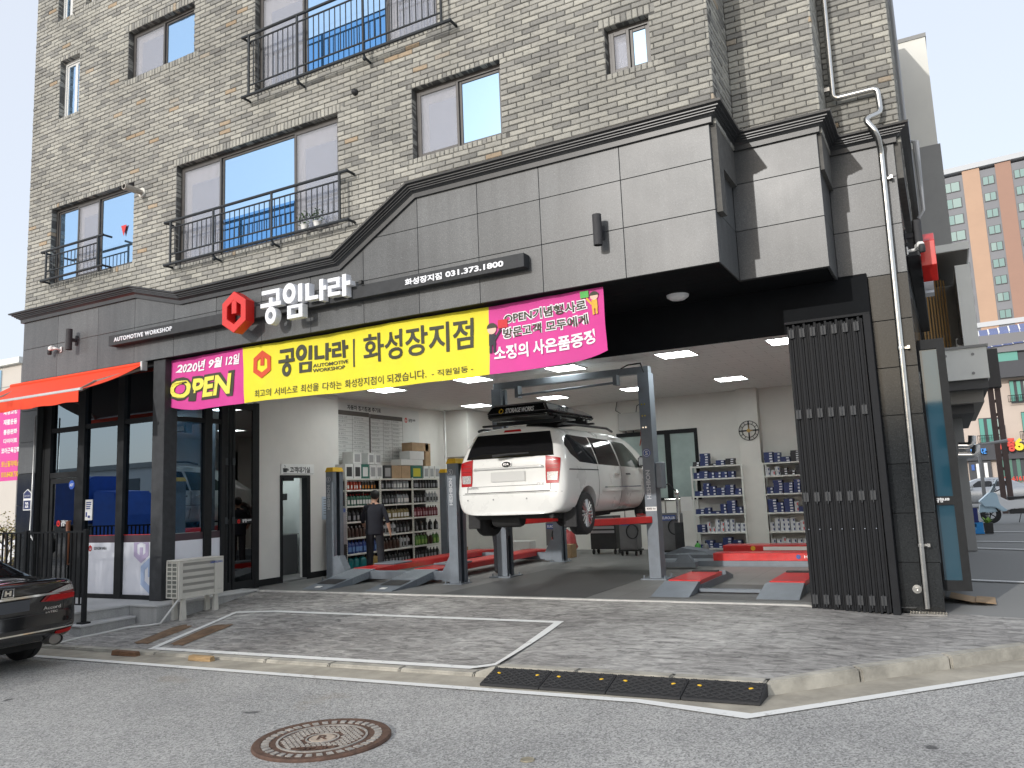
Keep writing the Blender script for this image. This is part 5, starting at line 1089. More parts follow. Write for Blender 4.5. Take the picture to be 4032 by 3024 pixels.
PLAN = {(0, 5): [('red can', 5), ('black can', 5)], (0, 4): [('green', 10)], (0, 3): [('black', 7)], (0, 2): [('brown', 8)], (0, 1): [('blue', 8)], (0, 0): [('teal jug', 3), ('gold jug', 2)],
        (1, 5): [('black', 4), ('grey', 5)], (1, 4): [('black', 5), ('grey', 4)], (1, 3): [('gold', 9)], (1, 2): [('silver', 4), ('black', 4)], (1, 1): [('brown', 5), ('silver', 3)], (1, 0): [('black', 9)],
        (2, 5): [('black', 9)], (2, 4): [('black', 4), ('silver', 4)], (2, 3): [('red', 9)], (2, 2): [('black', 5)], (2, 1): [('lime', 4), ('brown', 2), ('lime', 2)], (2, 0): [('black', 8)]}
for (b_, l_), items in PLAN.items():
    tot = sum(n for _, n in items); y0, y1 = BAYS[b_]+.09, BAYS[b_+1]-.09; k = 0
    for kind, n in items:
        for i in range(n):
            o = link('oil_can' if 'can' in kind else ('oil_jug' if 'jug' in kind else 'oil_bottle'), BT[kind]); o.location = (SXF-.09+random.uniform(-.015, .01), y0+(y1-y0)*(k+.5)/tot, LV[l_]); o.rotation_euler.z = random.uniform(-.25, .25)
            nm = kind if ('can' in kind or 'jug' in kind) else kind+' bottle'
            tag(o, '%s on the %s shelf of the rack\'s %s bay' % (nm, RN[l_], BN[b_]), 'bottle', '%ss on the %s shelf, %s bay' % (nm, RN[l_], BN[b_])); k += 1
# boxes on top of that rack
def carton(name, x, y, z, sx, sy, sz, mat, label, group='cartons on the bottle rack', pm=None, face='x'):
    t = MB(); t.box(x-sx/2, x+sx/2, y-sy/2, y+sy/2, z, z+sz); o = t.build(name, mat, bevel=.003); tag(o, label, 'box', group)
    if pm:
        mb = MB()
        if face == 'x': mb.box(x+sx/2, x+sx/2+.002, y-sy*.33, y+sy*.33, z+sz*.15, z+sz*.8)
        else: mb.box(x-sx*.36, x+sx*.36, y-sy/2-.002, y-sy/2, z+sz*.18, z+sz*.8)
        mb.build('print_panel', pm, o)
    return o
WB = M('carton_white', (.62, .62, .6), .7, 0, .06, 6); KB = M('carton_black_print', (.03, .03, .03), .5); GB = M('carton_green', (.02, .12, .09), .6); GY = M('carton_grey_print', (.3, .3, .3), .7); YB = M('carton_yellow', (.5, .45, .03), .6)
zt = 1.98
for (y, s, h, m1, m2, lb) in ((13.42, .26, .31, WB, KB, 'white carton with a big black square, first on the rack top'), (13.70, .24, .31, WB, KB, 'white carton with a black square, second on the rack top'), (13.96, .26, .31, GB, WB, 'dark green carton on the rack top'), (14.23, .22, .31, WB, GY, 'white glove carton left of the pair in the lower layer'), (14.46, .22, .31, WB, GY, 'white glove carton right of the pair in the lower layer'),
    (14.76, .3, .3, KB, GY, 'dark carton between white glove cartons and brown ones on the rack'), (15.1, .36, .3, CARD, None, 'brown carton left of the pair on the rack top'), (15.47, .35, .3, CARD, None, 'brown carton right of the pair on the rack top'), (15.9, .45, .3, GB, YB, 'green and yellow carton on the rack top'), (16.3, .22, .3, WB, GY, 'white carton with grey print, third from the far end'), (16.54, .22, .3, WB, GY, 'white carton with grey print, second from the far end'), (16.78, .22, .3, WB, GY, 'white carton with grey print at the far end of the rack')):
    carton('carton', -11.38, y, zt, .3, s, h, m1, lb, pm=m2)
for (y, s, h, z, m1, m2, lb) in ((13.72, .28, .26, 2.3, WB, GY, 'upper layer white glove carton above the black square one'), (14.2, .22, .25, 2.3, WB, GY, 'upper layer white glove carton, middle one'), (14.45, .22, .25, 2.3, WB, GY, 'upper layer white glove carton, right one'), (15.75, .9, .14, 2.29, WB, None, 'low white carton lying across the brown cartons'), (15.95, .6, .2, 2.435, WB, None, 'open white carton on top of the pile'), (16.1, .7, .2, 2.64, CARD, None, 'long brown carton on the very top of the pile'), (16.42, .22, .55, 2.285, CARD, None, 'tall brown carton standing at the end of the pile')):
    carton('carton', -11.4, y, z+.001, .3, s, h, m1, lb, pm=m2)
# parts organiser between wall and lift
t = thing('drawer_organiser', 'grey organiser of small clear drawers standing on a black stand', 'organiser', (-11.2, 13.1, 0))
MB().box(-11.4, -11.15, 12.92, 13.22, 0, .62).build('stand', BLACKP, t); MB().box(-11.4, -11.17, 12.9, 13.24, .62, 1.28).build('case', M('organiser_grey', (.3, .3, .31), .6), t)
for r in range(8):
    for c in range(3): MB().box(-11.172, -11.155, 12.91+c*.11, 13.01+c*.11, .63+r*.08, .695+r*.08).build('drawer', M('drawer_clear', (.35, .33, .34), .4), t)
MB().box(-11.38, -11.16, 13.0, 13.2, 1.28, 1.36).build('blue_box', mm('box_blue_w', (.1, .15, .4)), t)
mb = MB(); mb.box(-11.499, -11.49, 12.86, 13.2, 1.15, 1.62); o = tag(mb.build('wall_notice', M('notice_pale', (.5, .58, .66), .7), None), 'pale blue notice sheet on the white wall beside the lift post', 'notice')
mb = MB()
for k in range(7): mb.box(-11.49, -11.488, 12.9, 13.05+random.uniform(0, .1), 1.55-.05*k, 1.565-.05*k)
mb.build('print', GT, o)
# hanging cable on the rack end
mb = MB(); mb.tube([(-11.15, 17.0+.12*math.cos(a), 1.7+.25*math.sin(a)+.004*a) for a in frange(0, 12.5, 40)], .012, 6); tag(mb.build('cable_coil', RUBBER, smooth=True), 'black cable coil hanging at the far end of the rack', 'cable')
# ---- lifts
def bolts(mb, x, y, r, z=.012):
    for sx in (-1, 1):
        for sy in (-1, 1): mb.cyl((x+sx*r, y+sy*r, z), (x+sx*r, y+sy*r, z+.05), .012, n=8)
EMB = M('emblem_blue', (.05, .09, .3), .4); GTXT = M('lift_lettering', (.5, .52, .55), .4)
def emblem(x, y, z, parent, r=.06, mat=EMB):
    mb = MB(); mb.prism(ngon(x, z, r, 24), 'y', y-.003, y); mb.build('round_emblem', mat, parent)
    mb = MB(); mb.ring(ngon(x, z, r*.85, 24), ngon(x, z, r*.72, 24), 'y', y-.005, y-.003); put_text(mb, 'S', x-r*.35, x+r*.35, z-r*.5, z+r*.5, y-.004, .03); mb.build('emblem_ring', GTXT, parent)
def vtext(s, x, z0, z1, y, wd, parent, mat=GTXT):      # lettering reading upwards
    mb = MB(); me, a, b, c, d = text_mesh(s, .03)
    mb.add([(x+wd/2-(v.co.y-c)/(d-c)*wd, y, z0+(v.co.x-a)/(b-a)*(z1-z0)) for v in me.vertices], [tuple(p.vertices) for p in me.polygons]); mb.build('lettering', mat, parent)
l4 = thing('four_post_lift', 'grey four-post car lift with red runways lowered to the floor', 'car lift', (-9.2, 14, 0))
for (x, y) in ((-10.73, 12.32), (-7.75, 12.12), (-10.73, 16.35), (-7.72, 16.28)):
    mb = MB(); mb.box(x-.09, x+.09, y-.1, y-.09, .012, 2.1); mb.box(x-.09, x-.08, y-.09, y+.2, .012, 2.1); mb.box(x+.08, x+.09, y-.09, y-.0, .012, 2.1); mb.box(x+.08, x+.09, y+.1, y+.2, .012, 2.1); mb.box(x-.08, x+.08, y+.19, y+.2, .012, 2.1); p_ = mb.build('post', LIFTG, l4)
    MB().hexa([(x-.105, y-.115, 2.09), (x+.105, y-.115, 2.09), (x+.105, y+.215, 2.09), (x-.105, y+.215, 2.09)], [(x-.08, y-.09, 2.18), (x+.08, y-.09, 2.18), (x+.08, y+.19, 2.18), (x-.08, y+.19, 2.18)]).build('yellow_cap', YELP, p_, bevel=.006)
    mb = MB(); mb.box(x-.19, x+.19, y-.16, y+.18, 0, .012); bolts(mb, x, y, .15); mb.build('base_plate', LIFTG, p_)
    if y < 13: emblem(x-.02, y-.1, 1.94, p_, .065, M('emblem_grey', (.14, .16, .2), .4)); vtext('HESHBON', x-.02, 1.36, 1.83, y-.103, .07, p_)
for y in (12.2, 16.3):
    mb = MB(); mb.box(-10.5, -7.8, y-.08, y+.08, .05, .2); c_ = mb.build('crossbeam', LIFTG, l4, bevel=.006)
    for x, s in ((-10.52, 1), (-7.8, -1)): MB().prism([(x-.02*s, .03), (x+.26*s, .03), (x+.26*s, .2), (x+.1*s, .47), (x-.02*s, .47)], 'y', y-.09, y+.09).build('carriage', LIFTG, c_)
DIA = M('tread_plate', (.22, .25, .28), .5, .2, .2, 30, .5, bscale=40)
for xa, xb in ((-10.22, -9.68), (-8.8, -8.26)):
    r_ = MB(); r_.box(xa, xb, 12.3, 16.9, .13, .235); rw = r_.build('runway', LIFTR, l4, bevel=.006)
    MB().box(xa+.03, xb-.03, 13.0, 16.6, .236, .242).build('runway_deck', DIA if False else M('runway_red_deck', (.42, .025, .02), .5, 0, .2, 4), rw)
    MB().box(xa+.02, xb-.02, 12.9, 13.5, .242, .268).build('turntable_plate', LIFTG, rw, bevel=.004)
    rp = MB(); rp.hexa([(xa, 10.9, .0), (xb, 10.9, .0), (xb, 11.62, .0), (xa, 11.62, .0)], [(xa, 10.91, .008), (xb, 10.91, .008), (xb, 11.62, .12), (xa, 11.62, .12)]); q_ = rp.build('drive_on_ramp', LIFTG, l4)
    rp = MB(); rp.hexa([(xa, 11.625, .0), (xb, 11.625, .0), (xb, 12.28, .1), (xa, 12.28, .1)], [(xa, 11.625, .122), (xb, 11.625, .122), (xb, 12.28, .225), (xa, 12.28, .225)]); rp.build('ramp_plate', DIA, q_)
    MB().hexa([(xa+.06, 11.22, .062), (xb-.06, 11.22, .062), (xb-.06, 11.52, .108), (xa+.06, 11.52, .108)], [(xa+.06, 11.22, .066), (xb-.06, 11.22, .066), (xb-.06, 11.52, .112), (xa+.06, 11.52, .112)]).build('rubber_pad', BLACKP, q_)
    MB().hexa([(xa+.2, 11.0, .024), (xa+.32, 11.0, .024), (xa+.32, 11.08, .036), (xa+.2, 11.08, .036)], [(xa+.2, 11.0, .030), (xa+.32, 11.0, .030), (xa+.32, 11.08, .042), (xa+.2, 11.08, .042)]).build('reflector_tab', WHITE, q_)
l2 = thing('two_post_lift', 'tall grey two-post car lift holding up the white van', 'car lift', (-6, 13.2, 0)); LG2 = M('lift_grey_dark', (.15, .17, .19), .45, .1, .12, 5)
for x, s in ((-7.42, 1), (-4.49, -1)):
    mb = MB(); y = 13.28; mb.box(x-.1, x+.1, y-.13, y-.12, .02, 3.5); mb.box(x-.1*s, x-.09*s, y-.12, y+.13, .02, 3.5); mb.box(x-.09*s, x+.1*s, y+.12, y+.13, .02, 3.5); mb.box(x+.09*s, x+.1*s, y-.12, y-.05, .02, 3.5); mb.box(x+.09*s, x+.1*s, y+.05, y+.12, .02, 3.5); p_ = mb.build('post', LIFTG, l2)
    mb = MB(); mb.box(x-.22, x+.22, y-.25, y+.25, 0, .02); bolts(mb, x, y, .18, .02); mb.build('base_plate', LIFTG, p_)
    mb = MB(); mb.box(x-.085, x+.085, y-.115, y+.115, .75, 1.55); p2 = mb.build('carriage', LG2, l2)
    if s < 0:
        emblem(x-.02, y-.13, 2.11, p_, .075); vtext('HESHBON', x-.02, 1.33, 1.82, y-.133, .075, p_); MB().box(x-.1, x+.1, y-.134, y-.13, 1.13, 1.2).build('load_plate', WHITE, p_); mb = MB(); put_text(mb, '4000 kg', x-.08, x+.08, 1.145, 1.185, y-.136, .02); mb.build('load_lettering', TXT, p_)
        mb = MB()
        for z in (2.95, 2.75, 2.55): mb.cyl((x-.05, y-.135, z), (x-.05, y-.128, z), .015, n=8); mb.cyl((x+.0, y-.135, z), (x+.0, y-.128, z), .015, n=8)
        mb.build('bolt', CHROME, p_); MB().box(x+.1, x+.22, y-.1, y+.12, 1.5, 1.95).build('motor_box', LIFTG, p_, bevel=.02)
    for ydir, ln in ((-1, 1.35), (1, 1.0)):
        a = Vector((x+.05*s, y+.1*ydir, .93)); b = Vector((x+.62*s, y+ln*ydir, .95)); d = (b-a).normalized(); nn = Vector((-d.y, d.x, 0))*.07
        ar = MB(); ar.hexa([a-nn, b-nn*.8, b+nn*.8, a+nn], [p+Vector((0, 0, .11)) for p in (a-nn, b-nn*.8, b+nn*.8, a+nn)]); q_ = ar.build('swing_arm', LIFTR, l2, bevel=.01); mb = MB(); mb.cyl((b.x, b.y, 1.06), (b.x, b.y, 1.13), .06, n=14); mb.build('lift_pad', RUBBER, q_)
MB().box(-7.5, -4.4, 13.2, 13.36, 3.5, 3.62).build('overhead_beam', LG2, l2, bevel=.006)
mb = MB(); mb.cyl((-6.9, 13.05, 3.32), (-4.95, 13.05, 3.36), .022, n=8); mb.box(-6.95, -6.88, 13.03, 13.2, 3.28, 3.5); mb.box(-5.0, -4.93, 13.03, 13.2, 3.32, 3.5); mb.build('limit_bar', LG2, l2)
mb = MB(); mb.tube([(-4.48, 13.2, 3.5), (-4.5, 13.1, 3.66), (-4.75, 13.15, 3.66), (-4.9, 13.2, 3.62)], .012, 6); mb.build('hydraulic_hose', RUBBER, l2, smooth=True)
sc = thing('scissor_lift', 'low scissor lift with red platforms and grey drive-on ramps at right', 'car lift', (-2.9, 12, 0))
for xa, xb in ((-3.86, -3.31), (-2.41, -1.86)):
    mb = MB(); mb.hexa([(xa, 11.03, 0), (xb, 11.03, 0), (xb-.02, 11.6, .0), (xa+.02, 11.6, .0)], [(xa, 11.035, .006), (xb, 11.035, .006), (xb-.02, 11.6, .14), (xa+.02, 11.6, .14)]); mb.build('drive_on_ramp', LIFTG, sc)
    MB().box(xa+.02, xb-.02, 11.605, 11.72, .0, .145).build('ramp_lip', LIFTG, sc, bevel=.004); mb = MB(); mb.box(xa+.05, xb-.02, 11.73, 13.0, .1, .16); mb.build('platform', LIFTR, sc, bevel=.006); MB().box(xa, xb+.0, 11.73, 13.2, .0, .1).build('base_frame', LIFTG, sc)
    MB().box(xa+.08, xb-.06, 12.86, 12.98, .16, .18).build('rubber_stop', RUBBER, sc); MB().hexa([(xa+.02, 13.21, 0), (xb-.02, 13.21, 0), (xb, 13.6, 0), (xa, 13.6, 0)], [(xa+.02, 13.21, .15), (xb-.02, 13.21, .15), (xb, 13.6, .05), (xa, 13.6, .05)]).build('rear_ramp', LIFTG, sc)
MB().box(-3.31, -2.41, 11.55, 11.65, .02, .06).build('cross_cover', LIFTG, sc)
t = thing('alignment_bench', 'red and grey lift platform lying crosswise at the back right', 'car lift', (-3, 15.6, 0))
MB().box(-5.2, -1.6, 15.4, 15.95, 0, .1).build('base_frame', LIFTG, t); MB().box(-4.1, -1.7, 15.42, 15.9, .1, .24).build('platform', LIFTR, t, bevel=.006); mb = MB(); put_text(mb, 'HESHBON', -2.45, -2.0, .15, .2, 15.417, .02); mb.build('lettering', TXTW, t); mb = MB(); mb.prism(ngon(-2.55, .175, .04, 16), 'y', 15.412, 15.42); mb.build('round_emblem', EMB, t)
MB().box(-4.2, -1.5, 16.6, 17.1, .0, .3).build('second_platform', LIFTR, t, bevel=.006); mb = MB(); mb.box(-3.4, -2.1, 16.596, 16.6, .2, .27); mb.build('warning_strip', TXTW, t); mb = MB(); mb.prism(ngon(-3.6, .24, .045, 16), 'y', 16.595, 16.6); mb.build('yellow_disc', YELP, t)
mb = MB(); mb.box(-5.6, -4.3, 16.3, 16.9, .0, .14); mb.hexa([(-5.4, 16.3, .14), (-4.4, 16.3, .14), (-4.4, 16.9, .14), (-5.4, 16.9, .14)], [(-5.0, 16.35, .28), (-4.5, 16.35, .2), (-4.5, 16.85, .2), (-5.0, 16.85, .28)]); mb.build('folded_ramp', LIFTG, t)
# ---- back wall: filter shelves
SHB = M('shelf_white', (.68, .68, .64), .5, 0, .05, 5); LB = [.05, .42, .85, 1.28, 1.69, 1.99]
NAVY = M('box_navy', (.025, .04, .14), .5, 0, .1, 12); BWHT = M('box_white', (.62, .63, .66), .6, 0, .06, 9); BLK = M('box_black', (.03, .03, .035), .5)
def fbox(sx, sy, sz, mat, pm):
    mb = MB(); mb.box(-sx/2, sx/2, -sy/2, sy/2, 0, sz, 0); mb.box(sx*.12, sx*.44, -sy/2-.002, -sy/2, sz*.22, sz*.75, 1); o = mb.build('b', [mat, pm]); me = o.data; bpy.data.objects.remove(o); return me
FB = {'navy': [fbox(.2, .22, .06, NAVY, BWHT), fbox(.14, .2, .075, NAVY, BWHT)], 'white': [fbox(.1, .1, .1, BWHT, NAVY), fbox(.08, .1, .12, BWHT, M('box_red', (.5, .05, .05), .5))], 'black': [fbox(.2, .2, .05, BLK, BWHT), fbox(.16, .2, .055, BLK, BWHT)]}
RN2 = ['bottom', 'second', 'third', 'fourth', 'fifth', 'topmost']
def filter_shelf(x0, x1, label, plan, who):
    t = thing('filter_shelf', label, 'shelf', ((x0+x1)/2, 19.4, 0), 'white shelves on the back wall')
    for x in (x0, x1):
        for y in (19.2, 19.56): MB().box(x-.02, x+.02, y-.02, y+.02, 0, 2.0).build('upright', SHB, t)
    for z in LB: MB().box(x0+.02, x1-.02, 19.18, 19.58, z-.035, z).build('shelf_board', SHB, t, bevel=.003)
    for lv, kinds in plan.items():
        x = x0+.04; top = LB[lv+1]-.05-LB[lv] if lv+1 < len(LB) else .45
        while x < x1-.12:
            k = random.choice(kinds); me = random.choice(FB[k]); d = me.vertices; sx = max(v.co.x for v in d)*2; sz = max(v.co.z for v in d)
            if x+sx > x1-.03: break
            for i in range(random.randint(1 if random.random() < .25 else 2, max(2, min(int(top*.9/sz), 5)))):
                o = link('filter_box', me); o.location = (x+sx/2+random.uniform(-.006, .006), 19.32+random.uniform(-.012, .012), LB[lv]+i*sz+.0005*i); o.rotation_euler.z = random.uniform(-.03, .03)
                tag(o, '%s filter box on the %s level of the %s white shelf' % (k, RN2[lv], who), 'box', '%s filter boxes, %s level, %s shelf' % (k, RN2[lv], who))
            x += sx+random.uniform(.005, .03)
filter_shelf(-5.48, -4.28, 'white metal shelf of filter boxes left of the pillar', {5: ['black', 'black', 'navy'], 4: ['navy'], 3: ['navy'], 2: ['navy'], 1: ['white', 'navy', 'white'], 0: ['navy']}, 'left')
filter_shelf(-3.79, -2.5, 'white metal shelf of filter boxes right of the pillar', {5: ['black', 'navy'], 4: ['black', 'white'], 3: ['navy'], 2: ['navy', 'navy', 'white'], 1: ['white'], 0: ['white']}, 'right')
t = thing('wall_clock', 'black skeleton ring wall clock on the white pillar', 'clock', (-4.05, 19.28, 2.5)); mb = MB(); cx, cz = -4.06, 2.77
for r in (.235, .165): mb.ring(ngon(cx, cz, r, 40), ngon(cx, cz, r-.014, 40), 'y', 19.275, 19.29)
for k in range(12):
    a = k*PI/6; w_ = .03 if k % 3 == 0 else .01; r0 = .03 if k % 3 == 0 else .16
    d = Vector((math.cos(a), 0, math.sin(a))); n_ = Vector((-math.sin(a), 0, math.cos(a)))*w_/2; c_ = Vector((cx, 19.276, cz)); mb.add([c_+d*r0-n_, c_+d*.228-n_, c_+d*.228+n_, c_+d*r0+n_]+[p+Vector((0, .012, 0)) for p in (c_+d*r0-n_, c_+d*.228-n_, c_+d*.228+n_, c_+d*r0+n_)], [(0, 1, 2, 3), (4, 7, 6, 5), (0, 4, 5, 1), (1, 5, 6, 2), (2, 6, 7, 3), (3, 7, 4, 0)])
mb.build('skeleton_dial', BLACK, t); mb = MB(); mb.prism(ngon(cx, cz, .045, 20), 'y', 19.262, 19.274); mb.build('brass_hub', M('brass', (.55, .36, .13), .35, .8), t); mb = MB(); mb.box(cx, cx+.1, 19.258, 19.262, cz-.006, cz+.006); mb.box(cx-.004, cx+.004, 19.258, 19.262, cz-.02, cz+.14); mb.build('hands', M('brass', (.5, .3, .1)), t)
t = thing('electrical_box', 'grey electrical box with hanging cables high on the back wall', 'electrical box', (-7.0, 19.45, 3.0)); mb = MB(); mb.box(-7.35, -6.75, 19.36, 19.6, 3.0, 3.45); mb.build('case', M('elec_grey', (.42, .41, .39), .5, 0, .05, 4), t, bevel=.01)
for k, x in enumerate((-7.2, -7.0, -6.8)): mb = MB(); mb.tube([(x, 19.5, 3.0), (x, 19.5, 2.9-.05*k), (x-.05, 19.5, 2.6)] if k == 2 else [(x, 19.5, 3.0), (x, 19.5, 2.94)], .014, 6); mb.build('cable', M('cable_red', (.35, .06, .03), .6) if k == 2 else RUBBER, t)
mb = MB(); mb.tube([(-7.3, 19.5, 3.45), (-7.45, 19.5, 3.55), (-7.4, 19.5, 3.77)], .01, 6); mb.build('loose_wire', RUBBER, t); mb = MB(); mb.tube([(-6.9, 19.5, 3.45), (-6.85, 19.45, 3.62), (-6.7, 19.5, 3.7)], .01, 6); mb.build('loose_wire', RUBBER, t)
mb = MB(); mb.tube([(-11.5, 17.6, 3.78), (-11.5, 17.6, .0)], .02, 8); tag(mb.build('conduit', WHITE, smooth=True), 'thin white conduit running down the left wall', 'conduit')
# ---- workshop clutter at the back
def cart(x, y, label, h=.85, w_=.42, txt=True):
    t = thing('oil_service_cart', label, 'cart', (x, y, 0), 'oil service carts'); GM = M('cart_grey', (.16, .16, .165), .4, .3, .1, 6)
    MB().box(x-w_/2, x+w_/2, y-.18, y+.18, .14, h).build('tank', GM, t, bevel=.02, seg=2); MB().box(x-w_/2-.02, x+w_/2+.02, y-.2, y+.2, .1, .14).build('chassis', BLACKP, t)
    for sx in (-1, 1):
        for sy in (-1, 1): MB().cyl((x+sx*w_*.4-.015, y+sy*.15, .05), (x+sx*w_*.4+.015, y+sy*.15, .05), .05, n=12).build('castor', RUBBER, t)
    MB().tube([(x-w_*.4, y+.15, h), (x-w_*.4, y+.15, h+.3), (x+w_*.4, y+.15, h+.3), (x+w_*.4, y+.15, h)], .014, 6).build('handle', STEEL, t)
    MB().box(x-w_*.4, x+w_*.35, y-.183, y-.18, h-.16, h-.04).build('label_plate', EMB, t); mb = MB(); put_text(mb, 'EUROLUB', x-w_*.36, x+w_*.31, h-.13, h-.07, y-.186, .02); mb.build('lettering', TXTW, t)
    MB().tube([(x+w_*.3+.14*math.cos(a), y-.2-.004*a, h-.3+.16*math.sin(a)) for a in frange(0, 14, 40)], .011, 6).build('hose', RUBBER, t, smooth=True)
    return t
cart(-6.65, 17.9, 'dark service cart behind the van by the tool trolley'); cart(-5.55, 17.6, 'dark service cart with chrome pump left of the filter shelves', .95); cart(-8.55, 17.9, 'dark service cart far behind the left lift post', .8)
t = thing('grease_pump', 'chrome grease pump standing behind the right lift post', 'pump', (-5.25, 17.3, 0)); mb = MB(); mb.cyl((-5.3, 17.3, .0), (-5.3, 17.3, .12), .14, n=16); mb.cyl((-5.3, 17.3, .12), (-5.3, 17.3, .75), .1, n=16); mb.build('barrel', DGREY, t, smooth=True, autos=40); mb = MB(); mb.cyl((-5.3, 17.3, .75), (-5.3, 17.3, 1.35), .035, n=12); mb.lathe([(.05, 1.35), (.06, 1.4), (.02, 1.46)], (-5.3, 17.3, 0), n=12); mb.build('pump_rod', CHROME, t, smooth=True, autos=40)
mb = MB(); mb.tube([(-5.3, 17.3, 1.4), (-5.45, 17.25, 1.6), (-5.7, 17.2, 1.5), (-5.75, 17.2, 1.2)], .014, 6); mb.build('hose', RUBBER, t, smooth=True); mb = MB(); mb.box(-5.2, -4.95, 17.22, 17.225, 1.0, 1.3); mb.xf = None; mb.build('instruction_sheet', WHITE, t)
t = thing('tool_trolley', 'black tool trolley with chrome drawer edges behind the van', 'tool trolley', (-7.4, 18.3, 0)); MB().box(-7.75, -7.1, 18.1, 18.5, .12, .9).build('body', BLACKP, t, bevel=.01)
for k in range(4): MB().box(-7.72, -7.13, 18.085, 18.1, .5+k*.1, .56+k*.1).build('drawer', M('drawer_alu', (.35, .35, .36), .35, .6), t)
for x in (-7.7, -7.15):
    for y in (18.15, 18.45): MB().cyl((x-.015, y, .06), (x+.015, y, .06), .06, n=12).build('castor', RUBBER, t)
for (nm, x, y, sx, sy, sz, mt, lb) in (('carton', -8.0, 17.3, .32, .3, .3, CARD, 'small brown carton on the floor behind the van'), ('carton', -8.35, 17.3, .26, .25, .28, WB, 'white and orange carton on the floor beside the red bag'), ('carton', -10.9, 17.2, .3, .3, .26, CARD, 'brown carton on the floor at the far end of the bottle rack'), ('carton', -9.3, 14.3, .5, .3, .16, WB, 'white carton lying between the red runways')):
    carton(nm, x, y, .0, sx, sy, sz, mt, lb, 'cartons on the workshop floor', YB if mt is WB else None, 'y')
for (x, y, sx, sz, z, lb) in ((-9.55, 17.4, .7, .2, 0, 'long white parts box behind the red runways'), (-9.35, 17.4, .8, .18, .2, 'upper white parts box behind the red runways')): carton('parts_box', x, y, z+.001, sx, .3, sz, WB, lb, 'white parts boxes at the back')
t = MB(); t.sphere((-8.35, 17.9, .3), .32, (1, .8, 1), 16); mb = t; mb.v = [(x+.05*math.sin(z*13+y*7), y+.04*math.sin(x*17), max(.0, z+.03*math.sin(x*21+y*11))) for x, y, z in mb.v]; tag(mb.build('plastic_bag', M('bag_red', (.42, .07, .07), .35, 0, .2, 8), smooth=True), 'crumpled red plastic bag on the floor behind the van', 'bag')
t = thing('gas_cylinder', 'dark gas cylinder standing at the back behind the left post', 'gas cylinder', (-10.4, 18.6, 0)); mb = MB(); mb.lathe([(.14, 0), (.14, .85), (.1, .98), (.04, 1.02)], (-10.4, 18.6, 0), n=20); mb.build('bottle', M('cyl_green', (.04, .06, .05), .5), t, smooth=True, autos=40); mb = MB(); mb.lathe([(.04, 1.0), (.06, 1.05), (.06, 1.16), (.03, 1.2)], (-10.4, 18.6, 0), n=12); mb.build('valve_guard', BLACKP, t)
for (x, y, h, c, lb) in ((-5.0, 17.6, .33, (.1, .5, .08), 'bright green spray bottle on the floor by the filter shelf'), (-4.82, 17.6, .32, (.3, .3, .3), 'grey spray bottle on the floor by the filter shelf')): o = link('spray_bottle', bottle_mesh('spray_bottle', .13, .13, h, mm('spray%d' % int(c[1]*100), c), mm('cap_dark', (.04, .04, .04)))); o.location = (x, y, 0); tag(o, lb, 'bottle', 'spray bottles on the floor')
mb = MB(); mb.tube([(-4.95, 19.55, 1.05), (-4.95, 19.5, 1.0)], .05, 10); mb.tube([(-5.6, 19.55, 1.15), (-5.6, 19.52, .85)], .03, 10); tag(mb.build('inspection_lamp', M('lamp_orange', (.6, .2, .02), .5)), 'orange inspection lamp hanging by the back window', 'lamp') if False else None
t = thing('low_jack', 'low grey trolley jack on the floor behind the right post', 'jack', (-4.6, 15.0, 0)); mb = MB(); mb.box(-4.95, -4.3, 14.9, 15.1, .03, .12); mb.hexa([(-4.7, 14.92, .12), (-4.35, 14.92, .12), (-4.35, 15.08, .12), (-4.7, 15.08, .12)], [(-4.6, 14.95, .26), (-4.45, 14.95, .26), (-4.45, 15.05, .26), (-4.6, 15.05, .26)]); mb.build('frame', LIFTG, t); mb = MB(); mb.cyl((-5.2, 15.0, .06), (-4.95, 15.0, .07), .03, n=10); mb.build('handle_socket', CHROME, t)
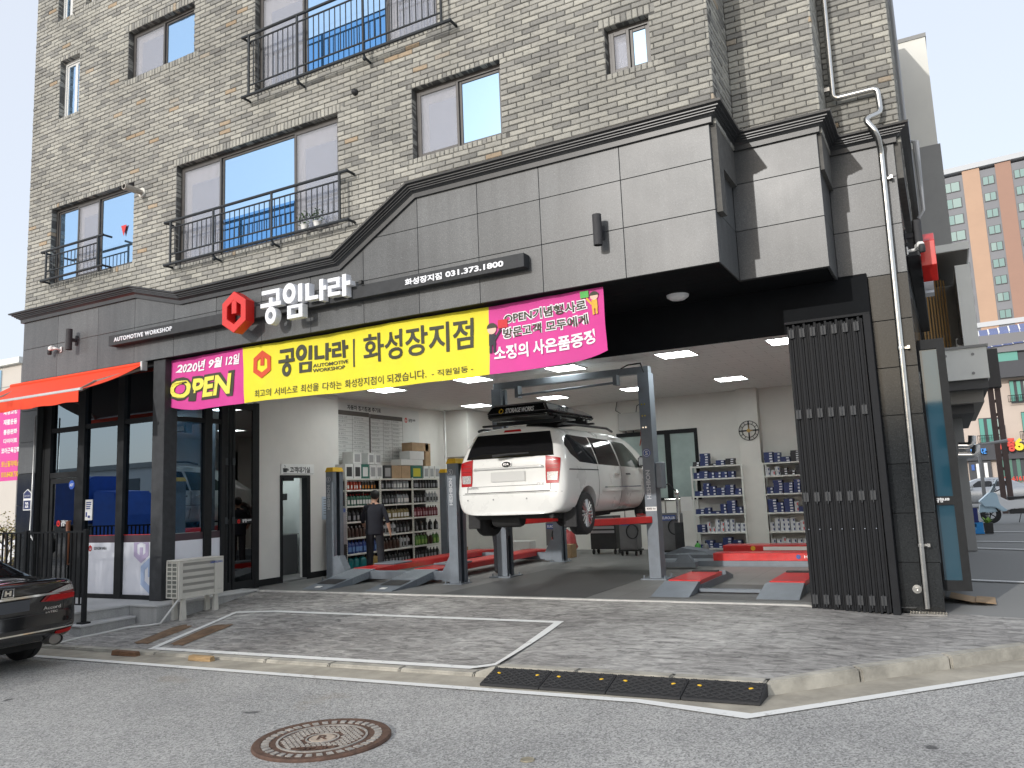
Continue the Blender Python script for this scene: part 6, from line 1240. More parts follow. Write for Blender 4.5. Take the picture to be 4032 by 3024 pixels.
# ------------------------------------------------------------------ vehicles
def apply_mods(o):
    dg = bpy.context.evaluated_depsgraph_get(); me = bpy.data.meshes.new_from_object(o.evaluated_get(dg)); old = o.data; o.modifiers.clear(); o.data = me; return o
def loft(sts, name, mat, parent, arches, lv=2):
    n = len(sts[0]); vs = []; idx = []
    for st in sts:
        row = []
        for i, (x, y, z) in enumerate(st): row.append(len(vs)); vs.append((x, y, z))
        lrow = [row[0]]
        for i in range(1, n-1): lrow.append(len(vs)); x, y, z = st[i]; vs.append((-x, y, z))
        lrow.append(row[-1]); idx.append((row, lrow))
    fs = []
    for (r0, l0), (r1, l1) in zip(idx, idx[1:]):
        for i in range(n-1): fs.append((r0[i], r1[i], r1[i+1], r0[i+1])); fs.append((l0[i], l0[i+1], l1[i+1], l1[i]))
    for k, (r, l) in ((0, idx[0]), (1, idx[-1])):
        for i in range(n-1):
            f = [r[i], r[i+1], l[i+1], l[i]]; f = [q for j, q in enumerate(f) if q not in f[:j]]; fs.append(tuple(f if k == 0 else f[::-1]))
    o = MB().add(vs, fs).build(name, mat, None, smooth=True)
    me = o.data; off = o.location.copy(); me.transform(Matrix.Translation(off)); o.location = (0, 0, 0)
    sm = o.modifiers.new('s', 'SUBSURF'); sm.levels = lv; sm.render_levels = lv
    apply_mods(o)
    if arches:
        mb = MB()
        for (y, z, r, x) in arches:
            for s in (-1, 1): mb.lathe([(.001, s*(x-.3)), (r, s*(x-.3)), (r, s*(x+.3)), (.001, s*(x+.3))], (0, y, z), 'x', 28, cap=False)
        c = mb.build('cut', mat); bm_ = o.modifiers.new('b', 'BOOLEAN'); bm_.object = c; bm_.operation = 'DIFFERENCE'; bm_.solver = 'EXACT'
        bpy.context.view_layer.update(); apply_mods(o); bpy.data.objects.remove(c)
    o.data.polygons.foreach_set('use_smooth', [True]*len(o.data.polygons)); o.data.set_sharp_from_angle(angle=math.radians(38))
    bmx = bmesh.new(); bmx.from_mesh(o.data); bvh = BVHTree.FromBMesh(bmx); bmx.free()
    o.parent = parent; return o, bvh
K7 = math.sqrt(.5)
def decal(bvh, poly, axis, name, mat, parent, eps=.004, cell=.09, thick=0.):
    # project a polygon onto the body; axis 'rear': poly in (x,z), looking along +y; 'side': poly in (y,z) on the +x flank; 'left': -x flank; 'top'
    bm_ = bmesh.new(); f = bm_.faces.new([bm_.verts.new((p[0], p[1], 0)) for p in poly])
    for ax in (0, 1):
        lo, hi = min(p[ax] for p in poly), max(p[ax] for p in poly); k = math.floor(lo/cell)+1
        while k*cell < hi:
            co = [0, 0, 0]; no = [0, 0, 0]; co[ax] = k*cell; no[ax] = 1; bmesh.ops.bisect_plane(bm_, geom=bm_.verts[:]+bm_.edges[:]+bm_.faces[:], plane_co=co, plane_no=no); k += 1
    bm_.verts.index_update(); bm_.verts.ensure_lookup_table(); D = {'rear': Vector((0, 1, 0)), 'side': Vector((-1, 0, 0)), 'left': Vector((1, 0, 0)), 'top': Vector((0, 0, -1)), 'front': Vector((0, -1, 0)), 'cr': Vector((-K7, K7, 0)), 'cl': Vector((K7, K7, 0))}[axis]
    vs = []; bad = set()
    for v in bm_.verts:
        p = {'rear': lambda a, b: Vector((a, -2, b)), 'front': lambda a, b: Vector((a, 9, b)), 'side': lambda a, b: Vector((2.5, a, b)), 'left': lambda a, b: Vector((-2.5, a, b)), 'top': lambda a, b: Vector((a, b, 4)), 'cr': lambda a, b: Vector((K7*a+2*K7, K7*a-2*K7, b)), 'cl': lambda a, b: Vector((-K7*a-2*K7, K7*a-2*K7, b))}[axis](v.co.x, v.co.y)
        h = bvh.ray_cast(p, D); q = h[0]
        if q is None: bad.add(v.index); q = p
        vs.append(p+D*((q-p).dot(D)-eps))
    mb = MB(); o0 = wloc(parent); fs = [tuple(w.index for w in f.verts) for f in bm_.faces if not any(w.index in bad for w in f.verts)]; bm_.free()
    mb.add([v+o0 for v in vs], fs)
    o = mb.build(name, mat, parent, smooth=True)
    if thick:
        md = o.modifiers.new('t', 'SOLIDIFY'); md.thickness = thick; md.offset = 1
    return o
def dtext(bvh, s, x0, x1, z0, z1, name, mat, parent, bold=.02, axis='rear', eps=.008):
    mb = MB(); me, a, b, c, d = text_mesh(s, bold); o0 = wloc(parent); vs = []
    for v in me.vertices:
        px, pz = x0+(v.co.x-a)/(b-a)*(x1-x0), z0+(v.co.y-c)/(d-c)*(z1-z0); p = Vector((px, -2, pz)); h = bvh.ray_cast(p, Vector((0, 1, 0))); y = h[0].y-eps if h[0] is not None else 0; vs.append(Vector((px, y, pz))+o0)
    mb.add(vs, [tuple(p.vertices) for p in me.polygons]); return mb.build(name, mat, parent)
def wheel(parent, x, y, z, R, wd, spokes, rimm, s):
    t = MB(); o0 = wloc(parent); c = (x+o0.x, y+o0.y, z+o0.z)
    prof = [(R*.66, -wd/2), (R*.9, -wd/2), (R*.97, -wd*.44), (R, -wd*.36), (R, -.012), (R-.008, -.01), (R-.008, .01), (R, .012), (R, wd*.36), (R*.97, wd*.44), (R*.9, wd/2), (R*.66, wd/2), (R*.64, wd*.2), (R*.64, -wd*.2)]
    t.lathe(prof, c, 'x', 40, cap=False); w_ = t.build('wheel', RUBBER, parent, smooth=True, autos=35)
    rm = MB(); rm.lathe([(R*.66, s*wd*.47), (R*.63, s*wd*.47), (R*.60, s*wd*.36), (R*.60, -s*wd*.3), (R*.66, -s*wd*.3)], c, 'x', 36, cap=False)
    for k in range(spokes):
        a = 2*PI*k/spokes
        for da in (-.16, .16):
            p = [(c[0]+s*wd*.40, c[1]+math.cos(a)*R*.1-math.sin(a)*da*R*.35, c[2]+math.sin(a)*R*.1+math.cos(a)*da*R*.35), (c[0]+s*wd*.42, c[1]+math.cos(a+da)*R*.62, c[2]+math.sin(a+da)*R*.62)]
            rm.tube(p, [R*.07, R*.055], 6)
    rm.lathe([(R*.15, s*wd*.3), (R*.15, s*wd*.44), (R*.1, s*wd*.47), (.001, s*wd*.47)], c, 'x', 16, cap=False); rm.build('rim', rimm, w_, smooth=True, autos=35)
    bk = MB(); bk.lathe([(.001, s*wd*.1), (R*.6, s*wd*.1)], c, 'x', 24, cap=False); bk.build('brake_disc', M('brake_dark', (.04, .04, .042), .5, .5), w_); return w_
CARW = M('van_white', (.74, .74, .71), .28, 0, .03, 2, coat=.6); CARK = M('car_black', (.008, .008, .009), .12, 0, coat=1.); TINT = M('tinted_glass', (.012, .012, .013), .06, spec=.6)
TLR = M('tail_red', (.38, .004, .006), .3, 0, .1, 40, spec=.35); TLC = M('tail_clear', (.42, .40, .39), .25, .2, .25, 60, spec=.5); TLD = M('tail_dark_red', (.2, .006, .008), .2, spec=.7, coat=.5)
PLATE = M('plate_grey', (.55, .55, .53), .5, 0, .02, 6); SEAM = M('panel_gap', (.05, .05, .05), .8); ALLOY = M('alloy', (.6, .6, .6), .25, .9)
UNDER = M('underbody', (.022, .022, .022), .8, 0, .4, 6, .4)
# ---- the van on the lift
VX = -5.985
vn = thing('white_van', 'white minivan raised on the two-post lift, seen from behind', 'van', (VX, 10.72, .834))
base = [(0, .36), (.60, .36), (.86, .37), (.945, .46), (.985, .66), (.992, .86), (.975, 1.08), (.93, 1.26), (.855, 1.50), (.78, 1.635), (.62, 1.70), (0, 1.735)]
def gh(y):
    K = [(0, 1), (3.0, 1), (3.45, .93), (3.95, .55), (4.35, .14), (4.75, .02), (5.2, -.06)]
    for (a, va), (b, vb) in zip(K, K[1:]):
        if a <= y <= b: return va+(vb-va)*(y-a)/(b-a)
    return K[-1][1]
def rdy(z): 
    K = [(.3, .12), (.38, .05), (.46, .015), (.66, .0), (.8, .03), (.9, .05), (1.08, .055), (1.26, .10), (1.5, .24), (1.635, .33), (1.735, .40)]
    for (a, va), (b, vb) in zip(K, K[1:]):
        if a <= z <= b: return va+(vb-va)*(z-a)/(b-a)
    return K[-1][1]
sts = []
for (y, kx, rw) in ((0, .75, 1), (.035, .905, 1), (.16, .975, 1), (.45, 1.0, .8), (1.0, 1.0, .35), (1.7, 1.0, 0), (2.5, 1.0, 0), (3.2, 1.0, 0), (3.7, .995, 0), (4.15, .985, 0), (4.6, .95, 0), (4.95, .86, 0), (5.1, .7, 0)):
    st = []
    for (x, z) in base:
        g_ = gh(y); zz = z if z <= 1.05 else 1.05+(z-1.05)*g_
        if y > 4.4: zz = min(zz, 1.05-(y-4.4)*.28) if z > .8 else zz
        bulge = .13*(x/.99)**4 if y < .2 else 0
        st.append((x*kx, y+rdy(z)*rw+bulge*(1 if y < .1 else .5), zz-(.04 if (y > .6 and z < .4) else 0)))
    sts.append(st)
vb, VB = loft(sts, 'body', CARW, vn, [(.98, .35, .41, .95), (4.0, .35, .41, .95)])
MB().box(VX-.72, VX+.72, 11.15, 15.3, 1.12, 1.24).build('underbody', UNDER, vn)
mb = MB(); mb.tube([(-6.8, 11.7, 1.17), (-5.1, 11.7, 1.17)], .06, 8); mb.tube([(-5.3, 10.95, 1.16), (-5.32, 11.3, 1.14), (-5.5, 12.4, 1.1), (-5.6, 14, 1.1)], .035, 8); mb.lathe([(.11, -.25), (.13, -.2), (.13, .2), (.11, .25)], (-6.2, 11.25, 1.12), 'x', 14); mb.build('axle_and_exhaust', UNDER, vn, smooth=True, autos=40)
decal(VB, [(-.77, 1.235), (.77, 1.235), (.735, 1.4), (.65, 1.62), (-.65, 1.62), (-.735, 1.4)], 'rear', 'rear_window', TINT, vn)
decal(VB, [(-.16, 1.645), (.16, 1.645), (.14, 1.68), (-.14, 1.68)], 'rear', 'brake_light', TLR, vn, .008)
o = MB().tube([(VX-.2, 10.72+.07, .834+1.265), (VX+.1, 10.72+.085, .834+1.285), (VX+.42, 10.72+.09, .834+1.285)], [.022, .014, .008], 8).build('rear_wiper', BLACKP, vn)
for s in (1, -1):
    cz_ = 'cr' if s > 0 else 'cl'
    decal(VB, [(.575, .815), (.73, .815), (.79, 1.19), (.60, 1.235), (.585, 1.1)], cz_, 'tail_lamp', TLR, vn, .012, .06)
    decal(VB, [(.592, .86), (.715, .86), (.735, .985), (.597, .985)], cz_, 'reversing_lens', TLC, vn, .016, .06)
    for zz in (1.04, 1.10, 1.16): decal(VB, [(.605, zz), (.745, zz), (.745, zz+.008), (.605, zz+.008)], cz_, 'lamp_rib', TLD, vn, .015, .06)
    ax = 'side' if s > 0 else 'left'
    decal(VB, [(.42, 1.38), (.5, 1.25), (.75, 1.13), (1.45, 1.1), (1.35, 1.54), (.62, 1.56), (.45, 1.5)], ax, 'quarter_window', TINT, vn)
    decal(VB, [(1.49, 1.1), (2.42, 1.08), (2.3, 1.53), (1.4, 1.55)], ax, 'sliding_door_window', TINT, vn)
    decal(VB, [(2.48, 1.08), (3.62, 1.06), (3.3, 1.32), (2.98, 1.50), (2.38, 1.53)], ax, 'front_door_window', M('clearer_glass', (.09, .11, .10), .08, spec=.6), vn)
    for (a, b) in (((1.45, .42), (1.42, 1.08)), ((2.45, .42), (2.47, 1.06)), ((3.55, .45), (3.62, 1.03))):
        d = .006; decal(VB, [(a[0]-d, a[1]), (a[0]+d, a[1]), (b[0]+d, b[1]), (b[0]-d, b[1])], ax, 'panel_gap', SEAM, vn, .003)
    decal(VB, [(.35, 1.005), (1.45, 1.0), (1.45, 1.018), (.35, 1.022)], ax, 'door_track', SEAM, vn, .004)
    decal(VB, [(1.6, .66), (3.4, .66), (3.4, .74), (1.6, .74)], ax, 'side_moulding', CARW, vn, .022); decal(VB, [(1.62, .722), (3.38, .722), (3.38, .735), (1.62, .735)], ax, 'moulding_trim', CHROME, vn, .026)
    for y in (2.1, 2.6): decal(VB, [(y, .93), (y+.24, .93), (y+.24, .96), (y, .96)], ax, 'door_handle', CHROME, vn, .03)
    x = VX+s*1.08; mb = MB(); mb.box(x-.1, x+.1, 10.72+3.35, 10.72+3.47, .834+1.08, .834+1.27); m_ = mb.build('side_mirror', BLACKP, vn, bevel=.03, seg=2); MB().box(x-.075, x+.075, 10.72+3.343, 10.72+3.35, .834+1.1, .834+1.25).build('mirror_glass', CHROME, m_); mb = MB(); mb.box(VX+s*.9, VX+s*1.0, 10.72+3.38, 10.72+3.45, .834+1.08, .834+1.13); mb.build('mirror_arm', BLACKP, vn)
    MB().tube([(VX+s*.72, 10.72+.55, .834+1.71), (VX+s*.72, 10.72+.7, .834+1.745), (VX+s*.7, 10.72+2.6, .834+1.765), (VX+s*.68, 10.72+2.9, .834+1.72)], .022, 8).build('roof_rail', BLACKP, vn, smooth=True)
    for y in (.98, 4.0): wheel(vn, s*.84, y, .335, .335, .225, 8, ALLOY, s)
    MB().box(VX+s*.74, VX+s*.96, 10.72+.52, 10.72+.545, .834+.14, .834+.44).build('mud_flap', RUBBER, vn, bevel=.01)
decal(VB, [(-.62, 1.06), (.62, 1.06), (.60, 1.095), (-.60, 1.095)], 'rear', 'tailgate_garnish', M('garnish_bright', (.7, .7, .68), .25, .3), vn, .022, thick=.02)
decal(VB, [(-.30, .87), (.30, .87), (.30, 1.02), (-.30, 1.02)], 'rear', 'number_plate', PLATE, vn, .016)
decal(VB, ngon(-.02, 1.135, .06, 20, 0, 1.5, .85), 'rear', 'badge_oval', CHROME, vn, .024, .05); decal(VB, ngon(-.02, 1.135, .052, 20, 0, 1.5, .82), 'rear', 'badge_field', BLACK, vn, .027, .05)
dtext(VB, 'KIA', -.07, .03, 1.117, 1.153, 'badge_lettering', CHROME, vn, .03, eps=.031); dtext(VB, 'CARNIVAL', -.74, -.52, .77, .80, 'model_lettering', M('chrome_dull', (.3, .3, .3), .3, .6), vn); dtext(VB, 'GLX', .5, .62, .80, .835, 'trim_lettering', MT['chrome_dull'], vn)
for (p) in ([(-.78, .70), (.72, .70), (.72, .712), (-.78, .712)], [(-.735, .72), (-.725, .72), (-.70, 1.2), (-.71, 1.2)], [(.725, .72), (.735, .72), (.715, 1.2), (.705, 1.2)], [(-.66, .80), (.62, .80), (.62, .806), (-.66, .806)]): decal(VB, p, 'rear', 'panel_gap', SEAM, vn, .0035)
decal(VB, [(-.95, .685), (.95, .685), (.95, .69), (-.95, .69)], 'rear', 'bumper_seam', SEAM, vn, .003)
for x in (-.72, -.25, .33): decal(VB, ngon(x, .60, .014, 12), 'rear', 'parking_sensor', M('sensor_grey', (.3, .3, .3), .4), vn, .006)
# roof box
rb = thing('roof_box', 'glossy black roof box lettered STORAGE WORKS on the van', 'roof box', (-5.85, 12, 2.6))
mb = MB(); BXK = M('roofbox_black', (.008, .008, .008), .12, 0, coat=.8); x0, x1, y0_, y1_, z0, z1 = -6.42, -5.3, 11.0, 12.95, 2.66, 2.92
mb.hexa([(x0+.06, y0_+.08, z0), (x1-.06, y0_+.08, z0), (x1-.08, y1_-.1, z0+.03), (x0+.08, y1_-.1, z0+.03)], [(x0, y0_, z0+.09), (x1, y0_, z0+.09), (x1-.02, y1_, z0+.1), (x0+.02, y1_, z0+.1)]); mb.build('lower_shell', BXK, rb, bevel=.03, seg=3, smooth=True, autos=50)
mb = MB(); mb.hexa([(x0-.005, y0_-.005, z0+.092), (x1+.005, y0_-.005, z0+.092), (x1-.015, y1_+.005, z0+.102), (x0+.015, y1_+.005, z0+.102)], [(x0+.09, y0_+.07, z1), (x1-.09, y0_+.07, z1), (x1-.16, y1_-.3, z1-.02), (x0+.16, y1_-.3, z1-.02)]); mb.build('lid', BXK, rb, bevel=.035, seg=3, smooth=True, autos=50)
def slx(x, z): return (x, y0_-.005+(z-(z0+.092))*.42-.006, z)
mb = MB(); put_text(mb, 'STORAGE WORKS', -6.05, -5.55, 2.775, 2.85, 0, .02, fn=lambda x, y, z: slx(x, z)); mb.build('rear_lettering', TXTW, rb)
mb = MB(); mb.ring(ngon(-6.13, 2.81, .042, 6, PI/6), ngon(-6.13, 2.81, .03, 6, PI/6), 'y', -.001, .001); mb.v = [(x, slx(x, z)[1]+y, z) for x, y, z in mb.v]; mb.build('bucket_emblem', YELP, rb)
mb = MB(); put_text(mb, 'STORAGE WORKS', 11.35, 12.0, 2.785, 2.85, 0, .02, face='+x', fn=lambda x, y, z: (x1+.012-(z-(z0+.092))*.52-.0*y, y, z)); mb.build('side_lettering', M('text_grey', (.2, .2, .2), .5), rb)
for y in (11.45, 12.5):
    mb = MB(); mb.box(-6.72, -5.18, y-.04, y+.04, 2.615, 2.645); mb.box(-6.45, -5.3, y-.03, y+.03, 2.64, 2.70); mb.build('cross_bar', BLACKP, rb, bevel=.006)
# ---- the black saloon parked at the left
sd = thing('black_saloon', 'glossy black saloon car parked at the left edge, rear view', 'car', (0, 0, 0))
def prof(hw, zs, tophw, zt, zb=.22, shoulder=.0): return [(0, zb), (hw*.72, zb), (hw*.93, zb+.03), (hw*.99, zb+.16), (hw, .52), (hw*.995, .72), (hw*.965, zs-.07), (hw*.90, zs), (tophw+.06, zs+(zt-zs)*.25), (tophw, zs+(zt-zs)*.8), (tophw*.8, zt), (0, zt+.015)]
S = [(0.0, .70, .98, .55, 1.0, .38), (.03, .84, 1.0, .62, 1.025, .35), (.12, .905, 1.03, .68, 1.055, .33), (.3, .922, 1.02, .70, 1.05, .30), (.62, .925, 1.0, .66, 1.07, .24), (1.0, .925, .99, .60, 1.26, .2), (1.45, .925, .975, .57, 1.42, .2), (2.1, .925, .965, .57, 1.465, .2), (2.7, .925, .955, .56, 1.44, .2), (3.2, .922, .94, .58, 1.22, .2), (3.6, .92, .925, .64, 1.0, .2), (4.2, .90, .86, .62, .90, .22), (4.6, .82, .76, .55, .80, .26), (4.86, .55, .62, .4, .66, .32)]
sts = []
for i, (y, hw, zs, th, zt, zb) in enumerate(S):
    st = []
    for (x, z) in prof(hw, zs, th, zt, zb):
        dy = 0
        if y < .1: dy = .10*(x/.92)**4+(.05 if z < .4 else 0)+max(0, .10-abs(z-.62)*.0)*0+(.04 if z < .3 else 0)+(.03 if .66 < z < .85 else 0)
        st.append((x, y+dy, z))
    sts.append(st)
sb, SB = loft(sts, 'body', CARK, sd, [(1.06, .33, .38, .9), (3.84, .33, .38, .9)])
for s in (1, -1):
    ax = 'side' if s > 0 else 'left'
    decal(SB, [(s*.40, .80), (s*.60, .78), (s*.84, .80), (s*.88, .95), (s*.74, .965), (s*.5, .90)][::s], 'rear', 'tail_lamp', TLD, sd, .012); decal(SB, [(s*.52, .905), (s*.74, .965), (s*.86, .95), (s*.84, .90), (s*.6, .885)][::s], 'rear', 'clear_lens', TLC, sd, .018); decal(SB, [(s*.45, .80), (s*.85, .80), (s*.865, .86), (s*.52, .865)][::s], 'rear', 'red_lens', TLR, sd, .018)
    decal(SB, [(.05, .80), (.42, .84), (.30, .94), (.1, .955)], ax, 'tail_lamp_side', TLD, sd, .012); decal(SB, [(s*.58, .385), (s*.83, .40), (s*.83, .445), (s*.6, .43)][::s], 'rear', 'bumper_reflector', TLR, sd, .01)
    decal(SB, [(1.15, 1.02), (2.0, 1.0), (2.0, 1.36), (1.5, 1.36)], ax, 'rear_door_window', TINT, sd); decal(SB, [(2.08, 1.0), (3.2, .98), (2.7, 1.3), (2.08, 1.37)], ax, 'front_door_window', TINT, sd)
    for y in (1.06, 3.84): wheel(sd, s*.79, y, .325, .325, .215, 5, ALLOY, s)
    mb = MB(); mb.lathe([(.062, 0), (.065, .0), (.065, .16), (.055, .16), (.055, .02), (.001, .02)], (s*.58, .01, .34), 'y', 18, cap=False); mb.v = [(s*.58+(x-s*.58)*1.35, y, z) for x, y, z in mb.v]; mb.build('tailpipe', M('tailpipe_metal', (.25, .24, .23), .3, .8), sd, smooth=True, autos=40)
decal(SB, [(-.60, 1.11), (.60, 1.11), (.52, 1.38), (-.52, 1.38)], 'rear', 'rear_window', TINT, sd)
decal(SB, [(-.64, .87), (.64, .87), (.56, .895), (-.56, .895)], 'rear', 'chrome_strip', CHROME, sd, .02); decal(SB, [(-.86, .455), (.86, .455), (.86, .472), (-.86, .472)], 'rear', 'bumper_strip', CHROME, sd, .012)
decal(SB, [(-.27, .72), (.27, .72), (.27, .85), (-.27, .85)], 'rear', 'number_plate', M('plate_dark', (.06, .065, .075), .5), sd, .014)
dtext(SB, 'H', -.038, .038, .922, .982, 'badge_letter', CHROME, sd, .06, eps=.016); mb = MB()
o = decal(SB, [(-.068, .905), (.068, .905), (.06, 1.0), (-.06, 1.0)], 'rear', 'badge_plate', M('badge_dark', (.03, .03, .03), .3), sd, .011)
for q in ([(-.072, .9), (-.06, .9), (-.052, 1.002), (-.064, 1.002)], [(.06, .9), (.072, .9), (.064, 1.002), (.052, 1.002)], [(-.064, .994), (.064, .994), (.064, 1.004), (-.064, 1.004)], [(-.07, .898), (.07, .898), (.07, .908), (-.07, .908)]): decal(SB, q, 'rear', 'badge_edge', CHROME, sd, .015)
dtext(SB, 'Accord', .44, .66, .70, .74, 'model_lettering', CHROME, sd, .01, eps=.012); dtext(SB, 'i-VTEC', .47, .62, .655, .68, 'trim_lettering', CHROME, sd, .02, eps=.012)
for q in ([(-.70, .66), (.70, .66), (.70, .665), (-.70, .665)], [(.70, .665), (.706, .665), (.72, .78), (.714, .78)]): decal(SB, q, 'rear', 'panel_gap', SEAM, sd, .003)
MB().box(-.7, .7, .5, 4.5, .2, .3).build('underbody', UNDER, sd)
sd.location = (-9.6, 5.5, roadz(-9.6)-.014); sd.rotation_euler = (0, -.013, PI/2)
# ------------------------------------------------------------------ what stands around: right-hand side
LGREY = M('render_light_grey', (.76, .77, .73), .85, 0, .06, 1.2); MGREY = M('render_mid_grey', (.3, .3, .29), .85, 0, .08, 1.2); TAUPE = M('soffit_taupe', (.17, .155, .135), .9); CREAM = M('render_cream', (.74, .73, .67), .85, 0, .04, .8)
nb = thing('neighbour_building', 'grey and cream neighbouring building with flat canopies at the right', 'building', (.5, 22, -.06))
YN = 19.
def bx(u0, v0, u1, v1, ya, yb, name, mat, parent, bevel=0):
    p, q = PY(u0, v0, ya), PY(u1, v1, ya); return MB().box(p.x, q.x, ya, yb, q.z, p.z).build(name, mat, parent, bevel=bevel)
p = PY(2026, 312, 21); q = PY(2013, 75, 21); r = PY(2050, 525, 21)
MB().box(-3, p.x, 21, 30, p.z, q.z).build('upper_wall', CREAM, nb); MB().box(-3, p.x+.02, 20.98, 30.02, q.z, q.z+.1).build('parapet_cap', MGREY, nb); MB().box(-3, p.x+.05, 20.95, 30, r.z-.4, p.z).build('middle_wall', MGREY, nb)
p, q = PY(1992, 552, 17.5), PY(2092, 520, 17.5); cx = q.x
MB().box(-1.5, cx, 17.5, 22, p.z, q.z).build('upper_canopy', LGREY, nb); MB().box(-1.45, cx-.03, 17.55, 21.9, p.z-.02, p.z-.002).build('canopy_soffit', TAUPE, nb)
p, q = PY(2041, 824, 17.5), PY(2130, 748, 17.5); bx1 = q.x
MB().box(-.05, bx1, 17.5, 22, p.z, q.z).build('balcony_box', LGREY, nb); MB().box(-.05, bx1+.03, 17.47, 22, q.z, q.z+.05).build('balcony_cap', MGREY, nb); zb1 = p.z
for (u, v) in ((2101, 765), (2103, 806), (2042, 770), (2044, 810)):
    c = PY(u, v, 17.5); mb = MB(); mb.prism(ngon(c.x, c.z, .028, 10), 'y', 17.49, 17.51); mb.build('tie_hole', MGREY, nb)
zc0 = PY(2085, 560, 17.5).z
MB().box(cx-.28, cx-.02, 17.7, 22, q.z, zc0-.05).build('wing_wall', LGREY, nb); MB().box(-.3, cx-.28, 19.5, 19.7, q.z, zc0-.05).build('recess_wall', MGREY, nb)
WSL = M('larch_slat', (.42, .25, .09), .7, 0, .25, 4, stretch=(6, 6, .5))
for k in range(9):
    x = -.16+.055*k; MB().box(x, x+.03, 18.0+.12*k, 18.04+.12*k, q.z-.6 if k < 4 else q.z, zc0-.04).build('timber_slat', WSL, nb)
MB().box(-1.5, bx1-.5, 19.6, 30, -.06, zb1).build('lower_wall', MGREY, nb)
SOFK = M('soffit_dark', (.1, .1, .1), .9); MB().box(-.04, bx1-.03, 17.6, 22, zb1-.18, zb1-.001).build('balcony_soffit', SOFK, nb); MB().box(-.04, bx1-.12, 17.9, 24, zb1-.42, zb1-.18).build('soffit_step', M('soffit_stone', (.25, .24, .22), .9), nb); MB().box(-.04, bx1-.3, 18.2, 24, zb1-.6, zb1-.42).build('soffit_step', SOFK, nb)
t = thing('small_outdoor_unit', 'small white outdoor unit on the neighbouring balcony', 'air conditioner', (.8, 18.5, 5)); p, q = PY(2066, 746, 18), PY(2090, 729, 18); MB().box(p.x, q.x, 18, 18.35, PY(2078, 748, 18).z-.1, q.z).build('casing', WHITE, t, bevel=.01); mb = MB(); c = ((p.x*.6+q.x*.4), (p.z+q.z)/2); mb.prism(ngon(c[0], c[1], .075, 18), 'y', 17.985, 17.999); mb.build('fan_grille', BLACKP, t)
t = thing('exhaust_ducts', 'two shiny steel exhaust ducts on the neighbouring wall', 'duct', (.5, 19, 2))
for k, (v, u1) in enumerate(((963, 2100), (983, 2108))):
    a, b, c = PY(2070, v, 19), PY(u1, v, 19), PY(u1, v-22, 19); MB().tube(arc([a, b, c], .12, 6), .075, 12).build('duct', CHROME, t, smooth=True, autos=50)
# ---- far restaurant building
rs_ = thing('restaurant_building', 'pale stone restaurant building with red and yellow shop sign', 'building', (6, 60, -.06)); YR = 75.; PST = M('pale_stone', (.52, .44, .38), .85, 0, .06, .5); GGL = M('green_glass', (.10, .32, .27), .3, .0, spec=.4); KST = M('dark_cladding', (.06, .062, .07), .7, 0, .1, .6)
def px_box(u0, v0, u1, v1, ya, yb, name, mat, parent): return bx(u0, v0, u1, v1, ya, yb, name, mat, parent)
wl = px_box(2040, 795, 2330, 1075, YR, YR+12, 'wall', PST, rs_)
px_box(2030, 742, 2340, 800, YR-.6, YR+12, 'roof_band', KST, rs_); px_box(2030, 736, 2345, 742, YR-.9, YR+12, 'roof_edge', M('metal_edge', (.16, .16, .17), .5), rs_); px_box(2050, 792, 2340, 800, YR-1.0, YR-.6, 'gutter', KST, rs_)
def gwin(u0, v0, u1, v1, parent, y=YR, n=3, rail=True):
    w_ = px_box(u0, v0, u1, v1, y-.12, y-.02, 'window', KST, parent)
    for k in range(n): px_box(u0+1+(u1-u0-1)*k/n, v0+1.5, u0+(u1-u0-1)*(k+1)/n-.2, v1-1, y-.16, y-.125, 'pane', GGL if k != n-1 else M('pale_pane', (.3, .38, .35), .2), w_)
    if rail:
        mb = MB(); a, b = PY(u0-2, v1-.3*(v1-v0), y-.6), PY(u1+2, v1-.3*(v1-v0), y-.6); z0_ = PY(u0, v1+1, y-.6).z
        mb.box(a.x, b.x, y-.63, y-.58, a.z-.05, a.z); mb.box(a.x, b.x, y-.63, y-.58, z0_, z0_+.05)
        for k in range(12): x = a.x+(b.x-a.x)*k/11; mb.box(x-.015, x+.015, y-.62, y-.59, z0_, a.z)
        mb.build('guard_rail', BLACK, w_)
gwin(2179, 822, 2225, 868, rs_); gwin(2113, 904, 2165, 957, rs_); gwin(2205, 890, 2250, 950, rs_)
px_box(2133, 760, 2200, 782, YR-.7, YR-.62, 'band_window', GGL, rs_)
for (u, v0, v1) in ((2158, 828, 855), (2138, 860, 890), (2171, 918, 948)): px_box(u, v0, u+3, v1, YR-.06, YR-.01, 'slot', KST, rs_)
px_box(2050, 964, 2330, 984, YR-.5, YR-.02, 'sign_fascia', KST, rs_)
mb = MB(); a, b = PY(2160, 977, YR-.6), PY(2191, 945, YR-.6); put_text(mb, '세종', a.x, b.x, a.z, b.z, YR-.6, .06, .3); mb.build('sign_red_letters', M('led_red', (.6, .05, .03), .5), rs_)
mb = MB(); a, b = PY(2192, 974, YR-.6), PY(2222, 945, YR-.6); put_text(mb, '61', a.x, b.x, a.z, b.z, YR-.6, .05, .3); mb.build('sign_yellow_letters', M('led_yellow', (.8, .6, .02), .5), rs_)
mb = MB(); a, b = PY(2097, 982, YR-.6), PY(2130, 968, YR-.6); put_text(mb, '동민수학관', a.x, b.x, a.z, b.z, YR-.6, .05, .2); mb.build('sign_blue_letters', M('led_blue', (.05, .3, .8), .5), rs_)
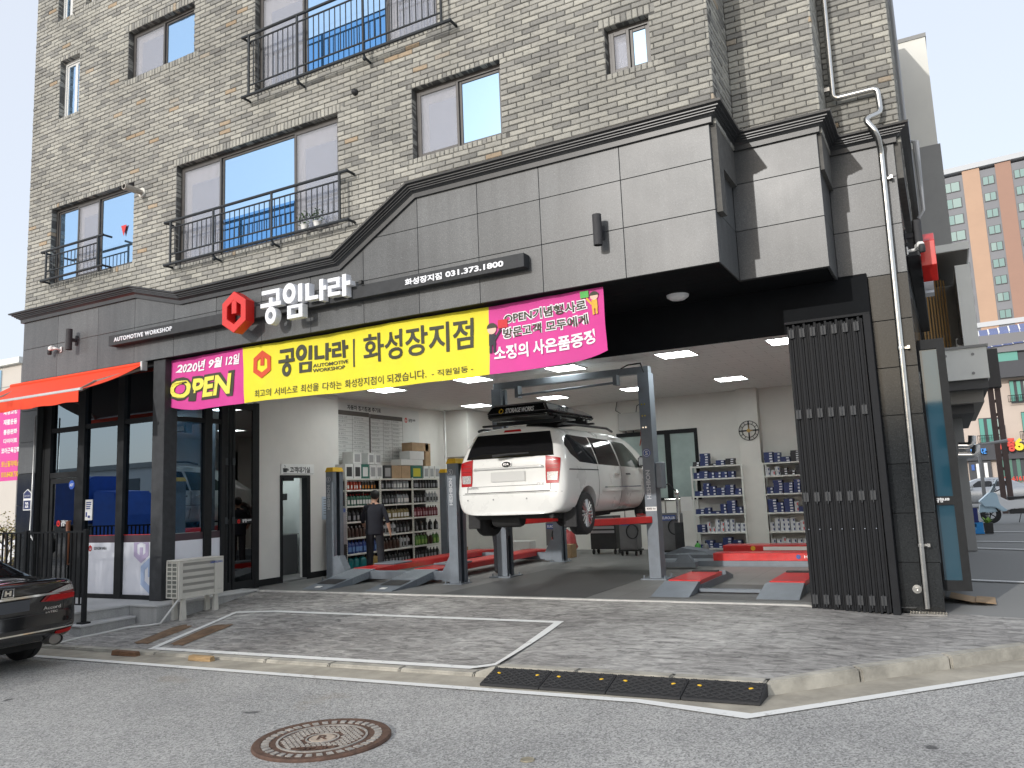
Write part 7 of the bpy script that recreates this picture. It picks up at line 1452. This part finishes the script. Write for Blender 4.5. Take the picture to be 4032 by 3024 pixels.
px_box(2090, 985, 2148, 1062, YR-.3, YR-.02, 'dark_shopfront', KST, rs_); px_box(2108, 1002, 2122, 1045, YR-.4, YR-.31, 'white_poster', WHITE, rs_); px_box(2125, 1000, 2138, 1045, YR-.4, YR-.31, 'white_poster', WHITE, rs_); px_box(2098, 1004, 2106, 1016, YR-.4, YR-.31, 'blue_poster', mm('poster_blue', (.05, .15, .5)), rs_)
px_box(2156, 985, 2330, 1058, YR-.2, YR-.02, 'shop_window_frame', KST, rs_)
for k in range(6): px_box(2158+18*k, 988, 2174+18*k, 1046, YR-.3, YR-.21, 'pane', M('shop_glass', (.10, .2, .16), .15), rs_)
mb = MB(); a, b = PY(2162, 1040, YR-.4), PY(2212, 1028, YR-.4); put_text(mb, '613-6161', a.x, b.x, a.z, b.z, YR-.35, .04); mb.build('phone_letters', M('led_red', (.6, .05, .03)), rs_); px_box(2160, 1049, 2330, 1060, YR-.4, YR-.31, 'yellow_band', mm('band_yellow', (.7, .5, .03)), rs_); px_box(2160, 1052, 2330, 1055, YR-.45, YR-.405, 'red_band', REDS, rs_)
sp = thing('solar_array', 'tilted blue solar panel array on the restaurant roof', 'solar panel', (8, 76, 12)); SOL = M('solar_cell', (.14, .17, .33), .25, .2, .1, 1); a = PY(2098, 757, 74); b = PY(2225, 726, 77)
for r in range(2):
    for k in range(6):
        x0 = a.x+(b.x-a.x)*k/6; x1 = a.x+(b.x-a.x)*(k+.95)/6; z0 = a.z+1.0*r; sl_ = (b.z-a.z)/6*.25*k
        MB().hexa([(x0, 74+1.6*r, z0+sl_), (x1, 74+1.6*r, z0+sl_), (x1, 75.5+1.6*r, z0+.92+sl_), (x0, 75.5+1.6*r, z0+.92+sl_)], [(x0, 73.97+1.6*r, z0+.06+sl_), (x1, 73.97+1.6*r, z0+.06+sl_), (x1, 75.47+1.6*r, z0+.98+sl_), (x0, 75.47+1.6*r, z0+.98+sl_)]).build('panel', SOL, sp); 
        MB().add([(x1, 73.9+1.6*r, z0+.05+sl_), (x1+.1, 73.9+1.6*r, z0+.05+sl_), (x1+.1, 75.4+1.6*r, z0+1.0+sl_), (x1, 75.4+1.6*r, z0+1.0+sl_)], [(0, 1, 2, 3)]).build('frame_bar', WHITE, sp)
MB().box(a.x, b.x, 75, 76.5, a.z-1.2, a.z+.05).build('rack', M('rack_grey', (.3, .3, .3), .6), sp)
# ---- apartment tower
tw = thing('apartment_tower', 'tall apartment tower with orange and salmon wall strips', 'building', (0, 0, 0)); L0 = PY(2042, 700, 155); ang = -.12
PAL = {'g': M('tower_grey', (.22, .225, .24), .85, 0, .05, .3), 'o': M('tower_orange', (.46, .31, .22), .85, 0, .04, .3), 's': M('tower_salmon', (.34, .21, .16), .85, 0, .04, .3), 'w': M('tower_white', (.5, .52, .54), .8)}
FH = 2.9; nf = 17; cols = [('g', 5.2, 1), ('o', 2.6, 0), ('g', 2.3, 2), ('s', 2.3, 0), ('g', 2.2, 2), ('o', 2.2, 0), ('g', 2.4, 2), ('s', 2.5, 0), ('g', 5, 1)]
x = 0; HT = PY(2090, 352, 155).z-.5; ztop = HT; TG = M('tower_glass', (.14, .25, .235), .4, 0, spec=.3); TG2 = M('tower_glass_pale', (.2, .3, .28), .4, spec=.3); TK = M('tower_frame', (.04, .045, .05), .5)
for ci, (c, wd, kind) in enumerate(cols):
    MB().box(x, x+wd, 0+(0 if c == 'g' else -.12), 14, 0, ztop-(1.5 if c == 'g' else 1.0)).build('wall_strip', PAL[c], tw)
    for f in range(nf):
        zb = ztop-4.3-f*FH
        if zb < 2: break
        if kind:
            a, b = (x+.6, x+wd-.5) if kind == 1 else (x+.25, x+wd-.25); h = 1.75 if kind == 1 else 1.5
            w_ = MB().box(a, b, -.12, .0, zb, zb+h).build('window', TK, tw); m_ = (a+b)/2 if kind == 2 else a+(b-a)*.66
            MB().box(a+.12, m_-.06, -.16, -.13, zb+.1, zb+h-.1).build('pane', TG if (f+ci) % 3 else TG2, w_); MB().box(m_+.06, b-.12, -.16, -.13, zb+.1, zb+h-.1).build('pane', TG2 if kind == 1 else TG, w_)
    x += wd
MB().box(-.6, x+.8, -.4, 14.3, ztop-.9, ztop).build('roof_frame', PAL['w'], tw); MB().box(-.3, x, -.3, 0, ztop-4.3-8*FH-1.0, ztop-4.3-8*FH-.2).build('white_band', PAL['w'], tw)
tw.location = (L0.x, 155, -.1); tw.rotation_euler.z = ang
# ---- street things on the right
def mini_car(label, x, y, rz, mat, L_=4.5, H_=1.45, cat='car', grp='cars parked behind the corner'):
    t = thing('parked_car', label, cat, (0, 0, 0), grp); k = L_/4.86; S2 = []
    for (yy, hw, zs, th, zt, zb) in S: S2.append([(x_, yy*k, z_*H_/1.465) for (x_, z_) in prof(hw, zs, th, zt, zb)])
    b_, BV = loft(S2, 'body', mat, t, None, 1)
    for s in (1, -1):
        ax = 'side' if s > 0 else 'left'; decal(BV, [(1.2*k, 1.02), (2.0*k, 1.0), (2.0*k, 1.34), (1.5*k, 1.34)], ax, 'rear_door_window', TINT, t, cell=.3); decal(BV, [(2.08*k, 1.0), (3.15*k, .98), (2.7*k, 1.28), (2.08*k, 1.35)], ax, 'front_door_window', TINT, t, cell=.3)
        for yy in (1.0*k, 3.84*k): wheel(t, s*.79, yy, .32, .32, .21, 5, ALLOY, s)
        decal(BV, [(s*.5, .8), (s*.84, .8), (s*.86, .94), (s*.55, .92)][::s], 'rear', 'tail_lamp', TLR, t, .012, .3); decal(BV, [(s*.45, .6), (s*.78, .62), (s*.74, .74), (s*.5, .72)][::s], 'front', 'headlamp', TLC, t, .012, .3)
        MB().box(s*.95-.09, s*.95+.09, 3.0*k, 3.1*k, .95, 1.1).build('side_mirror', mat, t, bevel=.02)
    decal(BV, [(-.6, 1.08), (.6, 1.08), (.52, 1.36), (-.52, 1.36)], 'rear', 'rear_window', TINT, t, cell=.3); decal(BV, [(-.62, 1.0), (.62, 1.0), (.52, 1.34), (-.52, 1.34)], 'front', 'windscreen', TINT, t, cell=.3)
    t.location = (x, y, -.06); t.rotation_euler.z = rz
SILV = M('car_silver', (.48, .49, .5), .25, .5, coat=.6); WHC = M('car_white', (.7, .7, .7), .25, 0, coat=.6)
mini_car('silver hatchback parked just right of the corner glass bay', 3.6, 46.0, PI/2+.1, SILV); mini_car('white car parked behind the scooter', 6.6, 50.0, PI/2, WHC, 4.4, 1.6); mini_car('white car behind the platform railing at far left', -19.5, 14.5, PI/2+.2, WHC)
sco = thing('scooter', 'white and pale blue scooter with black rear box', 'scooter', (0, 0, 0)); PB = M('scooter_blue', (.42, .58, .68), .25, coat=.5); PW = M('scooter_white', (.72, .73, .74), .3, coat=.4)
for y in (0, 1.32):
    mb = MB(); mb.lathe([(.16, -.05), (.25, -.055), (.29, -.03), (.3, 0), (.29, .03), (.25, .055), (.16, .05)], (0, y, .3), 'x', 28, cap=False); w_ = mb.build('wheel', RUBBER, sco, smooth=True); mb = MB(); mb.lathe([(.17, -.03), (.17, .03)], (0, y, .3), 'x', 24, cap=False)
    for k in range(5): a = 2*PI*k/5; mb.tube([(0, y, .3), (0, y+.17*math.cos(a), .3+.17*math.sin(a))], .018, 6)
    mb.build('rim', BLACK, w_)
def slabx(poly, wd, nm, mt): return MB().prism(poly, 'x', -wd/2, wd/2).build(nm, mt, sco, bevel=.02, seg=2)
slabx([(1.5, .55), (1.62, .72), (1.3, 1.0), (1.12, .98), (1.05, .6), (.85, .4), (1.0, .38), (1.2, .52)], .36, 'front_fairing', PB); slabx([(1.12, .42), (.85, .42), (.3, .5), (-.3, .78), (-.35, .84), (.2, .75), (.8, .72), (1.1, .9)], .3, 'body_panel', PW); slabx([(.8, .3), (.25, .3), (.1, .42), (.8, .5)], .26, 'engine_cover', BLACKP); slabx([(.8, .74), (.1, .8), (-.35, .86), (-.3, .92), (.2, .86), (.5, .84), (.82, .84)], .28, 'seat', BLACKP); slabx([(1.3, .98), (1.05, 1.42), (1.02, 1.42), (1.2, .95)], .3, 'windscreen', M('screen_smoke', (.2, .25, .28), .1)); slabx([(1.5, .62), (1.6, .62), (1.66, .35), (1.1, .36), (1.2, .62)], .12, 'front_mudguard', PB)
MB().tube([(-.35, 1.05, 1.08), (-.1, 1.12, 1.02), (.1, 1.12, 1.02), (.35, 1.05, 1.08)], .018, 8).build('handlebar', BLACKP, sco, smooth=True)
for s in (-1, 1): mb = MB(); mb.tube([(s*.2, 1.1, 1.03), (s*.3, 1.18, 1.2)], .008, 6); mb.sphere((s*.31, 1.18, 1.24), .06, (1, .4, .7), 10); mb.build('mirror', BLACKP, sco)
MB().box(-.28, .28, -.62, -.12, .95, 1.4).build('rear_box', BLACKP, sco, bevel=.03, seg=2); MB().tube([(.17, .3, .35), (.17, -.3, .4)], [.05, .07], 10).build('exhaust', STEEL, sco, smooth=True)
MB().tube([(.1, .45, .3), (.28, .5, .01)], .012, 6).build('side_stand', BLACKP, sco)
sco.location = (2.35, 30.6, -.06); sco.rotation_euler.z = PI/2+.12
t = thing('blue_crate', 'bright blue plastic crate on the pavers under the navy one', 'crate', (.4, 25.4, -.06)); CB1 = M('crate_blue', (.02, .25, .6), .5); CB2 = M('crate_navy', (.01, .02, .14), .5)
def crate(parent, x0, x1, y0, y1, z0, z1, mt):
    w_ = .02; mb = MB(); mb.box(x0, x1, y0, y0+w_, z0, z1-.12); mb.box(x0, x0+.16, y0, y0+w_, z1-.12, z1); mb.box(x1-.16, x1, y0, y0+w_, z1-.12, z1); mb.box(x0+.16, x1-.16, y0, y0+w_, z1-.035, z1); mb.box(x0, x1, y1-w_, y1, z0, z1); mb.box(x0, x0+w_, y0+w_, y1-w_, z0, z1); mb.box(x1-w_, x1, y0+w_, y1-w_, z0, z1); mb.box(x0+w_, x1-w_, y0+w_, y1-w_, z0, z0+w_); mb.box(x0-.01, x1+.01, y0-.01, y0, z0, z0+.04); mb.build('shell', mt, parent)
crate(t, .15, .66, 25.2, 25.55, -.058, .24, CB1); mb = MB(); put_text(mb, '소주', .3, .5, .03, .12, 25.195, .02); mb.build('lettering', M('crate_print', (.2, .55, .85), .5), t)
t = thing('navy_crate', 'navy plastic crate lettered Cass standing on the blue crate', 'crate', (.35, 25.4, .24)); crate(t, .1, .56, 25.2, 25.55, .245, .62, CB2); mb = MB(); put_text(mb, 'Cass', .24, .42, .36, .43, 25.195, .02); mb.build('lettering', TXTW, t)
t = thing('potted_cabbage', 'black square planter with a pale green leafy plant', 'plant', (.76, 25.4, -.058)); mb = MB(); mb.hexa([(.68, 25.25, -.058), (.88, 25.25, -.058), (.88, 25.45, -.058), (.68, 25.45, -.058)], [(.67, 25.24, .22), (.89, 25.24, .22), (.89, 25.46, .22), (.67, 25.46, .22)]); mb.build('pot', BLACKP, t); mb = MB()
for k in range(14): a = random.uniform(0, 6.3); p = Vector((.76, 25.35, .2)); d = Vector((math.cos(a)*.7, math.sin(a)*.5, random.uniform(.4, 1.2))).normalized()*random.uniform(.14, .24); q = d.cross(Vector((0, 0, 1))).normalized()*.06; mb.add([p, p+d*.55+q, p+d, p+d*.55-q], [(0, 1, 2, 3)])
mb.build('leaves', M('cabbage', (.2, .35, .06), .6, 0, .3, 20), t)
POLE = M('pole_brown', (.07, .045, .04), .6, 0, .2, 4)
t = thing('utility_frame', 'dark steel twin-post utility frame with black boxes on top', 'pole', (2.4, 38, -.06))
for u in (2143, 2158): a = PY(u, 870, 38); MB().box(a.x-.1, a.x+.1, 38, 38.2, -.06, a.z+.6).build('post', POLE, t)
a, b = PY(2143, 870, 38), PY(2158, 870, 38)
for k in range(7): MB().box(a.x+.1, b.x-.1, 38.05, 38.15, a.z-k*.55, a.z-k*.55+.12).build('rung', POLE, t)
MB().box(a.x-.3, a.x+.4, 37.8, 38.4, a.z+.6, a.z+2.2).build('equipment_box', BLACKP, t, bevel=.02)
a = PY(2118, 1000, 33); MB().tube([(a.x, 33, -.06), (a.x, 33, PY(2118, 960, 33).z), (a.x+.9, 33, PY(2118, 955, 33).z)], .06, 8).build('gate_post', M('galv', (.3, .3, .3), .5), None, smooth=True)
tag(bpy.data.objects['gate_post'], 'thin grey post bent over at the top in front of the restaurant', 'post')
# ------------------------------------------------------------------ left-hand side
ln = thing('left_neighbour', 'cream low building beyond the left pier', 'building', (-30, 20, -.6)); yl_ = 19.
p, q = PY(-60, 1110, yl_), PY(47, 778, yl_); p2 = PY(20, 790, yl_)
MB().box(p.x-6, q.x, yl_, yl_+8, -.6, p2.z).build('wall', M('cream_panel', (.55, .51, .46), .8, 0, .05, .5), ln); MB().box(p.x-6, q.x+.15, yl_-.2, yl_+8, p2.z, p2.z+.25).build('roof_edge', LGREY, ln)
a, b = PY(-40, 905, yl_), PY(5, 800, yl_); MB().box(a.x, b.x, yl_-.06, yl_-.01, a.z, b.z).build('blue_window', BLUEG, ln)
for k in range(1, 5): MB().box(p.x-6, q.x, yl_-.012, yl_-.002, p2.z-.9*k, p2.z-.9*k+.03).build('panel_joint', MGREY, ln)
pb = thing('pink_banner', 'pink vertical fitness banner hanging left of the building', 'banner', (-20, 12.5, 1)); yb_ = 12.5; a, b = PY(-45, 1040, yb_), PY(44, 872, yb_)
MB().box(a.x, b.x, yb_, yb_+.01, PY(0, 1040, yb_).z, PY(0, 872, yb_).z).build('sheet', M('pink_vinyl', (.65, .06, .3), .6), pb)
for (s, v0, v1, mt) in (('체형교정', 897, 884, TXTW), ('재활운동', 919, 903, TXTW), ('통증완화', 940, 925, TXTW), ('다이어트', 959, 945, TXTW), ('코어근육강화', 981, 964, TXTW), ('토닌필라테스', 1010, 993, YELP), ('010.8408.7302', 1032, 1017, YELP)):
    mb = MB(); c, d = PY(2 if len(s) > 4 else 7, v0, yb_-.01), PY(43 if len(s) > 4 else 37, v1, yb_-.01); put_text(mb, s, c.x, d.x, c.z, d.z, yb_-.006, .03); mb.build('lettering', mt, pb)
MB().box(a.x-.05, b.x+.03, yb_-.02, yb_+.03, PY(0, 872, yb_).z, PY(0, 872, yb_).z+.05).build('top_batten', WHITE, pb); MB().cyl((b.x+.05, yb_+.05, -.6), (b.x+.05, yb_+.05, PY(0, 860, yb_).z), .04, n=10).build('support_pole', M('galv', (.3, .3, .3)), pb)
def tree(name, label, x, y, h, rad, nleaf, mat, seed, z0=-.5):
    random.seed(seed); t = thing(name, label, 'tree', (x, y, z0)); BARK = M('bark', (.12, .09, .065), .9, 0, .3, 8, .4); tips = []
    mb = MB(); mb.tube([(x, y, z0), (x+.05, y, z0+h*.35), (x+.02, y, z0+h*.75)], [.06, .045, .015], 8)
    for k in range(16):
        zz = z0+h*random.uniform(.25, .75); a = random.uniform(0, 6.28); r = rad*random.uniform(.5, 1); e = Vector((x+r*math.cos(a), y+r*math.sin(a), zz+h*random.uniform(.08, .25))); mb.tube([(x+.03, y, zz), Vector((x+.03, y, zz)).lerp(e, .5)+Vector((0, 0, .06)), e], [.02, .013, .005], 6); tips += [e, Vector((x, y, zz)).lerp(e, .6)]
    mb.build('trunk', BARK, t, smooth=True); mb = MB()
    for k in range(nleaf):
        c = random.choice(tips); g_ = max(.16, rad*.2); p = c+Vector((random.gauss(0, g_), random.gauss(0, g_), random.gauss(0, g_*.9))); d = Vector((random.uniform(-1, 1), random.uniform(-1, 1), random.uniform(-.6, .6))).normalized()*random.uniform(.05, .09)*max(1, rad); q = d.cross(Vector((random.uniform(-1, 1), random.uniform(-1, 1), 1))).normalized()*.02*max(1, rad); mb.add([p, p+d*.5+q, p+d, p+d*.5-q], [(0, 1, 2, 3)])
    mb.build('crown', mat, t)
a = PY(14, 1120, 11.5); tree('young_tree', 'young yellowish tree standing behind the railing at far left', a.x, 11.5, 2.2, .7, 900, M('leaf_yellow', (.3, .25, .08), .7, 0, .3, 9), 5, -.5)
a = PY(25, 1140, 14.5); tree('green_shrub', 'small green shrub behind the young tree at far left', a.x, 14.8, 1.9, .9, 900, M('leaf_mid', (.14, .2, .05), .7, 0, .3, 9), 6, -.5)

# ------------------------------------------------------------------ across the road, behind the viewer (seen in the glass and the polished stone)
ow = thing('opposite_works', 'long low white works building across the road behind the viewer', 'building', (-25, -34, -.4))
MB().box(-110, 60, -46, -34, -.6, 5.6).build('wall', M('works_white', (.6, .6, .6), .8, 0, .05, .3), ow); MB().box(-110.3, 60.3, -46.3, -33.7, 5.6, 6.1).build('roof_edge', MGREY, ow)
for k in range(34):
    for z in (.9, 3.3): MB().box(-106+k*4.8, -103.4+k*4.8, -34.02, -33.95, z, z+1.3).build('window', M('works_window', (.05, .07, .09), .15), ow)
for i, (x, y, h, r, s_, lb) in enumerate(((-15.6, -1.6, 6.6, 2.3, 21, 'leafy shade tree added beside the road, left of the viewer'), (-12.4, -3.2, 6.2, 2.2, 22, 'second added leafy shade tree, nearer the viewer'), (3.5, -11, 7.5, 2.4, 23, 'leafy street tree behind the viewer'), (-30, -12, 7, 2.6, 24, 'leafy street tree far to the left of the viewer'), (9, -16, 8, 3, 25, 'tall leafy street tree behind the viewer to the right'))):
    tree('street_tree', lb, x, y, h, r, 10000 if i < 2 else 4200, M('leaf_street', (.07, .12, .03), .65, 0, .3, 9), s_, roadz(x))  # first two are unseen, placed and thickened to shade the office front
    t = [o for o in bpy.data.objects if o.name.startswith('street_tree')][-1]; t['group'] = 'street trees across the road'
random.seed(3)

tk = thing('blue_tarp_truck', 'small truck with blue tarpaulin parked across the road', 'truck', (-36, -6, -.6)); TARP = M('tarp_blue', (.02, .10, .45), .5, 0, .15, 2)
mb = MB(); mb.prism([(-8.2, .95), (-6.0, .95), (-6.0, 3.0), (-6.3, 3.2), (-7.9, 3.2), (-8.2, 3.0)], 'x', -45, -36); mb.build('tarpaulin', TARP, tk, bevel=.08, seg=2); MB().box(-45.2, -35.9, -8.2, -6.0, .35, .95).build('cargo_bed', MGREY, tk)
mb = MB(); mb.prism([(-35.8, .35), (-33.8, .35), (-33.8, 1.3), (-34.2, 2.4), (-35.8, 2.5)], 'y', -8.1, -6.1); mb.build('cab', TARP, tk, bevel=.08, seg=2)
for x in (-34.7, -42, -43.2):
    for y in (-8.0, -6.3): MB().lathe([(.2, -.13), (.42, -.13), (.45, 0), (.42, .13), (.2, .13)], (x, y, -.16), 'y', 20).build('wheel', RUBBER, tk, smooth=True, autos=40)

s2_ = copy_tree(sco); s2_.location = (4.6, 34.5, -.06); s2_.rotation_euler.z = PI/2-.25; s2_['label'] = 'second scooter parked behind the white and pale blue one'
sco['group'] = s2_['group'] = 'scooters in the yard'
# ------------------------------------------------------------------ people
def person(loc, rz, label, P, shirt, trousers, sleeve_end=.0, top=1.7):
    t = thing('person', label, 'person', (0, 0, 0)); V = []; E = []; R = []; MI = {}
    def v(p, r, par=None):
        V.append(p); R.append(r)
        if par is not None: E.append((par, len(V)-1))
        return len(V)-1
    pel = v((0, 0, .93), (.155, .11)); sp = v((0, .0, 1.08), (.145, .1), pel); chs = v((0, -.01, 1.25), (.17, .115), sp); ch2 = v((0, -.02, 1.36), (.14, .09), chs); nk = v((0, -.01, 1.44), (.055, .055), ch2); hb = v((0, .015, 1.50), (.06, .07), nk); hm = v((P.get('hx', 0), .03, 1.58), (.078, .092), hb); ht = v((P.get('hx', 0), .02, 1.665), (.06, .07), hm); nose = v((P.get('hx', 0), .125, 1.565), (.016, .016), hm)
    for s in (-1, 1):
        v((s*.085+P.get('hx', 0), .02, 1.57), (.014, .02), hm)
        sh_ = v((s*.165, -.02, 1.365), (.07, .065), ch2); el = v(P['el%d' % s], (.046, .046), sh_); wr = v(P['wr%d' % s], (.028, .03), el); W_ = Vector(P['wr%d' % s]); D_ = (W_-Vector(P['el%d' % s])).normalized()
        pm = v(tuple(W_+D_*.055), (.018, .034), wr); kn = v(tuple(W_+D_*.09), (.014, .036), pm); side = Vector((0, 1, 0))
        for i, (o_, ln) in enumerate(((-.028, .055), (-.010, .07), (.010, .075), (.028, .068))):
            b0 = W_+D_*.095+side*o_*1.1; f1 = v(tuple(b0+D_*ln*.5), (.0085, .0085), kn); v(tuple(b0+D_*ln+Vector((-s*.015, 0, 0))), (.007, .007), f1)
        th = v(tuple(W_+D_*.05+side*.045), (.011, .011), pm); v(tuple(W_+D_*.085+side*.06+Vector((-s*.01, 0, 0))), (.009, .009), th)
        hp = v((s*.095, 0, .87), (.095, .1), pel); k_ = v(P['kn%d' % s], (.078, .082), hp); an = v(P['an%d' % s], (.062, .068), k_); A = Vector(P['an%d' % s]); hl = v((A.x, A.y-.03, .045), (.045, .045), an); v((A.x+s*.02, A.y+.17, .035), (.045, .03), hl)
    me = bpy.data.meshes.new('body'); me.from_pydata(V, E, []); o = link('body', me, None)
    md = o.modifiers.new('skin', 'SKIN'); ly = me.skin_vertices[0].data
    for i, r in enumerate(R): ly[i].radius = r
    ly[0].use_root = True
    s2 = o.modifiers.new('sub', 'SUBSURF'); s2.levels = 2; s2.render_levels = 2; bpy.context.view_layer.update(); apply_mods(o); me = o.data; o.parent = t
    SK = M('skin', (.5, .3, .21), .55, 0, .06, 20); SHO = M('shoe_black', (.02, .02, .02), .5)
    for q in (SK, shirt, trousers, SHO): me.materials.append(q)
    wr = [Vector(P['wr-1']), Vector(P['wr1'])]; els = [Vector(P['el-1']), Vector(P['el1'])]
    for p in me.polygons:
        c = p.center; p.use_smooth = True
        if c.z > 1.425: p.material_index = 0
        elif c.z < .1: p.material_index = 3
        elif min((c-w_).length for w_ in wr) < .17 or min((c-(w_.lerp(e, .45))).length for w_, e in zip(wr, els)) < sleeve_end: p.material_index = 0
        elif c.z < .93 and abs(c.x) < .22: p.material_index = 2
        else: p.material_index = 1
    hx = P.get('hx', 0); mb = MB(); mb.sphere((hx, -.012, 1.615), .1, (.93, 1.08, 1.0), 18); mb.v = [(x, y if y < .06 else .06+(y-.06)*.3, z if (z > 1.62 or y < -.01) else 1.62-(1.62-z)*.3) for x, y, z in mb.v]; mb.build('hair', M('hair_black', (.012, .011, .011), .6, 0, .3, 60, .3), t, smooth=True)
    mb = MB()
    for s in (-1, 1): mb.sphere((hx+s*.032, .108, 1.595), .011, n=8)
    mb.build('eyes', M('eye_dark', (.05, .04, .04), .3), t); mb = MB(); mb.box(hx-.022, hx+.022, .098, .112, 1.525, 1.533); mb.build('mouth', M('lip', (.4, .16, .13), .5), t)
    mb = MB(); mb.lathe([(.062, 1.415), (.07, 1.43), (.062, 1.452)], (0, -.01, 0), n=16, cap=False); mb.build('collar', shirt, t, smooth=True)
    mb = MB(); vs = []; RG = [(.82, .178, .125), (.86, .188, .135), (1.0, .178, .125), (1.12, .182, .128), (1.26, .205, .14), (1.35, .19, .115), (1.41, .11, .075), (1.435, .068, .066)]
    for (z, a, b) in RG:
        for j in range(20): q = 2*PI*j/20; vs.append((a*math.cos(q)*(1+.02*math.sin(q*5+z*20)), -.01+b*math.sin(q)*(1+.03*math.sin(q*4+z*14)), z))
    mb.add(vs, [(i*20+j, i*20+(j+1) % 20, (i+1)*20+(j+1) % 20, (i+1)*20+j) for i in range(len(RG)-1) for j in range(20)]); mb.build('shirt', shirt, t, smooth=True)
    t.location = loc; t.rotation_euler.z = rz; return t
NAVYC = M('cloth_navy', (.012, .014, .022), .85, 0, .2, 12, .2); NAVYT = M('cloth_dark_trousers', (.014, .015, .02), .85, 0, .2, 12, .2)
person((-10.42, 13.22, 0), .55, 'person in dark work clothes standing with their back to us at the bottle rack', {'hx': .02, 'el1': (.27, -.05, 1.1), 'wr1': (.3, .06, .88), 'el-1': (-.25, .04, 1.09), 'wr-1': (-.2, .2, .95), 'kn1': (.11, .02, .49), 'an1': (.13, -.03, .08), 'kn-1': (-.1, .03, .49), 'an-1': (-.12, .02, .08)}, NAVYC, NAVYT, .09)
person((-7.86, 13.75, 0), -.9, 'person in dark trousers mostly hidden behind the raised van', {'el1': (.27, .02, 1.1), 'wr1': (.24, .2, 1.0), 'el-1': (-.27, .02, 1.1), 'wr-1': (-.24, .2, 1.0), 'kn1': (.1, .02, .49), 'an1': (.11, -.02, .08), 'kn-1': (-.1, .02, .49), 'an-1': (-.11, 0, .08)}, NAVYC, NAVYT, .09)
